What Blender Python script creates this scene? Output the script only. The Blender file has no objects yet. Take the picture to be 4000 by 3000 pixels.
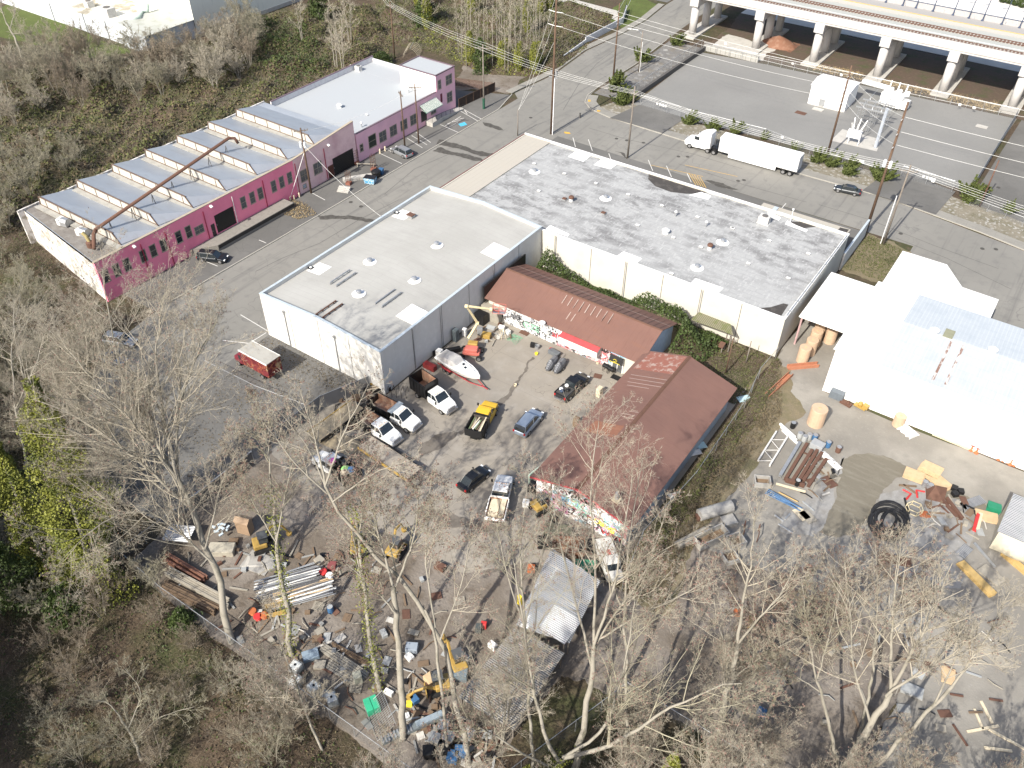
import bpy,math,random
import numpy as np
from mathutils import Vector,Matrix
PI=math.pi
S=bpy.context.scene
COL=S.collection
# ------------------------------------------------------------------ camera, world, sun
FPX,CH=3300.0,76.0
_p,_r,_y=math.radians(41.65),math.radians(.51),math.radians(34.53)
_f=np.array([0,math.cos(_p),-math.sin(_p)]);_x=np.array([1.,0,0]);_u=np.cross(_x,_f)
_X=math.cos(_r)*_x+math.sin(_r)*_u;_Up=-math.sin(_r)*_x+math.cos(_r)*_u
_Rz=np.array([[math.cos(_y),-math.sin(_y),0],[math.sin(_y),math.cos(_y),0],[0,0,1.]])
CX,CU,CF=_Rz@_X,_Rz@_Up,_Rz@_f
CAMP=np.array([0,0,CH])
cd=bpy.data.cameras.new('camera');cam=bpy.data.objects.new('camera',cd);COL.objects.link(cam)
cd.sensor_width=36;cd.lens=36*FPX/4000;cd.clip_end=3000;cd.clip_start=1
cam.matrix_world=Matrix([[CX[0],CU[0],-CF[0],0],[CX[1],CU[1],-CF[1],0],[CX[2],CU[2],-CF[2],CH],[0,0,0,1]])
S.camera=cam
SUN_EL,SUN_AZ=math.radians(39.7),math.radians(182.7)
w=bpy.data.worlds.new('World');S.world=w;w.use_nodes=True
sky=w.node_tree.nodes.new('ShaderNodeTexSky');sky.sky_type='NISHITA';sky.sun_disc=False
sky.sun_elevation=SUN_EL;sky.sun_rotation=SUN_AZ;sky.dust_density=3.
bg=w.node_tree.nodes['Background'];bg.inputs[1].default_value=.135
w.node_tree.links.new(sky.outputs[0],bg.inputs[0])
ld=bpy.data.lights.new('sun','SUN');ld.energy=4.8;ld.angle=math.radians(.55);ld.color=(1,.95,.855)
sun=bpy.data.objects.new('sun',ld);COL.objects.link(sun)
sd=Vector((math.sin(SUN_AZ)*math.cos(SUN_EL),math.cos(SUN_AZ)*math.cos(SUN_EL),math.sin(SUN_EL)))
sun.rotation_euler=sd.to_track_quat('Z','Y').to_euler();sun.location=(0,0,120)
S.view_settings.view_transform='Standard';S.view_settings.look='None';S.view_settings.gamma=1
S.view_settings.exposure=.62
def G(px,py,z=0.):
    """the point at height z seen at photo pixel (px, py), 4000 x 3000"""
    d=CF*FPX+CX*(px-2000)-CU*(py-1500);t=(z-CH)/d[2]
    q=CAMP+d*t;return(float(q[0]),float(q[1]),float(z))
# ------------------------------------------------------------------ materials
MATS={}
def mat(name,base,layers=(),rough=.8,metal=0.,bump=None,spec=.3,alpha=1.,trans=0.):
    """layers: (kind, scale, colour, lo, hi, strength[, opts]) mixed over the base one after another"""
    if name in MATS:return MATS[name]
    m=bpy.data.materials.new(name);m.use_nodes=True;nt=m.node_tree;N=nt.nodes;L=nt.links
    b=N['Principled BSDF'];b.inputs['Roughness'].default_value=rough;b.inputs['Metallic'].default_value=metal
    b.inputs['Specular IOR Level'].default_value=spec
    if alpha<1:b.inputs['Alpha'].default_value=alpha
    if trans:b.inputs['Transmission Weight'].default_value=trans
    tc=N.new('ShaderNodeTexCoord')
    def scaled(s,rot=0):
        mp=N.new('ShaderNodeMapping');L.new(tc.outputs['Object'],mp.inputs[0])
        mp.inputs['Scale'].default_value=s if isinstance(s,(tuple,list))else(s,s,s)
        if rot:mp.inputs['Rotation'].default_value=(0,0,rot)
        return mp.outputs[0]
    def tex(kind,s,o):
        v=scaled(s,o.get('rot',0))
        if o.get('warp'):
            wn=N.new('ShaderNodeTexNoise');wn.inputs['Scale'].default_value=o.get('warps',1.5);L.new(v,wn.inputs[0])
            vm=N.new('ShaderNodeVectorMath');vm.operation='MULTIPLY_ADD'
            L.new(wn.outputs['Color'],vm.inputs[0]);vm.inputs[1].default_value=(o['warp'],)*3;L.new(v,vm.inputs[2]);v=vm.outputs[0]
        if kind=='noise':
            t=N.new('ShaderNodeTexNoise');t.inputs['Scale'].default_value=1;t.inputs['Detail'].default_value=o.get('det',6)
            t.inputs['Roughness'].default_value=o.get('rgh',.6);L.new(v,t.inputs[0]);return t.outputs[0]
        if kind=='cell':
            t=N.new('ShaderNodeTexVoronoi');t.inputs['Scale'].default_value=1;L.new(v,t.inputs[0])
            sp=N.new('ShaderNodeSeparateColor');L.new(t.outputs['Color'],sp.inputs[0]);return sp.outputs[0]
        if kind=='crack':
            t=N.new('ShaderNodeTexVoronoi');t.feature='DISTANCE_TO_EDGE';t.inputs['Scale'].default_value=1;L.new(v,t.inputs[0]);return t.outputs[0]
        if kind=='wave':
            t=N.new('ShaderNodeTexWave');t.inputs['Scale'].default_value=1;t.bands_direction=o.get('dir','X')
            t.inputs['Distortion'].default_value=o.get('dist',0);L.new(v,t.inputs[0]);return t.outputs['Fac']
        if kind=='brick':
            t=N.new('ShaderNodeTexBrick');t.inputs['Scale'].default_value=1;t.inputs['Brick Width'].default_value=o.get('bw',1.)
            t.inputs['Row Height'].default_value=o.get('rh',1.);t.inputs['Mortar Size'].default_value=o.get('ms',.02)
            t.inputs['Mortar Smooth'].default_value=.3;t.offset=o.get('off',.5);L.new(v,t.inputs[0]);return t.outputs['Fac']
    def remap(f,lo,hi,k=1.):
        r=N.new('ShaderNodeMapRange');L.new(f,r.inputs[0]);r.inputs[1].default_value=lo;r.inputs[2].default_value=hi
        r.inputs[3].default_value=0;r.inputs[4].default_value=k;return r.outputs[0]
    cur=None
    for ly in layers:
        kind,s,c,lo,hi,k=ly[:6];o=ly[6]if len(ly)>6 else{}
        f=remap(tex(kind,s,o),lo,hi,k)
        if o.get('mask'):
            ms,ml,mh=o['mask']
            f2=remap(tex('noise',ms,{'det':3}),ml,mh);mu=N.new('ShaderNodeMath');mu.operation='MULTIPLY'
            L.new(f,mu.inputs[0]);L.new(f2,mu.inputs[1]);f=mu.outputs[0]
        mx=N.new('ShaderNodeMix');mx.data_type='RGBA';L.new(f,mx.inputs[0])
        if cur is None:mx.inputs[6].default_value=(*base,1)
        else:L.new(cur,mx.inputs[6])
        mx.inputs[7].default_value=(*c,1);cur=mx.outputs[2]
    if cur is None:b.inputs['Base Color'].default_value=(*base,1)
    else:L.new(cur,b.inputs['Base Color'])
    if bump:
        kind,s,st,dist=bump[:4];o=bump[4]if len(bump)>4 else{}
        bn=N.new('ShaderNodeBump');bn.inputs['Strength'].default_value=st;bn.inputs['Distance'].default_value=dist
        L.new(tex(kind,s,o),bn.inputs['Height']);L.new(bn.outputs[0],b.inputs['Normal'])
    m.diffuse_color=(*base,1);MATS[name]=m;return m
def plain(name,c,rough=.7,metal=0.,var=.25,scale=2.,spec=.3):
    """an ordinary painted or raw surface: base colour with a little dirt and wear"""
    d=tuple(x*(1-var)for x in c);l=tuple(min(1,x*(1+var*.6)+.004)for x in c)
    return mat(name,c,(('noise',scale,d,.45,.75,.8),('noise',scale*4.3,l,.55,.8,.5)),rough,metal,spec=spec)
# ------------------------------------------------------------------ mesh builder
class MB:
    def __init__(s):s.v=[];s.f=[];s.n=0
    def add(s,v,f):
        v=np.asarray(v,float).reshape(-1,3);s.v.append(v);n=s.n
        s.f.extend([tuple(n+i for i in q)for q in f]);s.n+=len(v);return s
    def box(s,x0,x1,y0,y1,z0,z1):
        if x0>x1:x0,x1=x1,x0
        if y0>y1:y0,y1=y1,y0
        if z0>z1:z0,z1=z1,z0
        return s.add([(x0,y0,z0),(x1,y0,z0),(x1,y1,z0),(x0,y1,z0),(x0,y0,z1),(x1,y0,z1),(x1,y1,z1),(x0,y1,z1)],
              [(0,3,2,1),(4,5,6,7),(0,1,5,4),(1,2,6,5),(2,3,7,6),(3,0,4,7)])
    def cbox(s,c,sz,rz=0.,rx=0.,ry=0.):
        m=MB().box(-sz[0]/2,sz[0]/2,-sz[1]/2,sz[1]/2,-sz[2]/2,sz[2]/2)
        R=Matrix.Rotation(rz,3,'Z')@Matrix.Rotation(ry,3,'Y')@Matrix.Rotation(rx,3,'X')
        return s.add(m.v[0]@np.array(R).T+np.array(c),m.f)
    def prism(s,pts,z0,z1):
        n=len(pts);a=sum(pts[i][0]*pts[(i+1)%n][1]-pts[(i+1)%n][0]*pts[i][1]for i in range(n))
        if a<0:pts=pts[::-1]
        v=[(p[0],p[1],z0)for p in pts]+[(p[0],p[1],z1)for p in pts]
        return s.add(v,[tuple(range(n))[::-1],tuple(range(n,2*n))]+[(i,(i+1)%n,n+(i+1)%n,n+i)for i in range(n)])
    def sheet(s,pts,z=None):
        v=[(p[0],p[1],p[2]if z is None else z)for p in pts];n=len(v)
        a=sum(v[i][0]*v[(i+1)%n][1]-v[(i+1)%n][0]*v[i][1]for i in range(n))
        if a<0:v=v[::-1]
        return s.add(v,[tuple(range(n))])
    def quad(s,*p):return s.add(p,[tuple(range(len(p)))])
    def ext(s,prof,a,b,axis='x'):
        """profile of (u, z) points run from a to b along x (u = y) or along y (u = x)"""
        n=len(prof);P=(lambda t,u,z:(t,u,z))if axis=='x' else(lambda t,u,z:(u,t,z))
        v=[P(a,*q)for q in prof]+[P(b,*q)for q in prof]
        f=[tuple(range(n))[::-1],tuple(range(n,2*n))]+[(i,(i+1)%n,n+(i+1)%n,n+i)for i in range(n)]
        return s.add(v,f)
    def tube(s,pts,r,k=6,cap=True):
        pts=np.asarray(pts,float);n=len(pts);r=np.broadcast_to(np.asarray(r,float),(n,))
        t=np.gradient(pts,axis=0);t/=np.linalg.norm(t,axis=1)[:,None]+1e-9
        ref=np.where(np.abs(t[:,2:3])>.9,np.array([[1.,0,0]]),np.array([[0,0,1.]]))
        if n>2:ref=np.broadcast_to(ref[0],t.shape)if abs(t[:,2]).max()<.97 or abs(t[0,2])>.9 else ref
        a=np.cross(t,ref);a/=np.linalg.norm(a,axis=1)[:,None]+1e-9;b=np.cross(t,a)
        an=np.arange(k)*2*PI/k
        v=pts[:,None]+r[:,None,None]*(a[:,None]*np.cos(an)[None,:,None]+b[:,None]*np.sin(an)[None,:,None])
        f=[(i*k+j,i*k+(j+1)%k,(i+1)*k+(j+1)%k,(i+1)*k+j)for i in range(n-1)for j in range(k)]
        if cap:f+=[tuple(range(k))[::-1],tuple((n-1)*k+j for j in range(k))]
        return s.add(v.reshape(-1,3),f)
    def cyl(s,x,y,z0,z1,r,k=12,r1=None):return s.tube([(x,y,z0),(x,y,z1)],[r,r if r1 is None else r1],k)
    def hcyl(s,a,b,r,k=12):return s.tube([a,b],r,k)
    def lathe(s,prof,c=(0,0,0),k=14):
        an=np.arange(k)*2*PI/k;n=len(prof)
        v=[(c[0]+r*math.cos(q),c[1]+r*math.sin(q),c[2]+z)for r,z in prof for q in an]
        f=[(i*k+j,i*k+(j+1)%k,(i+1)*k+(j+1)%k,(i+1)*k+j)for i in range(n-1)for j in range(k)]
        return s.add(v,f+[tuple(range(k))[::-1],tuple((n-1)*k+j for j in range(k))])
    def loft(s,secs,cap=True):
        k=len(secs[0]);n=len(secs)
        f=[(i*k+j,i*k+(j+1)%k,(i+1)*k+(j+1)%k,(i+1)*k+j)for i in range(n-1)for j in range(k)]
        if cap:f+=[tuple(range(k))[::-1],tuple((n-1)*k+j for j in range(k))]
        return s.add(np.array(secs,float).reshape(-1,3),f)
    def xf(s,rz=0.,loc=(0,0,0)):
        R=np.array(Matrix.Rotation(rz,3,'Z'));s.v=[v@R.T+np.array(loc)for v in s.v];return s
    def mesh(s,name,m,smooth=False):
        me=bpy.data.meshes.new(name)
        me.from_pydata(np.concatenate(s.v).tolist(),[],s.f);me.materials.append(m)
        if smooth:me.shade_smooth()
        return me
    def build(s,name,m,parent=None,smooth=False,bevel=0.,world=False,label=None):
        o=bpy.data.objects.new(name,s.mesh(name,m,smooth));COL.objects.link(o)
        if parent is not None:
            o.parent=parent
            if world:o.location=-parent.location
        if bevel:
            md=o.modifiers.new('bevel','BEVEL');md.width=bevel;md.segments=2;md.limit_method='ANGLE'
        if label:o['label']=label
        return o
def np_mesh(name,V,F,m,smooth=False):
    """fast mesh from arrays; F of shape (n, 3) or (n, 4)"""
    me=bpy.data.meshes.new(name);n,k=F.shape
    me.vertices.add(len(V));me.vertices.foreach_set('co',np.asarray(V,np.float32).ravel())
    me.loops.add(n*k);me.loops.foreach_set('vertex_index',F.astype(np.int32).ravel())
    me.polygons.add(n);me.polygons.foreach_set('loop_start',np.arange(0,n*k,k,dtype=np.int32))
    me.update(calc_edges=True);me.materials.append(m)
    if smooth:me.shade_smooth()
    return me
def T(name,label,cat,loc=(0,0,0),rz=0.,group=None):
    o=bpy.data.objects.new(name,None);COL.objects.link(o);o.empty_display_size=.3
    o.location=(loc[0],loc[1],loc[-1]);o.rotation_euler=(0,0,rz);o['label']=label;o['category']=cat
    if group:o['group']=group
    return o
def tag(o,label,cat,group=None,kind=None):
    o['label']=label;o['category']=cat
    if group:o['group']=group
    if kind:o['kind']=kind
    return o
def struct(name,mb,m,smooth=False):
    o=mb.build(name,m,smooth=smooth);o['kind']='structure';return o
def copy_tree(o,parent=None,loc=None,rz=None,label=None,scale=None):
    c=o.copy();COL.objects.link(c);c.parent=parent
    if loc is not None:c.location=loc
    if rz is not None:c.rotation_euler=(0,0,rz)
    if label:c['label']=label
    if scale is not None:c.scale=(scale,)*3 if not isinstance(scale,tuple)else scale
    for ch in o.children:copy_tree(ch,c)
    return c
# ------------------------------------------------------------------ common surfaces
asphalt_old=mat('street_asphalt',(.19,.184,.168),(('noise',.06,(.228,.22,.2),.4,.65,.8),('noise',.5,(.14,.136,.13),.52,.72,.6),
    ('noise',9,(.29,.285,.27),.6,.8,.4),('crack',(.16,.16,.16),(.10,.098,.095),.012,.0,.55,{'warp':.9,'mask':(.03,.42,.55)}),
    ('noise',(.9,.035,1),(.105,.103,.1),.54,.7,.6)),.92)
asphalt_dark=mat('apron_asphalt',(.115,.112,.106),(('noise',.12,(.15,.146,.138),.4,.65,.9),('noise',1.3,(.10,.098,.096),.55,.75,.6),
    ('noise',10,(.2,.195,.19),.62,.8,.4),('crack',.35,(.07,.07,.068),.015,0,.6,{'warp':.6,'mask':(.08,.45,.6)})),.93)
concrete_yard=mat('yard_concrete',(.265,.238,.2),(('noise',.1,(.2,.183,.162),.42,.68,.9),('noise',.45,(.32,.3,.27),.5,.75,.6),
    ('noise',2.2,(.15,.135,.12),.6,.78,.5),('brick',1,(.11,.1,.09),.5,1,.6,{'bw':6.,'rh':5.,'ms':.02,'off':0.}),
    ('crack',.5,(.07,.06,.05),.014,0,.8,{'warp':1.,'mask':(.11,.5,.56)}),('noise',11,(.34,.32,.29),.64,.8,.4)),.9)
dirt=mat('dirt',(.14,.117,.094),(('noise',.15,(.225,.2,.175),.42,.64,.9),('noise',.8,(.085,.066,.05),.52,.72,.8),
    ('noise',4,(.24,.2,.165),.58,.75,.6),('noise',14,(.06,.048,.038),.6,.75,.6)),.97,bump=('noise',3,.6,.15))
leaf_floor=mat('forest_floor',(.075,.054,.036),(('noise',.1,(.05,.06,.022),.45,.62,.8),('noise',.6,(.12,.088,.06),.5,.7,.8),
    ('noise',3.5,(.032,.026,.018),.52,.7,.8),('noise',12,(.18,.135,.1),.6,.74,.6)),.97,bump=('noise',2.2,.8,.3))
gravel_grey=mat('substation_gravel',(.19,.188,.18),(('noise',.07,(.22,.218,.208),.4,.65,.7),('noise',1,(.18,.18,.176),.5,.7,.5),
    ('noise',16,(.3,.3,.29),.55,.75,.6),('noise',22,(.11,.11,.11),.55,.7,.5)),.95,bump=('noise',12,.4,.05))
pale_yard=mat('pale_gravel_yard',(.2,.187,.165),(('noise',.09,(.29,.272,.24),.42,.64,.9),('noise',.4,(.17,.16,.145),.5,.72,.6),
    ('noise',2.5,(.3,.29,.27),.58,.75,.6),('noise',12,(.12,.115,.1),.6,.76,.5)),.96,bump=('noise',4,.4,.1))
grass_m=mat('rough_grass',(.18,.15,.1),(('noise',.3,(.13,.12,.065),.45,.62,.9),('noise',1.4,(.21,.17,.105),.5,.7,.8),
    ('noise',8,(.05,.055,.022),.55,.72,.6)),.97,bump=('noise',5,.7,.15))
lawn_m=mat('green_lawn',(.075,.095,.025),(('noise',.3,(.09,.12,.03),.45,.62,.9),('noise',2,(.16,.13,.06),.55,.7,.6),
    ('noise',9,(.04,.06,.018),.55,.72,.6)),.97,bump=('noise',5,.6,.15))
conc_pale=mat('pale_concrete',(.42,.405,.375),(('noise',.6,(.33,.315,.29),.45,.7,.8),('noise',6,(.5,.485,.45),.55,.75,.5)),.88)
paint_white=plain('road_paint',(.62,.61,.58),.8,var=.3,scale=5)
paint_yellow=plain('yellow_paint',(.6,.36,.06),.75,var=.3)
steel=plain('galvanised_steel',(.42,.43,.44),.45,.6)
black_p=plain('black_paint',(.015,.015,.016),.35,0,.3)
dark_gl=mat('window_glass',(.02,.026,.03),(),.08,0.,spec=.9)
rubber=plain('tyre_rubber',(.02,.02,.02),.85)
chrome=plain('wheel_metal',(.5,.5,.51),.3,.8)
wood_pole=mat('pole_wood',(.12,.075,.05),(('noise',(6,6,.5),(.06,.04,.03),.45,.65,.8),('noise',(9,9,.7),(.2,.14,.1),.55,.7,.7)),.9)
wood_grey=mat('grey_pole_wood',(.2,.175,.15),(('noise',(6,6,.5),(.12,.1,.085),.45,.65,.8),),.9)
white_paint=plain('white_paint',(.72,.72,.7),.45,var=.12)
# ------------------------------------------------------------------ ground, roads, yards
_rj=random.Random(77)
def rough(pts,a=.5,n=4):
    P=[(p[0],p[1])for p in pts]
    for _ in range(n):
        Q=[]
        for i,p in enumerate(P):
            q=P[(i+1)%len(P)];L=math.hypot(q[0]-p[0],q[1]-p[1]);Q.append(p)
            if L>.5:k=min(a,L*.13);Q.append(((p[0]+q[0])/2+_rj.uniform(-k,k),(p[1]+q[1])/2+_rj.uniform(-k,k)))
        P=Q;a*=.62
    return P
ROUGH={'dirt_yard','gravel_yard','fence_strip','overgrown_strip','muddy_track','dusty_ground','grass_verge','damp_patch','brown_yard','warehouse_lawn','hillside_lawn','pale_patch','under_viaduct'}
def zone(name,pts,z,m):
    if name in ROUGH:pts=rough(pts,1.1 if name!='damp_patch' else.5,5)
    return struct(name,MB().sheet([(p[0],p[1])for p in pts],z),m)
R4=lambda x0,y0,x1,y1:[(x0,y0),(x1,y0),(x1,y1),(x0,y1)]
struct('ground',MB().box(-1500,1500,-600,2600,-.6,0),leaf_floor)
zone('alley_street',[(-101,52),(-99,42),(-91,34),(-83.2,29),(-82.6,137.4),(-90,137.4),(-90,150),(-101,148),(-101,141)],.012,asphalt_old)
zone('cross_street',[(-90,137.4),(-13.6,137.4),(-13.4,110),(420,110),(420,143),(5,146),(-22,151),(-62,150.4),(-84.9,152.3),(-88.8,156.5),(-90,165)],.016,asphalt_old)
zone('hill_road',[(-101,148),(-90,150),(-90,165),(-89.6,180),(-91,199),(-92,219),(-88,330),(-106,330),(-103.4,223),(-101.8,209),(-102,196),(-103.4,181),(-101.8,164),(-103.2,150)],.020,asphalt_old)
zone('driveway',[(-83.2,29),(-74,27),(-65.7,28),(-65.7,59),(-61,59.2),(-83.2,59.2)],.016,asphalt_dark)
zone('parking_apron',[(-108.8,53),(-101,53),(-101,141),(-103.2,148.8),(-118,142.5),(-108.8,136)],.016,asphalt_dark)
zone('cross_street_parking',[(-84,123.4),(-21.6,123.4),(-21.6,137.2),(-84,137.6)],.018,asphalt_dark)
zone('concrete_yard',[(-65.7,38),(-35,38),(-22,44),(-22,95.8),(-60.8,95.8),(-60.8,59),(-65.7,59)],.014,concrete_yard)
zone('dirt_yard',[(-65.7,22),(-20,22),(-20,38),(-8,40.5),(8,40.5),(8,62),(-20,60),(-24,50),(-36,42),(-50,40.5),(-65.7,43)],.022,dirt)
zone('gravel_yard',[(-20.6,60),(8,62),(8,40.5),(90,40.5),(90,93.4),(-13.4,93.4),(-13.4,112),(-21,112)],.010,pale_yard)
zone('substation_gravel',[(-79,158),(-67.8,159.9),(-49.4,161.2),(-34.5,161.5),(-10.6,162.5),(-9.6,201),(-64,198.6),(-80.4,196.6)],.024,gravel_grey)
zone('grass_verge',[(-21.2,123.5),(-14.6,123.2),(-8,126.8),(-13.4,135.4),(-21.2,137)],.03,grass_m)
zone('far_yard',[(-9.6,152),(160,150),(160,204),(-8.6,204)],.010,asphalt_dark)
zone('overgrown_strip',[(-34,88),(-21.6,88),(-21.6,95.8),(-60.2,95.8),(-60.2,91)],.02,grass_m)
zone('fence_strip',[(-22,50),(-14.5,50),(-15.8,70),(-13.8,88),(-18.5,95),(-21.6,96)],.026,grass_m)
zone('warehouse_lawn',[(-240,100),(-196,108),(-191,116.6),(-222,118.4),(-250,124)],.02,lawn_m)
zone('hillside_lawn',[(-104,200),(-104,222),(-116,226),(-112,204)],.02,lawn_m)
pv=mat('pavement',(.25,.24,.215),(('noise',.3,(.2,.19,.17),.45,.7,.8),('noise',5,(.31,.3,.27),.55,.75,.5),('brick',1,(.14,.13,.12),.5,1,.6,{'bw':1.6,'rh':1.6,'off':0.,'ms':.015})),.9)
curb=plain('kerb_stone',(.33,.315,.28),.9)
def strip(name,pts,wd,z0,z1,m,side=1):
    """a raised strip of width wd along a polyline"""
    b=MB();P=[np.array(p[:2],float)for p in pts]
    nrm=[]
    for i in range(len(P)):
        d=P[min(i+1,len(P)-1)]-P[max(i-1,0)];d/=np.linalg.norm(d);nrm.append(np.array([-d[1],d[0]])*side)
    for i in range(len(P)-1):
        a,c,d_,e=P[i],P[i+1],P[i+1]+nrm[i+1]*wd,P[i]+nrm[i]*wd
        b.prism([tuple(a),tuple(c),tuple(d_),tuple(e)],z0,z1)
    return struct(name,b,m)
strip('kerb',[(-101.2,56),(-101,80),(-101,128),(-101,141),(-103.2,149.2)],.22,-.1,.13,curb,1)
strip('kerb',[(5,146),(-5.4,148.4),(-22,151),(-36.6,150.6),(-62,150.4),(-80,151.2),(-85.2,152.4),(-88.2,155),(-89.6,158.5),(-90,165),(-89.6,180),(-91,199)],.2,-.1,.15,curb,-1)
strip('pavement',[(60,143),(5,146.2),(-5.4,148.6),(-22,151.2),(-36.6,150.8),(-62,150.6),(-80,151.4),(-85,152.7),(-88,155.3),(-89.4,158.7)],2.2,-.1,.12,pv,-1)
strip('verge',[(60,145.2),(5.4,148.4),(-5,150.8),(-21.7,153.4),(-36.6,153),(-62,152.8),(-79.6,153.6),(-84,154.9)],6.4,-.1,.09,mat('rocky_verge',(.2,.18,.14),(('noise',.4,(.13,.12,.08),.45,.65,.8),('noise',3,(.3,.285,.25),.55,.7,.8),('cell',2.5,(.36,.35,.33),.78,.9,.7)),.95,bump=('cell',2.2,.6,.15)),-1)
zone('rock_slope',[(-88.9,160),(-80.6,160),(-80.6,199),(-90,199),(-89,181)],.13,mat('rock_slope',(.24,.235,.225),(('cell',1.3,(.34,.33,.31),.5,.9,.8),('cell',1.1,(.12,.115,.11),.0,.3,.7),('noise',.4,(.2,.16,.1),.5,.7,.5)),.95,bump=('cell',1.3,1.,.4)))
zone('hill_driveway',[(-88.9,167),(-80.7,160.8),(-80.7,169),(-88.9,172)],.14,asphalt_dark)
zone('gate_driveway',[(-79.6,151),(-67.2,151),(-66.6,160.2),(-77.7,160.6)],.16,asphalt_dark)
zone('gate_driveway',[(-26.5,151),(-13.2,150),(-12.4,160.6),(-24.6,163)],.16,asphalt_dark)
strip('pavement',[(-103.6,149.5),(-102.2,164),(-103.8,181),(-102.2,196),(-102.1,209),(-103.8,223)],1.8,-.1,.13,pv,1)
zone('brown_yard',[(-118,142.6),(-104,149),(-106,160),(-110,165),(-122,156)],.02,dirt)
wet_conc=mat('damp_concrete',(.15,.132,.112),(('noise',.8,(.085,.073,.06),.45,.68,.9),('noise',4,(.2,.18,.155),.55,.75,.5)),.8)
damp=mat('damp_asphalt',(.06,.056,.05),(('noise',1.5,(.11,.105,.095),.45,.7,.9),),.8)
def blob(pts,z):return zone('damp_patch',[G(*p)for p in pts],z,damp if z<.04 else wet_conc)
# ------------------------------------------------------------------ buildings
wall_white=mat('white_tilt_up_wall',(.6,.595,.57),(('noise',(.5,.5,.12),(.54,.52,.48),.5,.74,.7),('noise',(2.5,2.5,.15),(.36,.34,.3),.62,.8,.6),
    ('noise',1.2,(.72,.71,.68),.5,.75,.5),('noise',(7,7,1),(.3,.28,.25),.68,.82,.5)),.9)
wall_cream=mat('cream_tilt_up_wall',(.52,.5,.44),(('noise',(.25,.25,.3),(.43,.41,.34),.5,.7,.7),('noise',(1.6,1.6,.2),(.48,.45,.37),.6,.8,.6)),.9)
coping=plain('pale_metal_coping',(.5,.56,.6),.5,.2)
dark_line=plain('dark_joint',(.12,.115,.11),.8)
roof_grey=mat('grey_cap_sheet_roof',(.33,.325,.305),(('noise',.12,(.38,.375,.355),.42,.66,.9),('noise',(.12,.5,1),(.26,.255,.24),.54,.74,.5),
    ('brick',1,(.28,.275,.265),.4,1,.6,{'bw':8,'rh':1.,'ms':.03,'rot':0}),('noise',3,(.4,.39,.37),.55,.75,.4)),.85)
roof_patchy=mat('weathered_coated_roof',(.33,.335,.335),(('noise',(.32,.6,.5),(.15,.15,.152),.45,.62,.85,{'warp':.25,'warps':6,'mask':(.05,.36,.52)}),
    ('noise',(.9,1.6,1),(.13,.13,.13),.55,.68,.75,{'warp':.6,'mask':(.05,.45,.58)}),('brick',1,(.27,.27,.27),.3,1,.5,{'bw':3.2,'rh':1.05,'ms':.09,'warp':.5,'warps':2}),
    ('noise',(3.5,1.2,1),(.45,.45,.45),.54,.7,.7,{'warp':.5}),('noise',7,(.24,.24,.24),.6,.75,.5)),.9)
roof_beige=mat('beige_rolled_roof',(.38,.355,.31),(('brick',1,(.3,.28,.25),.4,1,.7,{'bw':8,'rh':.9,'ms':.03,'rot':PI/2}),('noise',.6,(.38,.35,.3),.5,.72,.7)),.9)
patch_white=plain('fresh_white_roof_patch',(.82,.82,.8),.6,var=.05)
tar=mat('bare_tar',(.055,.05,.047),(('noise',.8,(.12,.11,.1),.5,.7,.8),('noise',5,(.03,.03,.028),.55,.72,.6)),.85)
red_trim=plain('red_trim',(.17,.07,.065),.7)
rust_metal=plain('rusty_metal',(.13,.07,.05),.85,.1)
def vent(loc,kind,label,group=None):
    t=T('roof_vent',label,'vent',loc,0,group)
    if kind=='disc':
        MB().lathe([(1.0,0),(.98,.03),(.3,.035)],k=20).build('flashing',patch_white,t)
        MB().lathe([(.28,.0),(.28,.35),(.42,.4),(.42,.5),(.15,.62)],k=14).build('cowl',steel,t)
    elif kind=='turbine':
        MB().lathe([(.32,0),(.3,.35),(.24,.45)],k=14).build('collar',white_paint,t)
        MB().lathe([(.24,.45),(.42,.55),(.46,.75),(.36,.92),(.1,1.0)],k=16).build('turbine',rust_metal,t)
    elif kind=='mushroom':
        MB().lathe([(.5,0),(.5,.12),(.28,.14),(.28,.5)],k=14).build('collar',white_paint,t)
        MB().lathe([(.28,.5),(.62,.5),(.6,.62),(.3,.8),(.05,.85)],k=16).build('cowl',white_paint,t)
    elif kind=='stack':
        MB().lathe([(.1,0),(.1,.8)],k=10).build('pipe',steel,t)
        MB().lathe([(.22,.8),(.24,.9),(.2,1.02),(.05,1.1)],k=12).build('cap',white_paint,t)
    elif kind=='box':
        MB().box(-.32,.32,-.2,.2,0,.14).build('kerb_frame',steel,t)
        MB().box(-.3,.3,-.18,.18,.14,.2).build('lid',white_paint,t)
    elif kind=='rust':
        MB().box(-.35,.35,-.3,.3,0,.22).build('kerb_frame',steel,t)
        MB().box(-.33,.33,-.28,.28,.22,.34).build('lid',rust_metal,t)
    return t
def ac_unit(loc,label,sz=(1.6,1.2,1.1),rz=0):
    t=T('rooftop_air_unit',label,'air conditioner',loc,rz)
    x,y,z=sz
    MB().box(-x/2,x/2,-y/2,y/2,.12,z).build('cabinet',plain('unit_grey',(.5,.49,.47),.6),t,bevel=.03)
    MB().box(-x/2-.1,x/2+.1,-y/2+.1,y/2-.1,0,.117).build('curb',white_paint,t)
    MB().lathe([(min(x,y)*.36,z),(min(x,y)*.36,z+.08),(.1,z+.1)],k=16).build('fan_guard',dark_line,t)
    g=MB()
    for i in range(6):g.box(-x/2-.02,-x/2,-y/2+.08,y/2-.08,.25+i*.12,.31+i*.12)
    g.build('louvre',dark_line,t)
    return t
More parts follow.
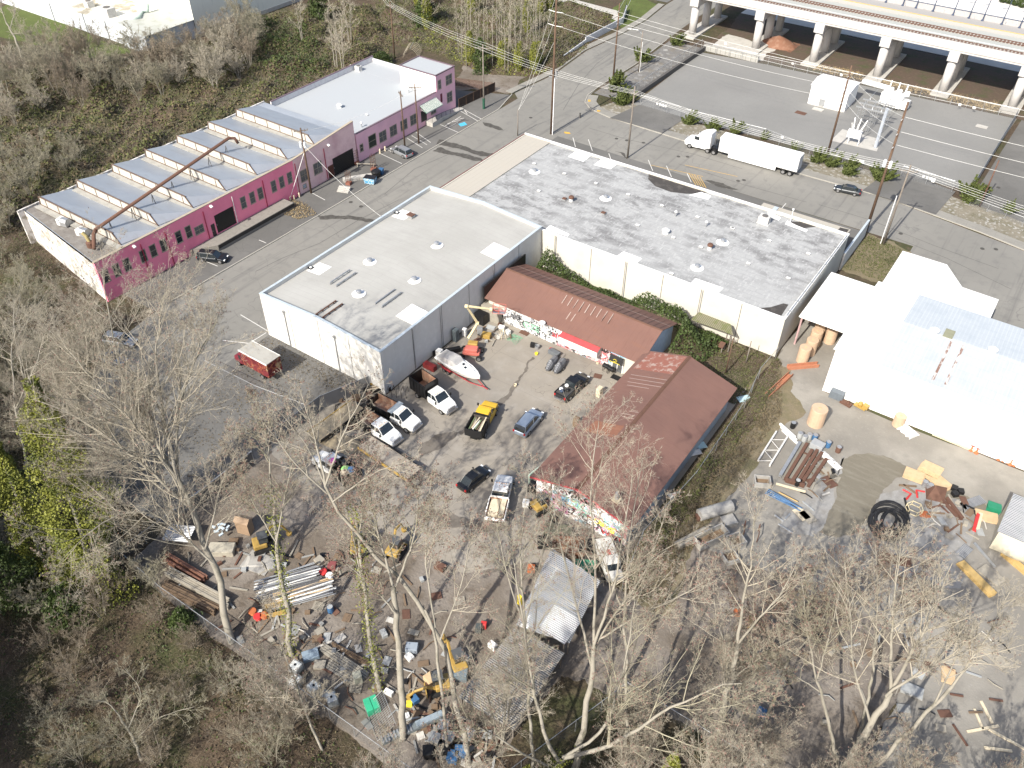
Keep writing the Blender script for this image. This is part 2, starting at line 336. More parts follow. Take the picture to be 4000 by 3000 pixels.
# --- warehouse with low gabled roof
X0,X1,Y0,Y1,H1=-83.2,-61.0,58.9,96.4,7.25;XM=(X0+X1)/2;HR=7.95
wh=T('warehouse','tall white concrete warehouse with low gabled grey roof beside the truck yard','warehouse',(XM,77,0))
pr=[(X0,-.2),(X0,H1),(XM,HR),(X1,H1),(X1,-.2)]
b=MB();b.ext([(X0,-.2),(X0,H1),(XM,HR),(X1,H1),(X1,-.2)],Y0,Y0+.3,'y');b.ext(pr,Y1-.3,Y1,'y')
b.box(X0+.002,X0+.3,Y0+.3,Y1-.3,-.2,H1-.01);b.box(X1-.3,X1-.002,Y0+.3,Y1-.3,-.2,H1-.01)
b.build('wall',wall_white,wh,world=True)
b=MB();d=.38
b.quad((X0+.3,Y0+.3,H1-.5),(XM,Y0+.3,HR-.32),(XM,Y1-.3,HR-.32),(X0+.3,Y1-.3,H1-.5));b.quad((XM,Y0+.3,HR-.32),(X1-.3,Y0+.3,H1-.32),(X1-.3,Y1-.3,H1-.32),(XM,Y1-.3,HR-.32))
b.build('roof',roof_grey,wh,world=True)
b=MB()
for ya,yb in((Y0-.05,Y0+.33),(Y1-.33,Y1+.05)):
    b.ext([(X0-.05,H1),(XM,HR),(X1+.05,H1),(X1+.05,H1+.09),(XM,HR+.09),(X0-.05,H1+.09)],ya,yb,'y')
b.box(X0-.06,X0+.33,Y0+.34,Y1-.34,H1,H1+.085);b.box(X1-.33,X1+.06,Y0+.34,Y1-.34,H1,H1+.085)
b.build('coping',coping,wh,world=True)
for i in range(1,6):y=Y0+i*(Y1-Y0)/6;MB().box(X1-.01,X1+.012,y-.04,y+.04,0,H1).build('panel_joint',dark_line,wh,world=True)
for i in range(1,4):x=X0+i*(X1-X0)/4;MB().box(x-.04,x+.04,Y0-.012,Y0+.01,0,H1+.2).build('panel_joint',dark_line,wh,world=True)
for x in(-78.6,-69.1):
    b=MB();b.cyl(x,Y0-.12,.2,H1-.9,.06,8);b.box(x-.15,x+.15,Y0-.3,Y0-.01,H1-1.15,H1-.85);b.tube([(x+.25,Y0-.02,H1-1.1),(x+.35,Y0-.4,H1-.9),(x+.25,Y0-.5,H1-1.3)],.04,6)
    b.build('downpipe',steel,wh,world=True)
for y in(65.2,71,83.5):MB().cyl(X1+.1,y,.2,H1-.2,.05,8).build('downpipe',steel,wh,world=True)
for a in[(1560,832,2.6,1.9),(1255,1052,3.2,2.2)]:
    x,y,z=G(a[0],a[1],H1-.3);MB().cbox((X0+2.0,y,H1-.5+(2.0-.3)/(XM-X0)*(HR-H1)+.03),(2.6,2.6,.03),ry=-.07).build('roof_patch',patch_white,wh,world=True)
for a in[(1955,985),(1635,1235)]:
    x,y,z=G(a[0],a[1],H1);MB().cbox((X1-2.0,y,H1-.27+.12),(3.0,3.4,.03),ry=.06).build('roof_patch',patch_white,wh,world=True)
def roofz(x):return HR-.32-abs(x-XM)/(X1-XM)*(HR-H1)+.0
for i,a in enumerate([(1444,1019),(1402,1149),(1618,1090),(1706,958)]):
    x,y,z=G(a[0],a[1],HR-.4)
    vent((x,y,roofz(x)),'disc',['round roof vent with white flashing on the warehouse left slope','round vent on the warehouse ridge nearest the low gable wall','round vent on the warehouse right slope between the two pipe racks and ridge','round vent on the warehouse right slope farthest from the yard'][i])
for i,a in enumerate([(1340,1085),(1517,1163),(1285,1215)]):
    x,y,z=G(a[0],a[1],HR-.4);z=roofz(x)
    t=T('roof_pipe_rack',['pair of low pipe runs on the left slope of the warehouse roof','pair of low pipe runs on the right slope of the warehouse roof','rusty conduit pair at the front gable edge of the warehouse roof'][i],'pipe rack',(x,y,z))
    mt=steel if i<2 else rust_metal
    for dx in(-.6,.6):
        b=MB();b.tube([(dx,-2,.22),(dx,2,.22)],.1,8);b.tube([(dx,-2,.22),(dx,-2,-.02)],.1,8);b.tube([(dx,2,.22),(dx,2,-.02)],.1,8)
        for k in range(4):b.cbox((dx,-1.6+k*1.05,.06),(.3,.1,.12))
        b.build('pipe',mt,t)
t=T('roof_hatch','square rusty hatch beside a white patch on the warehouse roof','hatch',(*G(1605,842,HR-.6)[:2],roofz(-79)+.05))
MB().box(-.55,.55,-.45,.45,-.1,.25).build('curb',steel,t);MB().box(-.6,.6,-.5,.5,.25,.36).build('lid',rust_metal,t,bevel=.03)
for i,a in enumerate([(1550,830),(1215,1045)]):
    x,y,z=G(*a,H1-.3);t=T('roof_drain',['dark roof drain box by the far white patch on the warehouse left edge','dark roof drain box by the near white patch on the warehouse left edge'][i],'drain',(X0+.8,y,H1-.42))
    MB().box(-.35,.35,-.35,.35,0,.12).build('frame',black_p,t);MB().lathe([(.2,.12),(.18,.24),(.05,.3)],k=12).build('strainer',white_paint,t)
# --- big flat roofed building
X0,X1,Y0,Y1,H2=-82.2,-21.5,96.5,123.2,6.6
bb=T('commercial_building','long cream concrete building with a stained flat roof behind the warehouse','building',(-52,110,0))
b=MB();b.box(X0,X1,Y0,Y0+.3,-.2,H2);b.box(X0,X1,Y1-.3,Y1,-.2,H2);b.box(X0+.002,X0+.3,Y0+.3,Y1-.3,-.2,H2-.003);b.box(X1-.3,X1-.002,Y0+.3,Y1-.3,-.2,H2-.003)
b.build('wall',wall_cream,bb,world=True)
MB().sheet([(X0+5.6,Y0+.3),(X1-.3,Y0+.3),(X1-.3,Y1-.3),(X0+5.6,Y1-.3)],H2-.25).build('roof',roof_patchy,bb,world=True)
MB().box(X0+.3,X0+5.6,Y0+.3,Y1-.3,H2-.4,H2-.1).build('roof',roof_beige,bb,world=True,label='raised beige strip of roof at the left end')
b=MB();b.box(X0-.05,X1+.05,Y1-.32,Y1+.04,H2,H2+.1);b.box(X0+.5,X1+.05,Y0-.05,Y0+.32,H2,H2+.1)
b.box(X1-.33,X1+.05,Y0+.33,Y1-.33,H2,H2+.09);b.build('coping',white_paint,bb,world=True)
MB().box(X0-.06,X0+.08,Y0+.4,Y1-.4,H2,H2+.08).build('parapet_trim',red_trim,bb,world=True)
MB().box(X0,X1,Y1+.045,Y1+.12,H2-.1,H2+.06).build('parapet_trim',red_trim,bb,world=True)
b=MB()
JX=[G(px,py,6.5)[0]for px,py in((2163,925),(2297,985),(2436,1030),(2583,1085),(2733,1140),(2890,1200))]
for x in JX:MB().box(x-.05,x+.05,Y0-.012,Y0+.01,0,H2).build('panel_joint',dark_line,bb,world=True)
for x in(JX[0],JX[2],JX[4]):MB().cyl(x+.25,Y0-.1,.1,H2-.1,.06,8).build('downpipe',steel,bb,world=True)
b=MB();b.tube([(X1-.1,Y0+.5,H2+.35),(X1-.1,Y1-1,H2+.35)],.05,6)
for i in range(9):b.cbox((X1-.1,Y0+2+i*2.8,H2+.2),(.9,.06,.06));b.cyl(X1-.1,Y0+2+i*2.8,H2+.08,H2+.35,.03,5)
b.build('guard_rail',steel,bb,world=True)
def rp(pts,name,m,z=.0,par=bb,hz=H2-.25):
    mb=MB();mb.sheet([(min(max(G(px,py,hz)[0],-81.8),-21.85),min(max(G(px,py,hz)[1],96.85),122.85),hz+.012+z)for px,py in pts]);return mb.build(name,m,par,world=True)
for q in([(2052,517),(2100,528),(2070,558),(2018,541)],[(2254,587),(2312,606),(2278,632),(2218,612)],[(2352,620),(2420,635),(2384,661),(2318,644)],[(2740,750),(2778,766),(2766,780),(2690,762)],
          [(2436,982),(2508,1010),(2488,1028),(2410,1000)],[(2716,1087),(2826,1125),(2800,1152),(2692,1112)],[(2130,895),(2150,880),(2225,915),(2218,924)]):
    rp(q,'roof_patch',patch_white,.006)
rp([(2540,675),(2600,690),(2700,725),(2765,748),(2740,756),(2680,757),(2620,750),(2560,728),(2532,700)],'tar_patch',tar)
rp([(2895,1195),(2945,1208),(3010,1200),(3060,1185),(3080,1190),(3042,1248),(3000,1238)],'tar_patch',tar)
rp([(3080,865),(3130,865),(3190,885),(3130,893),(3095,882)],'tar_patch',tar)
rp([(2180,928),(2240,935),(2300,975),(2370,1000),(2350,1006),(2300,990)],'tar_patch',tar)
rp([(3066,876),(3075,862),(3110,880),(3155,898),(3148,907)],'roof_patch',patch_white,.012)
rp([(3000,825),(3050,850),(3042,862),(3000,845)],'roof_patch',patch_white,.012)
V=[((2088,670),'disc','round white flashed vent near the left end of the stained roof'),((2366,774),'disc','round flashed vent behind the rusty turbine on the stained roof'),((2823,946),'disc','round flashed vent above the right rusty turbine vent'),
     ((2723,1045),'disc','round flashed vent near the front edge of the stained roof'),((2231,785),'turbine','rusty turbine vent on the left half of the stained roof'),((2772,972),'turbine','rusty turbine vent on the right half of the stained roof'),
     ((2600,910),'mushroom','wide white mushroom vent in the middle of the stained roof'),((2638,845),'stack','white capped stack left of the middle on the stained roof'),((2757,885),'stack','white capped stack nearer the right end of the stained roof'),((2357,835),'rust','small rusty lidded roof box in front of the flashed vent'),
     ((2205,780),'rust','small rusty lidded roof box beside the left turbine')]
for px,k,lb in V:
    x,y,z=G(*px,H2-.2);vent((x,y,H2-.24),k,lb)
BX=[(2087,640),(2205,679),(2328,717),(2454,761),(2586,804),(2725,849),(2862,893),(2105,747),(2491,881),(2630,929),(2738,966),(2860,891),(2923,1030),(3005,941),(3157,992),(3079,1088),(2623,1070)]
for q in BX:
    x,y,z=G(*q,H2-.2);vent((x,y,H2-.24),'box','small low metal vent box on the stained flat roof','vent boxes in rows on the stained roof')
ac_unit((*G(2984,866,H2),H2-.25),'grey rooftop air unit at the right rear of the stained roof',(1.7,1.3,1.3))
t=T('roof_mast','slim white post with floodlight at the rear right parapet','post',(*G(3088,862,H2)[:2],H2-.25));MB().cyl(0,0,0,2.2,.05,8).build('post',white_paint,t);MB().cbox((0,0,2.3),(.3,.25,.2)).build('lamp',white_paint,t)
an=T('loading_canopy','low white canopy with two glazed skylight strips behind the stained building','canopy',(-30,128,0))
b=MB();b.box(-37.5,-22.6,123.3,129.4,3.75,4.0);b.build('roof',roof_beige,an,world=True)
b=MB();b.box(-37.5,-37.3,123.35,129.35,-.1,3.745);b.box(-22.9,-22.7,123.35,129.35,-.1,3.745)
b.build('wall',wall_cream,an,world=True)
for y in(125.0,127.2):
    for i in range(5):x=-33.2+i*2.0;MB().cbox((x,y,4.2),(1.7,.8,.25)).build('skylight',plain('skylight_glass',(.45,.5,.5),.25),an,world=True)
    MB().box(-34.4,-24.2,y-.62,y-.5,4.0,4.3).build('skylight_frame',white_paint,an,world=True)
MB().box(-35.4,-34.7,123.6,129,4.0,4.2).build('gutter',coping,an,world=True)
MB().prism([(-24.4,123.6),(-22.8,123.6),(-22.8,129.2),(-24.2,129)],4.0,4.02).build('tar_patch',tar,an,world=True)
t=T('site_wall','white concrete wall running from the stained building to the street pole','wall',(-21,130,0))
MB().box(-21.45,-21.2,123.3,135.8,-.1,3.1).build('wall',wall_white,t,world=True);MB().box(-21.5,-21.15,123.3,135.85,3.1,3.2).build('coping',coping,t,world=True)
# --- pink saw-tooth factory
hot=mat('hot_pink_brick',(.92,.27,.38),(('noise',.3,(.8,.21,.31),.45,.7,.7),('brick',1,(.55,.13,.22),.4,1,.35,{'bw':.5,'rh':.2,'ms':.02}),('noise',4,(.75,.26,.37),.6,.78,.4)),.85)
pale_pink=mat('pale_pink_brick',(.8,.56,.55),(('noise',.3,(.53,.28,.31),.45,.7,.7),('noise',4,(.65,.4,.42),.6,.78,.4),('noise',(3,3,.3),(.42,.27,.27),.66,.8,.4)),.85)
mauve=mat('mauve_brick',(.78,.46,.54),(('noise',.3,(.64,.38,.47),.45,.7,.7),('noise',4,(.54,.33,.42),.6,.78,.4)),.85)
roof_silver=mat('silver_coated_roof',(.33,.355,.39),(('noise',.15,(.38,.41,.445),.45,.65,.8),('noise',(.3,1.2,1),(.28,.285,.29),.54,.74,.6),('noise',5,(.32,.32,.32),.6,.78,.4)),.45,.25)
roof_bright=mat('white_coated_roof',(.36,.38,.395),(('noise',.12,(.36,.375,.39),.45,.66,.8),('noise',1.5,(.44,.45,.46),.6,.75,.4)),.6)
roof_dirty=mat('dirty_gravel_roof',(.17,.155,.14),(('noise',.5,(.26,.25,.23),.45,.65,.8),('noise',(1,4,1),(.09,.08,.07),.55,.7,.7)),.9)
cream_panel=mat('cream_clerestory_panel',(.43,.42,.385),(('noise',(1,1,1),(.4,.36,.28),.52,.72,.8),('brick',1,(.2,.15,.11),.4,1,.6,{'bw':1.3,'rh':3,'ms':.04,'off':0.})),.8)
rust_edge=mat('rusty_brown_edge',(.13,.09,.07),(('noise',2,(.22,.18,.14),.5,.7,.8),),.9)
stone=plain('stone_sill',(.36,.31,.24),.85)
XF,XB=-108.9,-133.2
pk=T('sawtooth_factory','long pink factory with saw-tooth silver roof along the alley','factory',(-120,80,0))
YS=[50.5,90.0,105.9]
b=MB();b.box(XF-.35,XF,50.5,90,-.2,6.9);b.build('wall',hot,pk,world=True,label='hot pink street wall')
b=MB();b.add([(XF,90,-.2),(XF,105.6,-.2),(XF,105.6,8.3),(XF,90,6.9),(XF-.35,90,-.2),(XF-.35,105.6,-.2),(XF-.35,105.6,8.3),(XF-.35,90,6.9)],
    [(0,1,2,3),(7,6,5,4),(3,2,6,7),(1,5,6,2),(0,3,7,4),(0,4,5,1)])
b.build('wall',pale_pink,pk,world=True,label='pale pink street wall with rising parapet')
b=MB();b.box(XB,XB+.3,53,105.6,-.2,6.2);b.quad((XF-.35,50.5,-.2),(XF-.35,50.5,6.6),(XB,54,5.9),(XB,54,-.2))
b.build('wall',mat('peeling_white_wall',(.6,.58,.56),(('noise',.9,(.3,.27,.22),.48,.6,.9),('noise',3,(.7,.69,.67),.5,.7,.6),('noise',.5,(.07,.07,.05),.58,.66,.8))),pk,world=True,label='peeling white end wall')
MB().add([(XF-.36,50.9,6.35),(XF-.36,105.5,6.35),(XB+.3,105.5,6.0),(XB+.3,54.2,5.7)],[(0,1,2,3)]).build('roof',roof_silver,pk,world=True)
MB().add([(XF-.37,51,6.40),(XF-.37,56.2,6.4),(XB+.4,56.2,5.95),(XB+.4,54.3,5.85)],[(0,1,2,3)]).build('roof',roof_dirty,pk,world=True,label='dirty end bay of the roof')
b=MB();b.box(XF-.42,XF+.06,50.45,89.98,6.9,7.0);b.add([(XF+.06,90,6.9),(XF+.06,105.6,8.3),(XF+.06,105.6,8.4),(XF+.06,90,7),(XF-.42,90,6.9),(XF-.42,105.6,8.3),(XF-.42,105.6,8.4),(XF-.42,90,7)],[(0,1,2,3),(7,6,5,4),(3,2,6,7),(0,4,5,1)])
b.build('coping',stone,pk,world=True)
for i in range(7):
    y=56.3+i*6.78+(.3 if i>4 else 0);xl,xr=-131.6,-112.2;yn=y+6.3
    zb,zt=6.42,7.85
    b=MB();b.quad((xl,y,zb-.3),(xr+1.4,y,zb),(xr,y,zt),(xl+.4,y,zt))
    f=b.build('clerestory',cream_panel,pk,world=True)
    g=MB();g.box(xl+.3,xr+.05,y-.08,y+.15,zt,zt+.12);g.box(xl,xr+1.3,y-.12,y-.003,zb-.2,zb+.12)
    g.tube([(xr+.02,y-.04,zt),(xr+1.4,y-.04,zb)],.1,5);g.tube([(xl+.4,y-.04,zt),(xl,y-.04,zb-.3)],.12,5)
    for k in range(6):g.box(xl+2+k*3.3,xl+2.15+k*3.3,y-.05,y-.004,zb,zt)
    g.build('clerestory_frame',rust_edge,pk,world=True)
    MB().add([(xl+.4,y+.12,zt),(xr,y+.12,zt),(xr+2.6,yn,6.42),(xl-1.0,yn,6.1),(xr+1.4,y+.02,zb),(xl-.2,y+.02,6.1)],[(0,1,2,3),(1,4,2),(0,3,5)]).build('sawtooth_roof',roof_silver,pk,world=True)
    MB().box(xl,xr+2,y-1.1,y-.13,6.35,6.46).build('gutter_membrane',plain('whitish_membrane',(.34,.33,.3),.8,var=.4,scale=1),pk,world=True)
def window(x,y,w,h,z,par,m=stone,nx=2,nz=2,name='window',gl=None):
    """a window in a wall facing +X at (x, y), sill height z"""
    f=MB();f.box(x,x+.05,y-w/2-.12,y+w/2+.12,z-.2,z-.02);f.box(x,x+.04,y-w/2-.1,y-w/2,z-.019,z+h);f.box(x,x+.04,y+w/2,y+w/2+.1,z-.019,z+h);f.box(x,x+.045,y-w/2-.1,y+w/2+.1,z+h,z+h+.1)
    for i in range(1,nx):f.box(x+.012,x+.035,y-w/2+w*i/nx-.03,y-w/2+w*i/nx+.03,z,z+h)
    f.box(x+.012,x+.034,y-w/2,y+w/2,z+h*.5-.03,z+h*.5+.03)
    o=f.build(name,m,par,world=True)
    p=MB().box(x-.02,x+.01,y-w/2,y+w/2,z-.019,z+h).build('pane',gl or dark_gl,o)
    return o
haz_gl=plain('dusty_window_glass',(.1,.105,.11),.2,var=.5,spec=.6)
def yat(px,py,z):
    d=CF*FPX+CX*(px-2000)-CU*(py-1500);t=(XF-CAMP[0])/d[0];return float(CAMP[1]+d[1]*t)
for px,py in[(1182,738),(1217,705),(1252,690)]:pass
for px,py,z in[(1015,963,2.2),(1067,937,2.2),(1098,915,2.2),(1128,885,2.2)]:pass
for q in[(410,1070),(455,1052),(495,1030),(558,995),(597,975),(637,952),(697,921),(735,900),(948,780),(984,765),(1015,746),(1068,722),(1099,704),(1130,686)]:
    window(XF,yat(*q,3),.95,1.9,3.2,pk,nx=1,gl=haz_gl if q[0]>940 else dark_gl)
window(XF,yat(780,903,3),1.6,1.2,3.0,pk,nx=2,gl=haz_gl)
for q in[(1192,693),(1243,668)]:window(XF,yat(*q,3),1.9,2.0,2.2,pk,nx=2,gl=haz_gl)
window(XF,yat(1190,728,3),.7,.6,.9,pk,nx=1,gl=plain('blue_vent',(.4,.48,.6),.6))
def door(x,y0,y1,h,m,name='door',z=0,par=pk):
    o=MB().box(x-.03,x+.02,y0,y1,z,z+h).build(name,m,par,world=True)
    MB().box(x+.02,x+.06,y0+.1,y0+.16,z+h*.42,z+h*.5).build('handle',steel,o)
    return o
ya,yb=yat(1308,690,2),yat(1385,640,2);r=door(XF,ya,yb,3.4,black_p,'roller_door')
g=MB()
for k in range(11):g.box(XF+.02,XF+.035,ya+.05,yb-.05,.2+k*.3,.24+k*.3)
g.build('slat',plain('dark_slats',(.04,.04,.04),.5),r)
door(XF,yat(1285,690,2),yat(1306,680,2),2.4,plain('brown_door',(.1,.035,.025),.6))
ya,yb=yat(842,870,2.5),yat(912,820,2.5);door(XF,ya,yb,3.2,black_p,'loading_opening',1.3)
MB().box(XF-2.5,XF-2.4,ya+.3,yb-.4,1.4,3.2).build('stored_goods',plain('shelf_goods',(.28,.3,.29),.7,var=.8,scale=1),pk,world=True)
door(XF,yat(825,890,2.5),yat(838,880,2.5),2.2,plain('dark_door',(.05,.04,.04),.6),'door',1.1)
for q in(568,661,807,917,1035,1159,1270):MB().cyl(XF+.1,yat(q,1000-(q-600)*.55,3),.1,6.2,.07,8).build('downpipe',plain('crimson_pipe',(.32,.02,.06),.6)if q!=917 else white_paint,pk,world=True)
for q in(515,857,1335):
    y=yat(q,950,6);b=MB();b.cbox((XF+.35,y,6.5),(.5,.4,.18),ry=.4);b.tube([(XF,y,6.7),(XF+.3,y,6.55)],.03,5);b.build('wall_light',white_paint,pk,world=True)
dk=T('loading_dock','concrete loading dock in front of the pink factory opening','dock',(-106,72,0))
b=MB();b.prism([(-108.8,66),(-106.2,69.5),(-106.2,86.4),(-108.8,86.4)],0,1.15);b.build('platform',plain('dirty_dock_concrete',(.24,.225,.2),.9),dk,world=True)
MB().box(-106.18,-106.1,69.6,86.3,.5,1.1).build('bumper',plain('black_wood',(.05,.045,.04)),dk,world=True)
dc=T('roof_duct','long rusty brown duct crossing the saw-tooth roof on struts','duct',(-117,70,6.5))
a0,a1=G(916,538,9.2),G(375,895,8.7);a1b=G(365,965,7.2);a00=G(930,560,8.2)
b=MB();b.tube([a00,(a0[0],a0[1],a0[2]-.1),(a0[0]-.6,a0[1]-.8,a0[2]+.05),a1],.27,10);b.tube([a1,(a1[0]-.3,a1[1]-.5,a1[2]-.8),(a1b[0],a1b[1],6.9)],.3,10)
b.build('pipe',rust_metal,dc,world=True,smooth=True)
for k in range(7):
    f=.08+k*.14;p=[a0[i]+(a1[i]-a0[i])*f for i in range(3)];b=MB()
    b.tube([(p[0],p[1],p[2]-.3),(p[0]+.5,p[1],6.6)],.06,5);b.tube([(p[0],p[1],p[2]-.3),(p[0]-.5,p[1],6.6)],.06,5);b.build('strut',dark_line,dc,world=True)
t=T('roof_blower','rusty blower stack at the near corner of the saw-tooth roof','blower',(*G(352,950,7)[:2],6.4))
MB().lathe([(.6,0),(.6,.8),(.3,1)],k=12).build('housing',rust_metal,t);MB().tube([(0,0,.8),(-.2,-.1,1.8),(-.6,-.3,2.4)],.28,10).build('outlet',plain('yellowish_metal',(.4,.33,.15)),t)
for i,q in enumerate([(250,870),(325,910)]):
    t=T('roof_fan',['left of two grey curved fan hoods on the dirty roof bay','right of two grey curved fan hoods on the dirty roof bay'][i],'fan',(*G(*q,6.6)[:2],6.3),.2)
    MB().box(-.9,-.3,-.6,.6,0,1.0).build('intake',white_paint,t)
    MB().ext([(-.6,0),(-.6,.7),(-.3,1.15),(.3,1.15),(.6,.7),(.6,0)],-.28,1.0,'x').build('hood',steel,t)
mv=T('mauve_office_wing','mauve flat roofed office wing with a two storey tower at the corner','building',(-119,120,0))
XB2=-131.6
MB().box(XF-.3,XF,105.9,130,-.2,5.6).build('wall',mauve,mv,world=True)
b=MB();b.box(XB2,XB2+.3,105.9,135.8,-.2,6.3);b.box(XB2+.3,-118.6,135.5,135.8,-.2,5.9);b.build('wall',plain('white_back_wall',(.62,.61,.62),.8),mv,world=True,label='white back parapet wall')
MB().box(XB2+.3,-109.2,105.9,130,4.9,5.2).build('roof',roof_bright,mv,world=True)
MB().box(XB2+.3,-118.5,130,135.5,4.9,5.21).build('roof',roof_bright,mv,world=True)
b=MB();b.box(XF-.35,XF+.05,106,129.95,5.6,5.7);b.box(XB2-.05,XB2+.35,105.9,135.9,6.3,6.4);b.build('coping',plain('dark_coping',(.14,.1,.12),.7),mv,world=True)
b=MB();b.box(-118.4,XF+.02,130.02,136.2,-.2,8.9);b.build('tower',mauve,mv,world=True)
MB().box(-118.42,-109.2,129.98,130.018,5.2,8.88).build('tower_side',white_paint,mv,world=True,label='white painted tower wall above the roof')
b=MB();b.box(-118.5,XF+.1,129.9,130.15,8.9,9.1);b.box(-118.5,XF+.1,136.1,136.35,8.9,9.1);b.box(-118.5,-118.25,130.15,136.1,8.9,9.1);b.box(XF-.15,XF+.1,130.15,136.1,8.9,9.1)
b.build('coping',plain('dark_coping',(.14,.1,.12),.7),mv,world=True)
MB().sheet([(-118.25,130.15),(XF-.15,130.15),(XF-.15,136.1),(-118.25,136.1)],8.93).build('roof',roof_bright,mv,world=True)
for q in[(1412,575)]:window(XF,yat(*q,2.5),.8,1.3,1.9,mv,nx=1)
window(XF,yat(1455,555,2.5),2.0,2.3,1.6,mv,nx=1,gl=plain('green_black_board',(.02,.03,.025),.4))
for q in[(1495,530),(1536,505),(1577,482),(1615,463)]:window(XF,yat(*q,2.5),1.9,1.9,1.6,mv,nx=2,gl=haz_gl)
window(XF,yat(1692,415,2.5),1.5,1.6,1.6,mv,nx=2,gl=haz_gl)
MB().box(XF-.02,XF+.02,yat(1645,460,1),yat(1667,450,1),1,3.3).build('door',black_p,mv,world=True)
window(XF+.02,131.1,.9,1.7,6.0,mv,nx=1,gl=haz_gl);window(XF+.02,134.2,1.9,1.8,6.0,mv,nx=2,gl=haz_gl);window(XF+.02,134.2,1.6,2.0,2.2,mv,nx=2,gl=haz_gl)
MB().box(XF+.02,XF+.05,131.2,131.8,3.0,4.8).build('shutter',plain('maroon_shutter',(.16,.03,.05)),mv,world=True)
ay=yat(1665,430,3);aw=T('window_awning','green and white striped awning over the mauve wing entrance','awning',(XF,ay+.6,3.6))
b=MB();b.add([(0,-2.6,1.1),(0,2.6,1.1),(1.8,2.6,0),(1.8,-2.6,0),(1.8,2.6,-.25),(1.8,-2.6,-.25),(0,-2.6,.98),(0,2.6,.98)],[(3,2,1,0),(5,4,2,3),(0,6,5,3),(2,4,7,1)])
b.build('canopy',mat('awning_stripes',(.66,.66,.62),(('wave',(.01,3.3,.01),(.1,.18,.14),.48,.52,1,{'dir':'Y'}),)),aw)
b=MB()
for s in(-2.5,2.5):b.tube([(0,s,.3),(1.75,s,-.05)],.03,5)
b.build('frame',steel,aw)
rm=T('entrance_ramp','white concrete entrance ramp with black handrails before the mauve wing','ramp',(XF+1.4,131,0))
b=MB();b.box(XF+.05,XF+1.9,126.0,129.5,0,.95);b.ext([(129.5,0),(129.5,.95),(137,.1),(137,0)],XF+.05,XF+1.7,'x');b.build('slab',conc_pale,rm,world=True)
for x in(XF+1.7,):
    b=MB();b.tube([(x,126.1,1.9),(x,129.5,1.9),(x,137,1.05)],.035,5)
    for k in range(8):y=126.2+k*1.5;z0=.95 if y<129.5 else.95-(y-129.5)*.113;b.cyl(x,y,z0,z0+.95,.03,5)
    b.build('handrail',black_p,rm,world=True)
ac_unit((*G(1401,275,5.3)[:2],5.2),'small grey condenser unit at the back of the mauve wing roof',(1.2,1.1,1.1))
for q,k,lb in[((1327,420),'mushroom','large white mushroom vent on the mauve wing roof'),((1413,497),'stack','white vent near the street edge of the mauve wing roof'),((1372,272),'stack','slim white pipe by the condenser on the mauve wing roof'),((1433,450),'box','tiny vent box in the middle of the mauve wing roof'),((1597,362),'stack','slim white pipe near the tower on the mauve wing roof')]:
    vent((*G(*q,5.2)[:2],5.2),k,lb)
# --- rust roofed sheds in the yard
rust_roof=mat('rusty_corrugated_roof',(.205,.112,.088),(('noise',.15,(.165,.092,.075),.42,.66,.8),('noise',(.4,2.5,1),(.22,.11,.075),.54,.74,.7),('noise',(8,.35,1),(.13,.06,.048),.52,.75,.5),
    ('noise',6,(.27,.14,.105),.6,.8,.4)),.7,.1,bump=('wave',(2.6,.01,.01),.5,.06))
rust_roof2=mat('rusty_corrugated_roof_b',(.2,.11,.088),(('noise',.13,(.16,.09,.075),.42,.66,.8),('noise',(.6,.25,1),(.24,.11,.07),.62,.74,.7),('noise',(.35,8,1),(.13,.06,.048),.52,.75,.5),
    ('noise',6,(.27,.14,.105),.6,.8,.4)),.7,.1,bump=('wave',(.01,2.6,.01),.5,.06,{'dir':'Y'}))
pale_edge=plain('bleached_metal',(.36,.28,.24),.7)
graf_wall=mat('graffiti_base_wall',(.58,.56,.54),(('cell',(.8,.8,1.1),(.5,.12,.14),.55,.7,.75,{'warp':.9}),('cell',(1.3,1.3,1.8),(.22,.42,.5),.8,.85,.8,{'warp':1.2}),('cell',(1.9,1.9,2.4),(.03,.03,.03),.83,.87,.9,{'warp':1.5}),
    ('cell',(1.1,1.1,1.6),(.75,.74,.72),.75,.8,.9,{'warp':1.2}),('crack',(1.6,1.6,2.0),(.05,.04,.05),.05,.03,.8,{'warp':1.6}),('noise',5,(.6,.58,.56),.55,.8,.5)),.85)
graf_bw=mat('graffiti_black_white_wall',(.6,.6,.6),(('cell',(1.3,1.3,1.5),(.25,.26,.28),.7,.75,.9,{'warp':1.4}),('crack',(1.3,1.3,1.6),(.02,.02,.02),.09,.06,.95,{'warp':1.8}),('cell',(2.2,2.2,2.6),(.72,.72,.7),.7,.75,.9,{'warp':1.2}),('noise',(.4,.4,.1),(.3,.42,.36),.6,.7,.5)),.85)
s1=T('long_shed','long low shed with rusty gable roof and graffiti wall along the yard','shed',(-47.5,85.5,0))
A0,A1=-60.3,-34.5
b=MB();b.ext([(81,-.1),(81,3.45),(86,5.4),(90.6,3.45),(90.6,-.1)],A0+.35,A1-.35,'x');b.build('wall',wall_cream,s1,world=True)
b=MB();b.box(-57.2,-50.5,80.93,80.99,.05,3.4);b.box(-50.45,-48.2,80.92,80.99,.05,3.4);b.build('graffiti',graf_bw,s1,world=True)
MB().box(-48.15,-37.5,80.93,80.99,.05,3.4).build('graffiti',graf_wall,s1,world=True)
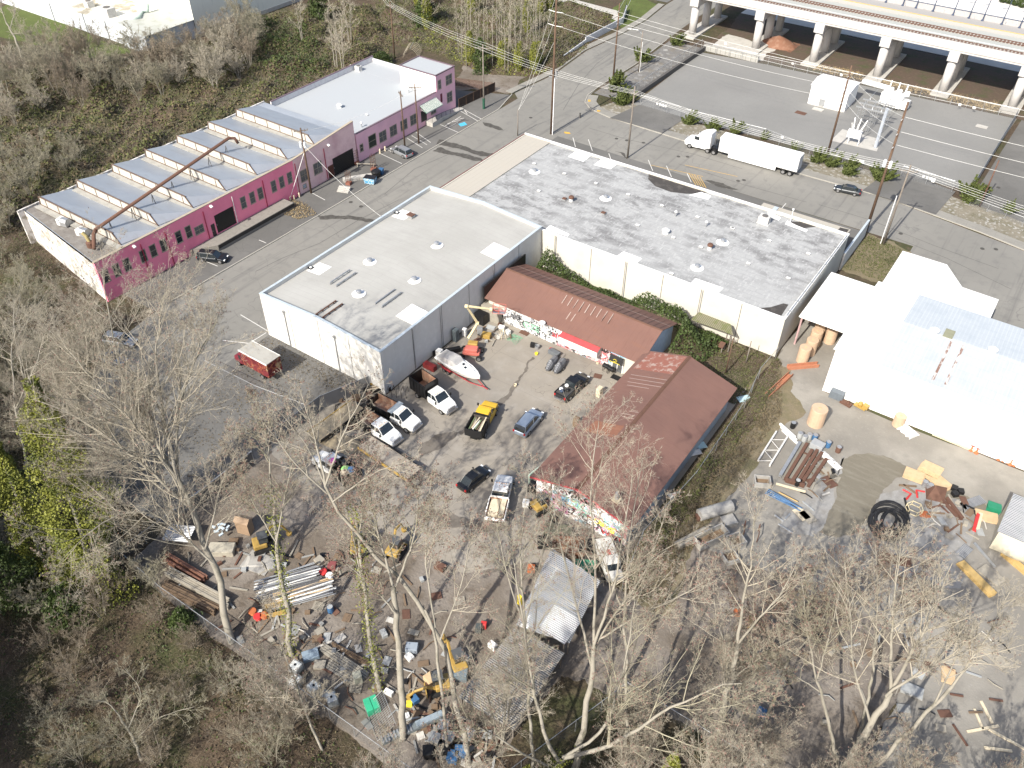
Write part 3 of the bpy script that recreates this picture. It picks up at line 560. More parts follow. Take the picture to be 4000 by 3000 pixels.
def gable_x(par,x0,x1,ye,yr,yb,ze,zr,m,th=.1):
    MB().add([(x0,ye,ze),(x1,ye,ze),(x1,yr,zr),(x0,yr,zr),(x0,ye,ze-th),(x1,ye,ze-th),(x1,yr,zr-th),(x0,yr,zr-th)],[(0,1,2,3),(7,6,5,4),(0,4,5,1),(1,5,6,2),(0,3,7,4)]).build('roof',m,par,world=True,label='front roof slope')
    MB().add([(x0,yr,zr),(x1,yr,zr),(x1,yb,ze),(x0,yb,ze),(x0,yr,zr-th),(x1,yr,zr-th),(x1,yb,ze-th),(x0,yb,ze-th)],[(0,1,2,3),(7,6,5,4),(3,2,6,7),(1,5,6,2),(0,3,7,4)]).build('roof',m,par,world=True,label='rear roof slope')
gable_x(s1,A0,A1,80.35,86,91.2,3.5,5.55,rust_roof)
MB().ext([(85.8,5.52),(86,5.63),(86.2,5.52)],A0-.05,A1+.05,'x').build('ridge_cap',rust_metal,s1,world=True)
b=MB()
rs=random.Random(4)
for x in[-49.5+i*.95 for i in range(9)]:b.add([(x,85.5,5.5),(x+.12,85.5,5.5),(x+.14+rs.random()*.1,84.1-rs.random()*.7,4.92),(x+.02,84.1,4.9)],[(0,3,2,1)])
for x in(-47.5,-46.7):b.add([(x,83.4,4.64),(x+.12,83.4,4.64),(x+.14,82.1,4.17),(x+.02,82.1,4.17)],[(0,3,2,1)])
b.build('bleached_streak',pale_edge,s1,world=True)
b=MB()
for i in range(27):b.add([(A0+.5+i*.95,86.3,5.49),(A0+.58+i*.95,86.3,5.49),(A0+.58+i*.95,90.2,3.94),(A0+.5+i*.95,90.2,3.94)],[(0,1,2,3)])
b.build('seam',plain('dark_seam',(.08,.045,.04)),s1,world=True)
MB().add([(A0,88.6,4.57),(A1,88.6,4.57),(A1,88.72,4.53),(A0,88.72,4.53)],[(0,1,2,3)]).build('bleached_streak',pale_edge,s1,world=True)
MB().box(A0-.25,A0-.05,80.4,91.1,2.6,5.3).build('end_flashing',black_p,s1,world=True)
MB().quad((A1-.34,81.1,0),(A1-.34,90.5,0),(A1-.34,90.5,3.4),(A1-.34,86,5.3),(A1-.34,81.1,3.4)).build('gable_panel',plain('pale_blue_siding',(.45,.52,.6),.7),s1,world=True)
red=plain('red_canvas',(.4,.07,.075),.8);
aw=T('shop_awning','red topped white awning on the graffiti wall of the long shed','awning',(-43.9,80.9,1.75))
MB().add([(-3.1,0,1.5),(3.1,0,1.5),(3.1,-1.25,1.1),(-3.1,-1.25,1.1)],[(0,3,2,1)]).build('canopy_top',red,aw)
MB().add([(-3.1,-1.25,1.1),(3.1,-1.25,1.1),(3.1,-1.3,.1),(-3.1,-1.3,.1),(-3.1,0,.1),(-3.1,0,1.5),(3.1,0,.1),(3.1,0,1.5)],[(3,2,1,0),(0,5,4,3),(1,2,6,7)]).build('valance',plain('cream_canvas',(.72,.68,.6),.8),aw)
ent=MB();ent.box(-38.9,-37.4,80.86,80.925,0,2.3);ent.build('door',haz_gl,s1,world=True)
b=MB();b.box(-39.05,-38.9,80.84,80.92,0,2.5);b.box(-37.4,-37.25,80.84,80.92,0,2.5);b.box(-38.2,-38.1,80.83,80.859,0,2.3);b.build('door_frame',white_paint,s1,world=True)
def text(s,loc,size,m,par,rot=(PI/2,0,0),name='lettering',ext=.01,shear=0,sx=1.):
    c=bpy.data.curves.new('t','FONT');c.body=s;c.size=size;c.extrude=ext;c.align_x='CENTER';c.align_y='CENTER';c.offset=size*.025;c.shear=shear
    o=bpy.data.objects.new('t',c);COL.objects.link(o);me=bpy.data.meshes.new_from_object(o.evaluated_get(bpy.context.evaluated_depsgraph_get()))
    bpy.data.objects.remove(o);me.materials.clear();me.materials.append(m);o=bpy.data.objects.new(name,me);COL.objects.link(o)
    o.rotation_euler=rot;o.scale=(sx,1,1);o.parent=par;o.location=Vector(loc)-par.location;return o
yel=plain('sign_yellow',(.75,.6,.05),.6,var=.1)
sg=T('shop_sign','black sign with yellow script above the shed door','sign',(-38.2,80.4,2.4));MB().cbox((0,0,0),(2.0,.12,1.0),rx=-.5).build('board',black_p,sg)
b=MB();b.tube([(-.3,-.32,.05),(-.1,-.25,.22),(.15,-.25,.2),(.05,-.3,.05),(.3,-.3,.1),(.2,-.38,-.08),(-.2,-.4,-.12)],.035,5);b.tube([(-.75,-.42,-.2),(-.2,-.44,-.25),(.3,-.43,-.2),(.8,-.42,-.27)],.035,5)
b.build('emblem',yel,sg)
gw,gk,gr,gb=plain('spray_white',(.75,.75,.75),.7,var=.08),plain('spray_black',(.015,.015,.015),.7),plain('spray_red',(.5,.05,.06),.7),plain('spray_blue',(.25,.5,.68),.7)
def tagtext(s,loc,size,m,par,**k):
    text(s,(loc[0],loc[1]+.012,loc[2]),size*1.14,gk if m is not gk else gw,par,name='lettering_outline',**k);text(s,loc,size,m,par,**k)
for s_,x_,z_,sz_,m_ in(('RISK',-55.9,1.4,1.5,gw),('OZE',-52.4,1.3,1.4,plain('spray_green',(.3,.55,.4))),('SKULL',-49.5,2.4,1.0,gw),('BIGWS',-44.4,1.2,1.3,gr),('VNS',-47.6,2.7,.9,gw)):tagtext(s_,(x_,80.89,z_),sz_,m_,s1)
text('KPSE',(-54.6,80.915,2.55),1.5,gw,s1,shear=.1,sx=1.1);text('UDIAS',(-40.6,80.915,2.6),1.0,gk,s1,sx=1.1);text('MOUNTAIN',(-38.2,80.86,3.1),.45,gw,s1,sx=.9);text('SIGNS',(-47.2,80.915,1.7),1.3,gr,s1,shear=.2)
MB().box(-39.4,-37.0,80.9,80.928,2.8,3.4).build('sign_board',gb,s1,world=True)
def loops(rs,n,x0,x1,z0,z1,y,cols,par,axis='x',r=(.25,.6)):
    for m in cols:
        for _ in range(n):
            b=MB();cx,cz=rs.uniform(x0,x1),rs.uniform(z0,z1);R=rs.uniform(*r);k=rs.randint(5,9);a0=rs.random()*6;sp=rs.uniform(3,6.5)
            P=[(cx+R*math.cos(a0+sp*i/k)*rs.uniform(.6,1.3),cz+R*math.sin(a0+sp*i/k)*rs.uniform(.5,1.))for i in range(k)]
            P=[((u if x0<u<x1 else cx),min(max(v,z0-.2),z1+.3))for u,v in P]
            b.tube([(u,y,v)if axis=='x' else(y,u,v)for u,v in P],rs.uniform(.035,.07),4);b.build('graffiti_line',m,par,world=True)
rs=random.Random(11)
loops(rs,15,-57,-48.4,.5,3.0,80.92,(gw,gk),s1);loops(rs,12,-48,-39.5,.5,3.0,80.92,(gw,gr,gk),s1)
s2=T('gabled_workshop','large rusty corrugated gable roofed workshop with graffiti gable wall','workshop',(-28.6,69,0))
B0,B1=55.2,82.7
b=MB();b.ext([(-34.4,-.1),(-34.4,3.9),(-28.9,5.8),(-22.6,3.9),(-22.6,-.1)],B0+.05,B1-.3,'y');b.build('wall',plain('blue_grey_siding',(.33,.38,.42),.8),s2,world=True)
b=MB();b.ext([(-34.45,0),(-34.45,3.75),(-28.9,5.7),(-22.55,3.75),(-22.55,0)],B0,B0+.045,'y');b.build('graffiti_wall',graf_wall,s2,world=True)
MB().box(-34.45,-34.405,B0+.1,B1-3,0,3.7).build('graffiti_wall',graf_wall,s2,world=True)
th=.1;ME,MR=4.0,5.95
for xe,lb in((-35.1,'left roof slope'),(-21.9,'right roof slope')):
    MB().add([(xe,B0-.35,ME),(-28.9,B0-.35,MR),(-28.9,B1,MR),(xe,B1,ME),(xe,B0-.35,ME-th),(-28.9,B0-.35,MR-th),(-28.9,B1,MR-th),(xe,B1,ME-th)],
             [(0,1,2,3)if xe>-28 else(3,2,1,0),(4,7,6,5),(0,4,5,1),(0,3,7,4),(3,2,6,7)]).build('roof',rust_roof2,s2,world=True,label=lb)
MB().ext([(-29.15,MR-.03),(-28.9,MR+.09),(-28.65,MR-.03)],B0-.4,B1+.04,'y').build('ridge_cap',rust_metal,s2,world=True)
b=MB()
for xe in(-35.15,-21.85):b.add([(xe,B0-.37,ME-.22),(-28.9,B0-.37,MR-.22),(-28.9,B0-.37,MR+.02),(xe,B0-.37,ME+.02),(xe,B0-.42,ME-.22),(-28.9,B0-.42,MR-.22),(-28.9,B0-.42,MR+.02),(xe,B0-.42,ME+.02)],[(0,1,2,3),(7,6,5,4),(3,2,6,7),(0,4,5,1)])
b.build('bargeboard',red,s2,world=True)
def zs2(x):return MR-(abs(x+28.9)/(6.2 if x<-28.9 else 7.0))*(MR-ME)
b=MB()
for y,xa,xb in[(76.8,-34.2,-29.2),(76.0,-34,-29.1),(75.2,-33.8,-29.2),(74.5,-33.5,-30.5),(69.5,-30.6,-29.3),(68.8,-31.4,-29.4),(68.2,-30.8,-29.2),(67.0,-32.5,-31.2),(62.1,-31.5,-30.4),(79.2,-33,-30.5)]:
    b.add([(xa,y,zs2(xa)+.01),(xb,y,zs2(xb)+.01),(xb,y+.09,zs2(xb)+.01),(xa,y+.09,zs2(xa)+.01)],[(0,1,2,3)])
b.build('bleached_streak',pale_edge,s2,world=True)
MB().add([(-34.6,78.2,zs2(-34.6)+.012),(-29,78.2,zs2(-29)+.012),(-29,82.4,zs2(-29)+.012),(-34.2,82.4,zs2(-34.2)+.012)],[(0,1,2,3)]).build('peeling_patch',mat('peeling_red_roof',(.24,.1,.075),(('noise',1.3,(.36,.29,.25),.52,.62,.8,{'warp':.4}),)),s2,world=True)
MB().add([(-33.8,64.3,zs2(-33.8)+.012),(-29.6,64.3,zs2(-29.6)+.012),(-29.6,66.6,zs2(-29.6)+.012),(-33.4,66.6,zs2(-33.4)+.012)],[(0,1,2,3)]).build('orange_rust_patch',mat('orange_rust',(.23,.11,.07),(('noise',(.4,4,1),(.2,.09,.06),.45,.6,.9),)),s2,world=True)
text('HAW',(-25.2,B0-.02,3.3),1.5,gw,s2,sx=1.1);text('Dawg',(-25.4,B0-.02,1.9),1.2,yel,s2,shear=.2);text('HAK',(-33.2,B0-.02,3.0),1.2,gw,s2);text('SIBS',(-33.0,B0-.02,1.6),1.0,gb,s2);text('OKGK',(-28.2,B0-.02,4.2),1.3,gk,s2,shear=-.1);text('MINE',(-29.8,B0-.02,2.7),1.1,gb,s2)
loops(rs,14,-34.2,-22.8,.4,3.5,B0-.015,(gw,plain('spray_pink',(.65,.3,.45)),gb,gk,plain('spray_green',(.3,.55,.4)),plain('spray_tan',(.6,.42,.22))),s2,r=(.2,.5))
for s_,x_,z_,sz_,m_ in(('TRUE',-31.6,.9,1.3,plain('spray_pink',(.65,.3,.45))),('ACES',-27.8,1.3,1.4,gw),('NOX',-31.0,3.7,1.2,gw),('WEST',-24.3,.7,1.0,gr),('ZK',-28.9,2.9,1.3,plain('spray_green',(.3,.55,.4)))):tagtext(s_,(x_,B0-.03,z_),sz_,m_,s2)
ck=T('chimney_flue','short flue with square base at the near end of the workshop roof','flue',(-25.0,B0+1.6,zs2(-25)))
MB().cbox((0,0,.1),(.9,.9,.3)).build('base',plain('tan_metal',(.45,.38,.27)),ck);MB().cyl(0,0,.2,1.2,.22,12).build('pipe',steel,ck)
# --- white metal warehouse on the right
wm=mat('bright_white_metal',(.84,.84,.82),(('wave',(1.2,.01,.01),(.72,.72,.71),.8,1,.5),('noise',.4,(.78,.78,.76),.5,.75,.5)),.5,bump=('wave',(1.2,.01,.01),.2,.03))
bluem=mat('pale_blue_metal_roof',(.6,.625,.63),(('wave',(.62,.01,.01),(.68,.7,.71),.72,.92,.8),('wave',(1.9,.01,.01),(.64,.66,.67),.6,.95,.4),('brick',1,(.5,.53,.55),.3,1,.5,{'bw':2.6,'rh':1.6,'ms':.05}),('noise',(.4,.3,1),(.5,.54,.56),.5,.7,.6)),.4,.35)
rw=T('white_metal_warehouse','bright white metal sided warehouse with pale blue ribbed roof on the right','warehouse',(10,103,0))
WX0,WX1=-13.6,62
MB().ext([(93.5,-.1),(93.5,7.4),(103.2,8.0),(112,7.0),(112,-.1)],WX0,WX1,'x').build('wall',wm,rw,world=True)
b=MB();b.add([(WX0-.2,93.2,7.45),(-8.1,93.2,7.45),(-8.1,103.2,8.07),(WX0-.2,103.2,8.07),(-8.1,112.3,7.07),(WX0-.2,112.3,7.07)],[(0,1,2,3),(3,2,4,5)]);b.build('roof',wm,rw,world=True,label='white left end of the roof')
b=MB();b.add([(-8.1,93.2,7.47),(WX1,93.2,7.47),(WX1,103.2,8.09),(-8.1,103.2,8.09),(WX1,112.3,7.09),(-8.1,112.3,7.09)],[(0,1,2,3),(3,2,4,5)]);b.build('roof',bluem,rw,world=True,label='pale blue ribbed roof')
MB().box(WX0-.25,WX1,93.05,93.2,7.3,7.5).build('gutter',plain('grey_gutter',(.55,.55,.54),.6),rw,world=True)
MB().box(1.2-4.2,1.2-3.0,102.9,104.9,8.085,8.13).build('skylight',plain('olive_skylight',(.25,.25,.17),.4),rw,world=True)
b=MB()
for x in(-1.9,-.4):b.add([(x,94,7.54),(x+.3,94,7.54),(x+.3,102.5,8.06),(x,102.5,8.06)],[(0,1,2,3)])
b.build('rust_strip',mat('rusty_lap',(.5,.48,.46),(('noise',(3,1,1),(.2,.11,.08),.45,.55,.95),)),rw,world=True)
for q,lb in[((3648,1300),'white round vent on the ridge left of the olive skylight'),((3875,1375),'white round vent near the right edge of the pale blue roof')]:vent((*G(*q,8)[:2],7.95),'mushroom',lb)
b=MB();b.prism([(-13.5,112.35),(-13.5,124.6),(-7,124.6),(-3.7,119.8),(1.3,119.6),(1.3,112.35)],5.6,5.85);b.build('lean_to_roof',white_paint,rw,world=True)
MB().prism([(-13.2,112.4),(-13.2,124.2),(-7.2,124.2),(-3.9,119.5),(1.0,119.3),(1.0,112.4)],-.1,5.59).build('lean_to_wall',white_paint,rw,world=True)
cn=T('roll_storage_canopy','flat white canopy on posts sheltering wrapped paper rolls','canopy',(-17.4,106,0))
MB().box(-20.7,-13.8,100.6,113.9,4.85,5.05).build('roof',white_paint,cn,world=True)
for y in(100.9,107.2,113.5):MB().cyl(-20.3,y,0,4.84,.14,8).build('post',plain('pinkish_post',(.45,.3,.3)),cn,world=True)
MB().box(-20.4,-20.2,100.9,113.6,4.5,4.84).build('beam',plain('maroon_beam',(.25,.06,.08)),cn,world=True)
t=T('panel_fence','short white panel fence between the canopy and the stained building','fence',(-18,118,0))
for i in range(3):MB().box(-21.2+i*2.5,-18.85+i*2.5,117.6,117.7,0,2.6).build('panel',white_paint,t,world=True)
for i in range(4):MB().cyl(-21.25+i*2.5,117.55,0,2.8,.07,6).build('post',steel,t,world=True)
# --- pale factory at the top left
tl=T('pale_factory','pale metal factory with a tall block and low stained roof at the top left','factory',(-200,130,0))
ribw=mat('ribbed_cream_metal',(.78,.78,.7),(('wave',(.01,2.2,.01),(.66,.66,.6),.6,.95,.6,{'dir':'Y'}),('noise',(1,1,.2),(.5,.5,.45),.55,.75,.5)),.6)
bluw=mat('weathered_blue_white_wall',(.52,.55,.58),(('noise',(.3,.3,.3),(.4,.44,.49),.45,.65,.8),('noise',3,(.6,.62,.63),.55,.75,.5)),.85)
MB().box(-300,-196.3,118.2,160,-.1,4.3).build('wall',bluw,tl,world=True)
b=MB();b.ext([(-196.2,-.1),(-196.2,5.6),(-191,4.9),(-186.7,4.3),(-186.7,-.1)],117.4,131.6,'y');b.build('annex_wall',bluw,tl,world=True)
MB().add([(-196.3,117.1,5.75),(-186.4,117.1,4.4),(-186.4,131.7,4.4),(-196.3,131.7,5.75)],[(0,1,2,3)]).build('annex_roof',mat('mossy_grey_roof',(.4,.41,.38),(('noise',.6,(.3,.31,.25),.5,.7,.8),)),tl,world=True)
MB().box(-300,-196.4,118.3,170,4.3,4.4).build('roof',mat('stained_white_roof',(.66,.65,.6),(('noise',.12,(.25,.22,.16),.52,.6,.9),('noise',.8,(.5,.48,.42),.5,.7,.5))),tl,world=True)
MB().box(-260,-186.6,131.7,210,-.1,15).build('tall_block',ribw,tl,world=True)
MB().box(-186.55,-186.4,131.7,210,.0,.9).build('plinth',conc_pale,tl,world=True)
for y in(118.5,131.4,146):MB().cyl(-186.3,y,0,4.3,.1,6).build('downpipe',black_p,tl,world=True)
for x in(-197,-203,-212,-226):MB().cyl(x,118.05,0,4.6,.1,6).build('downpipe',steel,tl,world=True)
MB().box(-186.66,-186.6,128.6,129.5,.2,2.2).build('door',steel,tl,world=True);MB().box(-186.66,-186.6,120,121.2,.2,1.9).build('door',plain('rusty_gate',(.25,.2,.17)),tl,world=True)
t=T('roof_exhaust_pipe','large pale green bent exhaust pipe on the pale factory roof','pipe',(*G(505,90,4.6)[:2],4.4));q0,q1,q2=G(505,88,4.9),G(575,50,5.6),G(575,10,8)
b=MB();o=t.location
b.tube([(q0[0]-o[0],q0[1]-o[1],0),(q0[0]-o[0]+.1,q0[1]-o[1]+.2,.9),(q0[0]-o[0]+1,q0[1]-o[1]+2,1.3),(q1[0]-o[0]-1,q1[1]-o[1]-1,1.4),(q1[0]-o[0],q1[1]-o[1],1.9),(q1[0]-o[0]+.1,q1[1]-o[1]+.3,3.2)],.75,12);b.build('pipe',plain('pale_green_pipe',(.5,.6,.53),.5),t,smooth=True)
ac_unit((*G(425,60,4.6)[:2],4.35),'white air unit on the pale factory roof left of the bent pipe',(3.4,2.4,2.2));ac_unit((*G(350,25,4.6)[:2],4.35),'smaller dark topped unit at the back of the pale factory roof',(1.8,1.8,1.6))
# --- corrugated lean-to sheds in the lower yard
corr=mat('glare_patched_corrugated_iron',(.27,.28,.295),(('noise',(.25,1.5,1),(.2,.21,.23),.45,.65,.8),('noise',(.6,.15,1),(.75,.75,.75),.62,.68,.8),('wave',(.01,1.5,.01),(.12,.125,.135),.6,1,.6,{'dir':'Y'})),.45,.35,bump=('wave',(.01,1.5,.01),.8,.08,{'dir':'Y'}))  # white patches in the colour are painted sun glare on the sheets
corr_d=mat('dull_corrugated_iron',(.27,.26,.245),(('noise',.5,(.22,.19,.165),.5,.7,.8),('wave',(.01,1.5,.01),(.19,.185,.18),.6,1,.6,{'dir':'Y'})),.75,.3,bump=('wave',(.01,1.5,.01),.8,.08,{'dir':'Y'}))
def leanto(name,label,pts,zs,m,zlow=0,):
    t=T(name,label,'shed',(sum(p[0]for p in pts)/4,sum(p[1]for p in pts)/4,0))
    v=[(p[0],p[1],z)for p,z in zip(pts,zs)];v2=[(p[0],p[1],z-.08)for p,z in zip(pts,zs)]
    MB().add(v+v2,[(0,1,2,3),(7,6,5,4),(0,4,5,1),(1,5,6,2),(2,6,7,3),(3,7,4,0)]).build('roof',m,t,world=True)
    c=np.mean(np.array(pts),0)
    for p,z in zip(pts,zs):q=np.array(p)*.94+c*.06;MB().box(q[0]-.07,q[0]+.07,q[1]-.07,q[1]+.07,0,z-.09).build('post',wood_grey,t,world=True)
    return t
leanto('open_shed','open sided shed with shiny corrugated iron roof in the lower yard',[G(2015,2440,2.6)[:2],G(2225,2510,2.6)[:2],G(2345,2270,3)[:2],G(2155,2140,3)[:2]],(2.5,2.5,3.0,3.0),corr)
leanto('bright_roof_shed','small lean-to with clean white corrugated sheets beside the shiny shed',[G(2110,2450,2.7)[:2],G(2205,2515,2.7)[:2],G(2275,2420,2.9)[:2],G(2165,2360,2.9)[:2]],(2.62,2.62,2.8,2.8),mat('bright_corrugated',(.5,.51,.52),(('wave',(.01,1.5,.01),(.2,.2,.21),.5,1,.7,{'dir':'Y'}),),.4,.2,bump=('wave',(.01,1.5,.01),.9,.08,{'dir':'Y'})))
leanto('dull_roof_shed','low shed with dull grey corrugated roof at the bottom centre',[G(1790,2720,2.2)[:2],G(2005,2850,2.2)[:2],G(2205,2550,2.45)[:2],G(2010,2450,2.45)[:2]],(2.1,2.1,2.4,2.4),corr_d)
leanto('loading_shelter','small mossy slatted shelter leaning on the cream building wall',[G(2702,1230,4.2)[:2],G(2868,1290,4.2)[:2],G(2860,1240,4.9)[:2],G(2735,1192,4.9)[:2]],(3.4,3.4,3.7,3.7),mat('mossy_boards',(.2,.19,.12),(('noise',1,(.13,.15,.05),.5,.6,.8),('wave',(1.2,.01,.01),(.05,.045,.035),.7,.9,.8))))
t=leanto('low_lean_roof','low rusty roofed platform below the mossy shelter',[G(2730,1318,1.6)[:2],G(2825,1352,1.6)[:2],G(2838,1328,2)[:2],G(2755,1300,2)[:2]],(1.2,1.2,1.5,1.5),rust_metal)
t=T('tarp_shed','shed with bright corrugated roof and sagging pale tarpaulin wall at the right edge','shed',(15,74,0))
x0,y0,_=G(3895,2075,3.2);x1,y1,_=G(3960,1945,3.6)
MB().add([(x0,y0,3.2),(x0+9,y0,3.2),(x0+9,y1,4.2),(x0+.2,y1,4.2)],[(0,1,2,3)]).build('roof',corr,t,world=True)
v=[];f=[]
for i in range(19):
    for j in range(6):
        zz=3.15*(1-j/5.5);v.append((x0+.2+i*.5,y0+.1-.9*math.sin(PI*min(j,5)/5.5)*abs(math.sin(i*.35)),zz+(.35*abs(math.sin(i*.35))if j==5 else 0)))
for i in range(18):
    for j in range(5):a=i*6+j;f.append((a,a+1,a+7,a+6))
MB().add(v,f).build('tarpaulin',plain('dirty_cream_tarp',(.5,.46,.36),.8),t,smooth=True,world=True)
MB().quad((x0+.2,y0+.1,0),(x0+.2,y1,0),(x0+.2,y1,4.1),(x0+.2,y0+.1,3.1)).build('tarpaulin',plain('dirty_cream_tarp',(.5,.46,.36),.8),t,world=True)
for q in((x0+.3,y0+.3,3.1),(x0+4.5,y0+.3,3.1),(x0+.4,y1-.2,4)):MB().cyl(q[0],q[1],0,q[2],.09,6).build('post',wood_grey,t,world=True)
# --- viaduct with railway and station platform
vi=T('railway_viaduct','concrete railway viaduct with round columns carrying two tracks and a platform','viaduct',(-50,213,0))
vc=mat('viaduct_concrete',(.46,.445,.43),(('noise',.4,(.38,.365,.35),.5,.72,.7),('noise',(2,2,.3),(.33,.31,.3),.6,.78,.5)),.85)
VX0,VX1=-89.2,150
DZ=10.3
b=MB();b.box(VX0,VX1,205.6,228.5,9.25,DZ);b.build('deck',vc,vi,world=True)
b=MB();b.box(VX0,VX1,205.4,205.75,9.1,11.15);b.box(VX0,VX1,205.2,205.399,9.6,9.8);b.build('parapet',vc,vi,world=True)
cx=[-87.3,-70.3,-55.8,-40.7,-26.1,-11.7]+[3+14.8*i for i in range(9)]
for x in cx:
    MB().box(x-1.1,x+1.1,204.6,227,7.3,9.24).build('crosshead',vc,vi,world=True)
    for y in(206,213.5,221):
        MB().cyl(x,y,.2,7.29,.95,20).build('column',vc,vi,smooth=True,world=True)
    MB().box(x-1.9,x+1.9,202.9,223.5,-.1,.45).build('footing',conc_pale,vi,world=True)
b=MB()
for k in range(int((VX1-VX0)/3.6)):x=VX0+1+k*3.6;b.cyl(x,205.58,11.15,12.0,.035,5)
b.tube([(VX0,205.58,12.0),(VX1,205.58,12.0)],.04,5);b.build('railing',steel,vi,world=True)
ballast=mat('pale_ballast',(.36,.37,.35),(('noise',6,(.25,.26,.24),.5,.7,.7),),.95)
MB().box(VX0,VX1,206.2,218.6,DZ,DZ+.06).build('ballast',ballast,vi,world=True)
tr=mat('rusty_track_bed',(.16,.11,.09),(('noise',3,(.23,.18,.15),.5,.7,.7),),.9)
for yc in(208.3,214.4):
    MB().box(VX0,VX1,yc-.95,yc+.95,DZ+.06,DZ+.1).build('track_bed',tr,vi,world=True)
    b=MB()
    for k in range(300):x=VX0+.4+k*.75;b.box(x,x+.28,yc-1.35,yc+1.35,DZ+.1,DZ+.17)
    b.build('sleeper',plain('concrete_sleeper',(.4,.38,.34)),vi,world=True)
    for s in(-.72,.72):MB().box(VX0,VX1,yc+s-.04,yc+s+.04,DZ+.17,DZ+.32).build('rail',rust_metal,vi,world=True)
MB().box(VX0+15,VX1,218.7,223.6,DZ,DZ+.75).build('platform',mat('platform_pavers',(.32,.31,.3),(('brick',1,(.24,.235,.23),.4,1,.6,{'bw':.8,'rh':.8}),)),vi,world=True)
MB().box(VX0+15,VX1,218.72,219.3,DZ+.75,DZ+.765).build('tactile_edge',plain('tactile_yellow',(.62,.4,.14)),vi,world=True)
b=MB()
for k in range(60):b.box(VX0+16+k*2.2,VX0+18.1+k*2.2,223.5,223.6,DZ+.75,DZ+2.0)
b.build('screen_panel',mat('grey_screen',(.36,.35,.35),(('noise',2,(.28,.28,.28),.5,.7,.6),),.4),vi,world=True)
b=MB();b.box(VX0+15,VX1,223.45,223.65,DZ+2.0,DZ+2.12);b.build('screen_rail',plain('dark_blue_metal',(.05,.07,.12)),vi,world=True)
dbl=plain('dark_blue_metal',(.05,.07,.12))
for i,px in enumerate([3380,3440,3505,3556,3622,3700,3762,3815,3890,3960,4040]):
    x,y,z=G(px,14+(px-3380)*.215,DZ+.75)
    t=T('platform_mast','dark blue slanted mast with small lamp arm along the station platform','mast',(x,223.1,DZ+.75),0,'masts along the station platform')
    MB().tube([(0,0,0),(.15,0,2.2),(.35,.1,5.5)],[.13,.1,.07],8).build('pole',dbl,t);MB().tube([(.2,0,3.6),(-.9,-.3,3.3)],.05,6).build('arm',dbl,t);MB().lathe([(.3,0),(.3,.12),(.16,.3)],k=8).build('base',dbl,t)
zone('station_plaza',[(-84,229),(160,229),(170,330),(-84,330)],.03,mat('pale_plaza',(.62,.6,.56),(('noise',.15,(.5,.48,.45),.5,.7,.7),('brick',1,(.5,.49,.47),.4,1,.4,{'bw':5,'rh':5})),.8))
zone('under_viaduct',[(-80.5,199.8),(150,202),(150,229),(-84,229)],.03,mat('damp_earth',(.09,.065,.048),(('noise',.3,(.06,.07,.03),.5,.65,.8),('noise',1.5,(.13,.1,.07),.5,.7,.6))))
zone('pale_patch',[(-80,198.8),(-66,200),(-66,210),(-80,212)],.05,conc_pale)
t=T('earth_mound','heap of reddish brown earth under the viaduct','earth heap',(*G(3040,175)[:2],0));rs=random.Random(3)
v=[];f=[];nn=22
for i in range(nn):
    for j in range(nn):
        u,q=(i/(nn-1)-.5)*2,(j/(nn-1)-.5)*2;d=math.hypot(u,q);v.append((u*4.5,q*3.5,max(0,2.2*(1-d)**.8 if d<1 else 0)+rs.random()*.2-.05))
for i in range(nn-1):
    for j in range(nn-1):a=i*nn+j;f.append((a,a+nn,a+nn+1,a+1))
MB().add(v,f).build('earth',mat('red_earth',(.2,.1,.065),(('noise',1,(.28,.18,.13),.5,.7,.7),)),t,smooth=True)
st=mat('block_stone',(.4,.39,.36),(('brick',1,(.12,.11,.1),.4,1,.9,{'bw':1.3,'rh':.5,'ms':.05}),('noise',1.2,(.28,.27,.24),.5,.7,.7)),.9)
t=T('retaining_wall','stacked pale stone retaining wall at the back of the substation yard','wall',(-72,198.5,0));MB().box(-80.4,-66.5,198.2,198.9,0,1.4).build('wall',st,t,world=True)
t=T('retaining_wall','dark stone retaining wall along the rocky bank left of the substation','wall',(-80,180,0));MB().box(-80.5,-79.9,161,198,0,1.1).build('wall',plain('dark_stone',(.1,.095,.09),.9),t,world=True)
t=T('roadside_wall','white wall with dark railing beside the road to the viaduct','wall',(-104,188,0))
p0,p1=G(2335,165),G(2545,60)
b=MB();L=((-104.6,170.5),(-106,185),(-105.6,203),(-109.5,212))
for(xa,ya),(xb,yb)in zip(L[:-1],L[1:]):b.prism([(xa,ya),(xb,yb),(xb-.3,yb),(xa-.3,ya)],0,1.6 if ya>180 else 1.0)
b.build('wall',plain('pale_grey_wall',(.55,.56,.57)),t,world=True)
b=MB()
for(xa,ya),(xb,yb)in zip(L[:-1],L[1:]):
    zt=1.6 if ya>180 else 1.0;b.tube([(xa-.15,ya,zt+1),(xb-.15,yb,zt+1)],.05,5)
    for k in range(7):b.cyl(xa-.15+(xb-xa)*k/7,ya+(yb-ya)*k/7,zt,zt+1,.04,5)
b.build('railing',black_p,t,world=True)
zone('upper_path',[(-106,203),(-112,211),(-150,214),(-150,208),(-113,206)],.05,conc_pale)
zone('upper_road',[(-104,225),(-150,222),(-220,232),(-220,250),(-104,250)],.05,asphalt_dark)
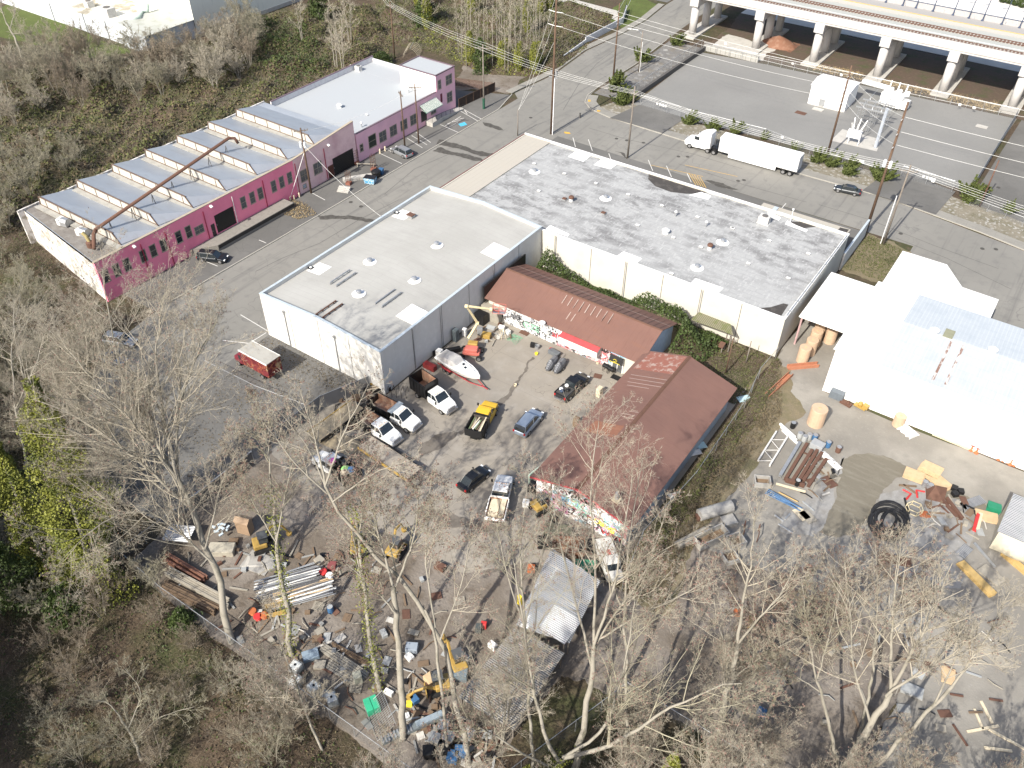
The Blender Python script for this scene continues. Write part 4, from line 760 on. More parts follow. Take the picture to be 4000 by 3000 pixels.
# ------------------------------------------------------------------ poles, wires, fences
def pole(name,label,px,h,r=.16,m=wood_pole,arms=(),extra=None):
    x,y,_=G(*px);t=T(name,label,'utility pole',(x,y,0))
    MB().tube([(0,0,-.2),(0,0,h)],[r,r*.62],10).build('post',m,t,smooth=True)
    for(z,ln,rz)in arms:
        b=MB();b.cbox((0,0,z),(ln,.12,.14),rz=rz)
        c,s=math.cos(rz),math.sin(rz)
        for k in(-.95,-.5,.5,.95):b.cyl(c*ln/2*k,s*ln/2*k,z+.07,z+.32,.05,6)
        b.tube([(c*ln*.35,s*ln*.35,z),(0,0,z-.7)],.03,4);b.tube([(-c*ln*.35,-s*ln*.35,z),(0,0,z-.7)],.03,4)
        b.build('crossarm',wood_grey,t)
    return t
def insul(t,z,rz,ln=1.3):
    c,s=math.cos(rz),math.sin(rz);MB().tube([(0,0,z),(c*ln,s*ln,z+.12)],[.07,.05],6).build('insulator',white_paint,t)
pA=pole('transmission_pole','very tall brown wooden pole at the street corner behind the buildings',(2153,523),27.5,.27)
for z in(26.5,23.8,21.3):insul(pA,z,0,1.6);insul(pA,z,PI,1.6)
MB().cyl(.42,-.2,0,11.5,.09,8).build('conduit',plain('white_pvc',(.75,.75,.76),.4),pA)
b=MB()
for k in(-1,0,1):b.cbox((k*.5,.2,12+abs(k)*.4),(.35,.35,.7))
b.cbox((0,0,11.6),(2,.14,.14));b.build('switchgear',steel,pA)
pB=pole('transmission_pole','tall dark brown pole with two grey transformers at the end of the white site wall',(3381,907),22.9,.26)
for z in(20.2,17.8,15.6):insul(pB,z,PI/2,.9);insul(pB,z,-PI/2,.9)
for s in(-.45,.45):MB().lathe([(.26,12.2),(.28,12.3),(.28,13.3),(.1,13.45)],(s,-.4,0),12).build('transformer',plain('transformer_grey',(.62,.64,.65),.5),pB)
pC=pole('transmission_pole','tall brown pole standing by the bushes in front of the substation fence',(3229,615),18,.23)
for z in(16,13.5,11):insul(pC,z,PI/2,.8);insul(pC,z,-PI/2,.8)
pD=pole('transmission_pole','tall brown pole rising from the juniper bushes at the road corner',(2393,332),17.6,.22)
for z in(16,13.4):insul(pD,z,PI/2,.7);insul(pD,z,-PI/2,.7)
pE=pole('street_pole','weathered grey pole at the kerb behind the stained roof building',(2451,617),14.2,.19,wood_grey,[(12.8,1.8,.2)])
pF=pole('street_pole','leaning grey pole with pale conduit on the grass verge',(3450,955),14.5,.19,wood_grey,[(13.4,2.6,.3)]);MB().cyl(-.45,-.1,0,9,.07,8).build('conduit',plain('white_pvc',(.75,.75,.76),.4),pF)
pG=pole('lamp_pole','grey pole with pale crossbar and green painted base on the pavement',(1890,425),13.6,.2,wood_grey,[(12.8,3.4,.45)]);MB().cyl(0,0,0,2.3,.28,10).build('base_wrap',plain('dark_green_paint',(.02,.08,.05)),pG)
pH=pole('street_pole','dark thin pole in front of the mauve wing, nearer the awning',(1636,560),12,.17,black_p if 0 else wood_pole,[(11.3,2.4,.6)])
pI=pole('street_pole','dark thin pole in front of the mauve wing beside the silver car',(1582,578),11.5,.17,wood_pole,[(10.8,2.2,-.5)])
pJ=pole('street_pole','dark pole with three white transformers before the pale pink wall',(1216,754),12.4,.2,wood_pole,[(11.9,2.4,.9)])
for a in(0,2.1,4.2):MB().lathe([(.22,8.9),(.24,9),(.24,9.9),(.1,10)],(.42*math.cos(a),.42*math.sin(a),0),12).build('transformer',plain('transformer_grey',(.62,.64,.65),.5),pJ)
pK=pole('street_pole','brown pole rising behind the mauve wing near the hoop frame',(1542,228),13,.19,wood_pole,[(12,2.2,.2)])
pL=pole('street_lamp','grey roadside pole with curved lamp arm by the rocky bank',(2494,282),9.4,.17,wood_grey);MB().tube([(0,0,8.6),(-1,-.3,9.4),(-2.6,-.8,9.5)],.06,6).build('lamp_arm',steel,pL);MB().cbox((-2.9,-.9,9.48),(.8,.3,.15),rz=.3).build('lamp_head',white_paint,pL);MB().cyl(.3,-.1,0,7,.06,6).build('conduit',white_paint,pL)
pM=pole('short_pole','rusty pole by the damp patch at the far right of the street',(3826,808),9,.16,rust_metal)
pN=pole('wire_pole','thin brown pole with cables in the overgrown strip behind the workshop',(2832,1465),6.5,.12,wood_pole,[(6.1,.9,0)])
pO=pole('wire_pole','short grey stump pole against the cream building wall',(2912,1425),4.2,.1,wood_grey)
pP=pole('signal_pole','dark slender post with guy wires at the street corner near the red trim',(2022,530),5.5,.12,wood_grey)
def wire(label,a,b,sag=1.0,r=.026,m=None,n=14):
    x0,y0,z0=a;x1,y1,z1=b
    P=[(x0+(x1-x0)*k/n-x0,y0+(y1-y0)*k/n-y0,z0+(z1-z0)*k/n-sag*4*(k/n)*(1-k/n)-z0)for k in range(n+1)]
    o=MB().tube(P,r,4).build('overhead_wire',m or wire_m);o.location=a;tag(o,label,'wire','overhead wires');return o
wire_m=plain('bright_conductor',(.62,.62,.6),.5,0.)
def top(t,z,dx=0,dy=0):return(t.location.x+dx,t.location.y+dy,z)
for i,(za,zb)in enumerate([(26.5,20.2),(23.8,17.8),(21.3,15.6)]):
    wire('high transmission wire between the corner pole and the transformer pole',top(pA,za,1.6),top(pC,zb-4.3,-.1,.8),.9)
    wire('high transmission wire running from the bush pole to the transformer pole',top(pC,zb-4.3,.1,.8),top(pB,zb,0,.9),.8)
    wire('high transmission wire leaving the transformer pole to the right',top(pB,zb,0,.9),(80,148,zb+1),1.5)
    wire('bundle of steep wires from the tall corner pole down to the slender post',top(pA,za-1.5*i,-.2),top(pP,5.2),.6,.02)
for i,dx in enumerate((-.8,-.3,.3,.8)):
    wire('distribution wire crossing from the pole behind the mauve wing to the crossbar pole',top(pK,12.3,0,dx),top(pG,13.2,0,dx*2),.6,.02)
    wire('distribution wire over the intersection between crossbar pole and kerb pole',top(pG,13.2,0,dx*2),top(pE,13.1,0,dx),.9,.02)
    wire('distribution wire above the street between kerb pole and verge pole',top(pE,13.1,0,dx),top(pF,13.8,0,dx*1.4),1.1,.02)
    wire('distribution wire leaving the verge pole to the right edge',top(pF,13.8,0,dx*1.4),(60,130+dx*1.5,14),1.5,.02)
    wire('distribution wire running into the woods from the pole behind the mauve wing',top(pK,12.3,0,dx),(-190,190+3*dx,14+dx),1.5,.02)
for z,yy in((16,-.6),(13.4,.6)):
    wire('transmission wire from the bush corner pole across the substation',top(pD,z,0,yy),(30,150,19+z*.2),1.5);wire('transmission wire from the bush corner pole up the hill',top(pD,z,0,yy),(-120,262,22),1)
wire('thin service wire from the transformer pole to the factory',top(pJ,11.8),(XF,92,6.5),.4,.02);wire('thin service wire between the two dark poles by the mauve wing',top(pH,11),top(pI,10.5),.3,.02)
wire('thin service wire from the transformer pole to the dark thin pole',top(pJ,11.8),top(pI,10.6),1,.025);wire('thin service wire across the alley to the warehouse',top(pJ,9.5),(-83,84,7.5),.8,.025)
t=T('guy_wire_guard','pale slanted guy wire before the hot pink wall','guy wire',G(1130,785));MB().tube([(0,0,0),(pJ.location.x-t.location.x,pJ.location.y-t.location.y,8)],.05,5).build('wire',white_paint,t)
mesh_m=mat('chain_link',(.36,.37,.38),(),.5,.5,alpha=.16)
def fence(label,pts,h=2.2,step=3.,m=steel,panel=mesh_m,name='chain_link_fence',rail=.035):
    t=T(name,label,'fence',(pts[0][0],pts[0][1],0));o=t.location;ox,oy=pts[0]
    pn=MB();rl=MB()
    for(xa,ya),(xb,yb)in zip(pts[:-1],pts[1:]):
        xa-=ox;xb-=ox;ya-=oy;yb-=oy
        pn.quad((xa,ya,.03),(xb,yb,.03),(xb,yb,h-.04),(xa,ya,h-.04));rl.tube([(xa,ya,h),(xb,yb,h)],rail,5)
        n=max(1,int(math.hypot(xb-xa,yb-ya)/step))
        for k in range(n+(1 if(xb+ox,yb+oy)==tuple(pts[-1])else 0)):MB().cyl(xa+(xb-xa)*k/n,ya+(yb-ya)*k/n,-.1,h+.1,.045,5).build('post',m,t)
    pn.build('mesh_panel',panel,t);rl.build('top_rail',m,t);return t
fence('chain link fence along the street side of the substation',[(-66.6,159.9),(-49.4,160.7),(-36,157.6),(-26,157.2),(-25.2,160.6)]);fence('chain link fence at the back of the substation under the viaduct',[(-80.2,197.4),(-63.9,198.3),(-36,200),(-10,200.8)])
fence('chain link fence with pale blue slats at the right end of the substation',[(-10.1,163),(-9.9,200.6)],2.2,3,steel,mat('blue_grey_slats',(.16,.2,.25),(),.6,alpha=.8));fence('chain link fence on top of the dark stone wall beside the rocky bank',[(-80.6,161.5),(-80.6,197)],2.9)
fence('low chain link fence beyond the driveway at the far right',[(-9.2,157),(0,155),(60,151)],1.6)
for px,lb in(([(2500,412),(2655,458)],'wide chain link gate with white signs near the road corner'),([(3515,692),(3715,752)],'chain link gate in front of the right substation driveway')):
    a,c=G(*px[0]),G(*px[1]);t=fence(lb,[a[:2],c[:2]],2.3,3.2,steel,mesh_m,'chain_link_gate',.05)
    for k in range(4):MB().cbox(((c[0]-a[0])*(.42+k*.07),(c[1]-a[1])*(.42+k*.07)-.05,1.5),(.35+.3*(k==2),.03,.4)).build('sign_plate',white_paint,t)
for q in[(3362,628),(3056,535),(3114,555),(2835,170),(3097,247),(3287,292),(3425,326),(3750,408),(3806,420),(3645,706)]:
    x,y,z=G(q[0],q[1],1.3);o=MB().cbox((0,0,0),(.55 if q[0]!=3362 else 1.3,.04,.5)).build('fence_sign',white_paint);o.location=(x,y-.1,z);tag(o,'small white sign plate on the substation fence' if q[0]!=3362 else 'larger white sign plate on the street side substation fence','sign','white signs on the substation fence' if q[0]!=3362 else None)
fence('chain link fence with rusted slats along the lower left property line',[(-66.5,22),(-59,21.6),(-49,21.8),(-38.4,21.9),(-20,22.2)],2.0,3);fence('chain link fence at the bottom right property line',[(-20,22.2),(-14,40),(30,40.2),(60,40.2)],2.1,3)
fence('overgrown chain link fence between the workshop and the right yard',[(-21.3,96.2),(-21.6,90.7),(-20.7,83.7),(-20.4,68.4),(-21.4,57),(-20,50)],2.0,3)
gate_slat=mat('grey_gate_slats',(.1,.095,.09),(),.7,alpha=.85);fence('dark slatted sliding gate with pale frame left of the yard',[(-65.7,31),(-65.6,40.2)],2.3,3,steel,gate_slat,'sliding_gate',.07)
fence('grey slatted fence between the driveway and the truck yard',[(-66.2,44.5),(-65.9,52),(-63.4,58.6)],2.3,3,steel,mat('grey_privacy_slats',(.14,.14,.145),(),.7,alpha=.9));fence('pale chain link fence lying across the driveway shadows',[(-84,48.4),(-74.5,48.8),(-66.5,50)],2.0)
fence('chain link fence at the left below the big tree',[(-65.9,31),(-66.5,22)],2.0,3)
fence('dark wooden board fence beside the mauve tower',[(-108.4,136.6),(-107.4,148.4)],2.0,2,wood_pole,plain('dark_boards',(.05,.035,.028),.9),'board_fence');fence('rusty brown fence behind the tower courtyard',[(-107.4,148.4),(-119,144.8),(-134,143)],1.8,2.5,wood_pole,mat('brown_slats',(.12,.07,.055),(),.8,alpha=.6))
t=T('hoop_frame','greenhouse frame of bare metal hoops behind the mauve wing','hoop frame',(*G(1610,215)[:2],0),.5)
for k in range(6):MB().tube([(1.8*math.cos(a),k*.9-2,2.2*math.sin(a))for a in np.linspace(0,PI,9)],.04,5).build('hoop',plain('tan_hoop',(.4,.36,.28)),t)
MB().tube([(0,-2,2.2),(0,2.5,2.2)],.04,5).build('ridge_bar',steel,t)
# ------------------------------------------------------------------ vegetation
bark=mat('pale_bark',(.26,.24,.2),(('noise',(1.2,1.2,.5),(.14,.13,.1),.5,.7,.8),('noise',(5,5,1.2),(.3,.28,.24),.55,.75,.6),('noise',(.5,.5,.25),(.14,.135,.05),.6,.72,.6)),.9)
twig_pale=mat('pale_twigs',(.36,.325,.26),(('noise',.8,(.25,.215,.165),.5,.7,.8),),.85)
twig_brown=mat('brown_twigs',(.24,.2,.15),(('noise',.8,(.33,.28,.22),.5,.7,.8),),.85)
twig_grey=mat('grey_twigs',(.30,.278,.205),(('noise',.5,(.18,.155,.125),.5,.7,.8),),.85)
bud_m=plain('reddish_buds',(.19,.115,.095),.8)
leaf_ivy=mat('ivy_leaves',(.21,.22,.04),(('noise',.5,(.055,.075,.02),.45,.65,.85),('noise',2,(.2,.2,.045),.56,.74,.7)),.6)
leaf_green=mat('evergreen_leaves',(.055,.08,.022),(('noise',.35,(.03,.045,.015),.45,.65,.8),('noise',2,(.1,.115,.035),.56,.74,.7)),.6)
leaf_brown=mat('dead_bramble',(.14,.112,.066),(('noise',.3,(.07,.052,.035),.45,.65,.8),('noise',2,(.2,.15,.1),.56,.74,.7)),.9)
leaf_olive=mat('olive_undergrowth',(.09,.1,.032),(('noise',.3,(.05,.055,.022),.45,.65,.8),('noise',2,(.135,.125,.05),.56,.74,.7)),.8)
straw=mat('straw_grass',(.3,.23,.13),(('noise',1,(.2,.14,.08),.5,.7,.8),),.9)
juniper_m=mat('juniper_foliage',(.085,.105,.028),(('noise',1,(.045,.06,.018),.45,.65,.8),('noise',4,(.2,.19,.06),.6,.76,.6)),.8)
def tubes(P,R,k=3):
    """P (N, n, 3), R (N, n) -> verts, quads of k sided tubes"""
    N,n,_=P.shape
    d=P[:,-1]-P[:,0];d/=np.linalg.norm(d,axis=1)[:,None]+1e-9
    ref=np.where(np.abs(d[:,2:3])>.8,np.array([[1.,0,0]]),np.array([[0,0,1.]]))
    a=np.cross(d,ref);a/=np.linalg.norm(a,axis=1)[:,None]+1e-9;b=np.cross(d,a)
    an=np.arange(k)*2*PI/k
    ring=a[:,None]*np.cos(an)[None,:,None]+b[:,None]*np.sin(an)[None,:,None]
    V=(P[:,:,None]+R[:,:,None,None]*ring[:,None]).reshape(-1,3)
    base=(np.arange(N)*n*k)[:,None,None]+(np.arange(n-1)*k)[None,:,None]+np.arange(k)[None,None,:]
    nx=(np.arange(N)*n*k)[:,None,None]+(np.arange(n-1)*k)[None,:,None]+((np.arange(k)+1)%k)[None,None,:]
    return V,np.stack([base,nx,nx+k,base+k],-1).reshape(-1,4)
def sample(P,idx,t):
    n=P.shape[1];f=t*(n-1);i=np.minimum(f.astype(int),n-2);w_=(f-i)[:,None]
    p=P[idx,i]*(1-w_)+P[idx,i+1]*w_;d=P[idx,i+1]-P[idx,i];L=np.linalg.norm(d,axis=1)[:,None]+1e-9
    return p,d/L
def children(rng,P,R,LEN,per,n,t0,t1,ang,lenf,rf,up,wob,rmin=.01,tip=True):
    N=len(P);idx=np.repeat(np.arange(N),per);M=len(idx)
    t=t0+(t1-t0)*rng.random(M);p,d=sample(P,idx,t)
    ref=rng.normal(size=(M,3));s=np.cross(d,ref);s/=np.linalg.norm(s,axis=1)[:,None]+1e-9
    a=np.radians(rng.uniform(ang[0],ang[1],M))[:,None];dr=d*np.cos(a)+s*np.sin(a)
    L=LEN[idx]*rng.uniform(lenf[0],lenf[1],M)*(1.15-.6*t)
    fi=t*(R.shape[1]-1);i0=np.minimum(fi.astype(int),R.shape[1]-2);pr=R[idx,i0]*(1-(fi-i0))+R[idx,i0+1]*(fi-i0)
    r0=np.maximum(pr*rf,rmin)
    Q=np.zeros((M,n,3));Q[:,0]=p;cur=dr
    for k in range(1,n):
        cur=cur+np.array([0,0,up])/n+rng.normal(size=(M,3))*wob;cur/=np.linalg.norm(cur,axis=1)[:,None]
        Q[:,k]=Q[:,k-1]+cur*(L/(n-1))[:,None]
    RR=r0[:,None]*np.linspace(1,.35,n)[None,:]
    return Q,np.maximum(RR,rmin*.6),L
def resample(pts,n):
    pts=np.array(pts,float);s=np.r_[0,np.cumsum(np.linalg.norm(np.diff(pts,axis=0),axis=1))];q=np.linspace(0,s[-1],n)
    out=np.stack([np.interp(q,s,pts[:,i])for i in range(3)],1)
    if len(pts)>2:
        for _ in range(2):out[1:-1]=(out[:-2]+2*out[1:-1]+out[2:])/4
    return out
def skel(seed,stems,counts,lf1=(.3,.5),ang1=(28,60),up=.5,t0=.25,rmin=.012,lf=(.3,.55),wob=.1,bud=0.):
    """stems: list of (points, r0, r1, carries_limbs); counts: limbs per stem, then per parent"""
    rng=np.random.default_rng(seed);tv,tf,nv=[],[],0
    stems=[(a_,b_*.82,c_*.8,d_)for a_,b_,c_,d_ in stems]
    for pts,r0,r1,c in stems:
        q=resample(pts,12);q[1:-1]+=rng.normal(size=(10,3))*r0*.35
        v,f=tubes(q[None],np.linspace(r0,r1,12)[None],8);tv.append(v);tf.append(f+nv);nv+=len(v)
    trunk=(np.concatenate(tv),np.concatenate(tf));cv,cf,nv=[],[],0
    LS=[]
    for pts,r0,r1,c in stems:
        if c:q=resample(pts,12);LS.append((q,np.linspace(r0,r1,12),np.linalg.norm(np.diff(q,axis=0),axis=1).sum()))
    P=np.stack([q for q,_,_ in LS]);R=np.stack([r for _,r,_ in LS]);LEN=np.array([l for _,_,l in LS])
    ns=[8,5,4,3];tips=None
    for lv,cn in enumerate(counts):
        if lv==0:Q,RR,L=children(rng,P,R,LEN,cn,ns[0],t0,1.,ang1,lf1,.55,up,wob,rmin)
        else:Q,RR,L=children(rng,Q,RR,L,cn,ns[lv],.15,1.,(25,60),lf,.55,up*.8,wob*1.3,rmin)
        v,f=tubes(Q,RR,4 if lv==0 else 3);cv.append(v);cf.append(f+nv);nv+=len(v);tips=Q[:,-1]
    crown=(np.concatenate(cv),np.concatenate(cf));nb=0
    if bud:
        k=rng.random(len(tips))<bud;c=tips[k]+rng.normal(size=(k.sum(),3))*.06;v,f=cards(rng,c,.045,.1);crown=(np.r_[crown[0],v],np.r_[crown[1],f+nv]);nb=len(f)
    return trunk,crown,nb
def cards(rng,C,s0,s1,flat=0.):
    M=len(C);a=rng.normal(size=(M,3));a/=np.linalg.norm(a,axis=1)[:,None];b=np.cross(a,rng.normal(size=(M,3)));
    if flat:a[:,2]*=1-flat;b[:,2]*=1-flat
    b/=np.linalg.norm(b,axis=1)[:,None]+1e-9;s=rng.uniform(s0,s1,M)[:,None]
    V=np.stack([C-a*s,C+b*s*.6,C+a*s,C-b*s*.6],1).reshape(-1,3)
    return V,np.arange(M*4).reshape(M,4)
def tree_obj(name,label,cat,base,trunk,crown,nb=0,bm=None,tm=None,group=None):
    t=T(name,label,cat,base,0,group)
    for nm,(v,f),m in(('trunk',trunk,bm or bark),('crown',crown,tm or twig_pale)):
        me=np_mesh(nm,v-np.array(base),f,m,nm=='trunk');o=bpy.data.objects.new(nm,me);COL.objects.link(o);o.parent=t
        if nm=='crown' and nb:
            me.materials.append(bud_m);ix=np.zeros(len(f),np.int32);ix[-nb:]=1;me.polygons.foreach_set('material_index',ix)
    return t
def cover(rng,P,Z,n,r,s0,s1):
    """leaf cards wrapped round a stem path P at radii r"""
    t=rng.random(n);q=resample(P,30);i=(t*28.99).astype(int);c=q[i]+rng.normal(size=(n,3))*np.array([r,r,.3])
    return cards(rng,c,s0,s1)
def part_np(name,parent,v,f,m):
    o=bpy.data.objects.new(name,np_mesh(name,v-np.array(parent.location),f,m));COL.objects.link(o);o.parent=parent;return o
W3=lambda*L:[np.array(G(*p))for p in L]
HT=[
 ('huge pale bare tree leaning over the left fence with crown covering the driveway',[(W3((905,2510,0),(830,2200,7),(760,2000,12),(700,1880,15)),.48,.3,0),(W3((700,1880,15),(640,1650,20),(600,1400,25),(640,1150,29)),.24,.05,1),(W3((700,1880,15),(560,1700,20),(400,1520,24),(250,1350,27)),.22,.05,1),
   (W3((760,2000,12),(540,1800,17),(350,1650,20),(130,1560,22)),.2,.05,1),(W3((690,1850,15),(690,1600,21),(760,1400,25),(850,1250,28)),.2,.05,1),(W3((830,2200,8),(600,1980,14),(400,2020,16),(230,2200,15)),.17,.04,1),(W3((800,2150,9),(860,1900,14),(930,1750,18)),.12,.03,1),(W3((700,1880,15),(480,1500,23),(430,1250,27),(400,1050,30)),.2,.04,1)],(26,8,7,5),dict(lf1=(.35,.6),bud=.1,rmin=.0095,t0=.08),twig_pale,0),
 ('tall mossy trunked bare tree right of the huge pale one',[(W3((1140,2560,0),(1115,2330,6),(1080,2120,11),(1060,1900,16)),.36,.18,0),(W3((1060,1900,16),(1050,1750,19),(1000,1560,23)),.14,.03,1),(W3((1080,2120,12),(1120,1900,17),(1160,1750,20)),.1,.03,1),(W3((1080,2120,12),(980,1950,16),(930,1850,18)),.09,.03,1)],(16,6,6,3),dict(bud=.2),twig_pale,1),
 ('bare tree whose crooked trunk leans far to the left over the trucks',[(W3((1830,2995,0),(1760,2620,6),(1680,2383,11),(1554,2253,14),(1361,2075,18),(1270,1897,22)),.36,.15,0),(W3((1270,1897,22),(1230,1700,26),(1160,1480,30)),.13,.03,1),(W3((1270,1897,22),(1340,1700,26),(1440,1500,30)),.13,.03,1),(W3((1280,1930,21),(1160,1820,24),(1030,1650,27)),.1,.03,1),(W3((1300,1960,21),(1450,1850,24),(1600,1800,26)),.1,.03,1),(W3((1554,2253,14),(1500,2050,18),(1480,1900,21)),.09,.02,1),(W3((1270,1897,22),(1210,1750,25),(1050,1560,28)),.09,.03,1)],(11,6,5,3),dict(lf1=(.3,.5),bud=.1),twig_pale,0),
 ('mossy double stemmed bare tree behind the green crates',[(W3((1485,2700,0),(1450,2520,5),(1420,2300,10),(1400,2100,14),(1380,1950,17)),.34,.1,0),(W3((1420,2300,10),(1370,2050,15),(1330,1850,19)),.12,.03,1),(W3((1400,2100,14),(1430,1900,19),(1450,1780,21)),.1,.03,1)],(20,7,6,3),dict(bud=.3),twig_pale,1),
 ('pale smooth trunked bare tree in the middle of the scrap yard',[(W3((1572,2890,0),(1565,2700,5),(1550,2450,10),(1535,2290,14)),.42,.3,0),(W3((1535,2290,14),(1480,2100,18),(1440,1900,23)),.16,.03,1),(W3((1545,2290,14),(1620,2100,18),(1640,1900,23)),.14,.03,1),(W3((1550,2400,12),(1450,2280,15),(1350,2200,17)),.12,.03,1)],(15,6,6,3),dict(bud=.3),twig_pale,0),
 ('straight bare tree rising from behind the dull grey roof',[(W3((1750,2960,0),(1700,2450,11),(1660,2380,13)),.2,.14,0),(W3((1700,2450,11),(1660,2200,16),(1680,1900,22)),.12,.03,1),(W3((1720,2500,10),(1800,2300,14),(1850,2050,19)),.1,.03,1)],(14,6,6,3),dict(bud=.3),twig_pale,0),
 ('many stemmed bare tree beside the shiny corrugated roof',[(W3((2215,3110,0),(2270,2900,5),(2310,2650,9),(2320,2520,12)),.42,.26,0),(W3((2320,2520,12),(2330,2200,18),(2300,1900,24),(2340,1650,29)),.17,.04,1),(W3((2320,2520,12),(2400,2300,17),(2440,2050,22),(2470,1850,26)),.17,.04,1),(W3((2330,2500,12),(2500,2400,16),(2660,2330,19),(2790,2250,21)),.13,.04,1),(W3((2310,2600,10),(2250,2350,15),(2180,2100,20),(2150,1900,24)),.15,.04,1),(W3((2310,2550,11),(2380,2420,14),(2520,2250,18),(2600,2000,23)),.13,.03,1)],(12,7,6,3),dict(bud=.25),twig_pale,0),
 ('wide limbed bare tree at the bottom centre with ivy at its foot',[(W3((2120,3180,0),(2150,3000,5),(2200,2960,6)),.5,.35,0),(W3((2200,2960,6),(2330,2930,8),(2430,2890,10),(2620,2760,13),(2790,2680,15),(2900,2670,16)),.26,.05,1),(W3((2180,2970,6),(2110,2850,9),(2080,2650,13),(2040,2420,18),(2010,2200,22)),.22,.05,1),(W3((2200,2960,6),(2350,2880,9),(2420,2700,13),(2450,2550,16),(2480,2350,20)),.2,.05,1),(W3((2150,3000,5),(2000,2920,8),(1900,2850,10),(1750,2780,12)),.15,.04,1)],(12,7,6,3),dict(bud=.3),twig_pale,1),
 ('clean pale trunked bare tree at the bottom right with forked top',[(W3((2740,3020,0),(2800,2850,4),(2850,2680,8),(2880,2520,12)),.4,.26,0),(W3((2880,2520,12),(2900,2350,16),(2935,2200,20),(2950,2000,24)),.2,.04,1),(W3((2880,2520,12),(2960,2420,15),(3050,2330,18),(3120,2180,21)),.14,.03,1),(W3((2870,2600,10),(2800,2430,15),(2780,2250,19)),.1,.03,1),(W3((2860,2650,9),(2980,2560,12),(3130,2480,15)),.1,.03,1)],(12,6,6,3),dict(bud=.1),twig_pale,0),
 ('thick trunked bare tree slanting to the upper right at the bottom right',[(W3((3190,3190,0),(3300,3000,5),(3400,2830,9),(3480,2700,12)),.46,.3,0),(W3((3480,2700,12),(3560,2560,16),(3640,2400,20),(3720,2200,24)),.2,.04,1),(W3((3480,2700,12),(3480,2480,17),(3500,2280,21),(3520,2120,25)),.18,.04,1),(W3((3460,2720,12),(3600,2620,15),(3770,2540,18),(3900,2500,20)),.16,.04,1),(W3((3400,2830,9),(3330,2600,14),(3320,2400,18),(3300,2200,22)),.15,.04,1)],(16,7,6,3),dict(bud=.05),twig_pale,0),
 ('slim bare tree left of the thick slanting one',[(W3((3290,3090,0),(3240,2820,6),(3190,2660,10)),.22,.16,0),(W3((3190,2660,10),(3150,2450,15),(3130,2250,19)),.12,.03,1),(W3((3190,2660,10),(3250,2450,15),(3280,2300,18)),.1,.03,1),(W3((3200,2700,9),(3080,2620,11),(2960,2570,13)),.08,.02,1)],(18,7,6,3),dict(bud=.1),twig_pale,0),
 ('long low bare tree stretching to the right edge of the picture',[(W3((3180,3280,0),(3360,3060,4),(3560,2850,8),(3720,2680,11)),.28,.18,0),(W3((3720,2680,11),(3850,2500,15),(3950,2300,19)),.14,.03,1),(W3((3650,2750,10),(3740,2560,14),(3760,2400,17)),.12,.03,1)],(15,6,6,3),dict(bud=0),twig_pale,0),
 ('bare tree with reddish buds in front of the workshop gable',[(W3((2440,3060,0),(2450,2700,8),(2440,2400,14)),.22,.16,0),(W3((2440,2400,14),(2450,2150,19),(2490,1900,24),(2520,1750,27)),.13,.03,1),(W3((2440,2400,14),(2360,2200,18),(2300,2050,21)),.09,.03,1)],(12,6,5,3),dict(bud=.3),twig_pale,0),
 ('slim bare tree in front of the white flatbed truck',[(W3((2090,3130,0),(2070,2800,7),(2050,2450,14)),.2,.15,0),(W3((2050,2450,14),(2030,2150,20),(2060,1900,25)),.13,.03,1),(W3((2050,2450,14),(1980,2250,18),(1940,2050,22)),.1,.03,1),(W3((2050,2450,14),(2120,2150,20),(2180,1950,24)),.1,.03,1)],(12,7,6,3),dict(bud=.4),twig_pale,0),
 ('bare tree with dense fine twigs below the black hose coil',[(W3((3350,2900,0),(3400,2700,4),(3420,2500,8)),.2,.14,0),(W3((3420,2500,8),(3430,2300,12),(3420,2120,16)),.12,.03,1),(W3((3420,2500,8),(3520,2350,12),(3600,2200,15)),.1,.03,1),(W3((3420,2500,8),(3300,2350,12),(3250,2200,15)),.1,.03,1)],(18,7,6,3),dict(bud=.2),twig_brown,0),
 ('spreading bare tree with brown twigs below the concrete troughs',[(W3((2950,2950,0),(3020,2750,4),(3080,2580,8)),.2,.14,0),(W3((3080,2580,8),(3060,2400,12),(3100,2250,15)),.12,.03,1),(W3((3080,2580,8),(3200,2450,12),(3260,2300,15)),.1,.03,1),(W3((3080,2580,8),(2960,2450,12),(2880,2330,14)),.1,.03,1)],(18,7,6,3),dict(bud=.3),twig_brown,0),
 ('small low bare tree in the dark brush at the bottom left',[(W3((560,2990,0),(520,2880,2),(470,2800,3.5)),.16,.12,0),(W3((470,2800,3.5),(420,2740,5),(330,2730,6)),.09,.02,1),(W3((500,2850,3),(560,2700,6),(480,2600,8)),.09,.02,1),(W3((540,2880,2),(620,2800,4),(760,2760,5.5)),.08,.02,1)],(12,6,5,3),dict(bud=0),twig_pale,0),
 ('bare tree on the lower fence line left of the tote tanks',[(W3((1270,2960,0),(1200,2800,3),(1150,2650,6)),.16,.12,0),(W3((1150,2650,6),(1080,2480,9),(1040,2350,12)),.09,.02,1),(W3((1200,2800,3),(1250,2720,5),(1330,2650,7)),.08,.02,1),(W3((1150,2650,6),(1000,2620,7),(880,2680,7)),.07,.02,1)],(12,6,6,3),dict(bud=0),twig_pale,0),
 ('pale bare tree at the left edge above the yellow green ivy',[(W3((150,2100,0),(100,1800,6),(60,1600,10)),.25,.16,0),(W3((60,1600,10),(40,1350,14),(80,1150,17)),.13,.03,1),(W3((60,1600,10),(150,1400,14),(190,1250,16)),.12,.03,1)],(16,7,6,3),dict(bud=0),twig_pale,0),
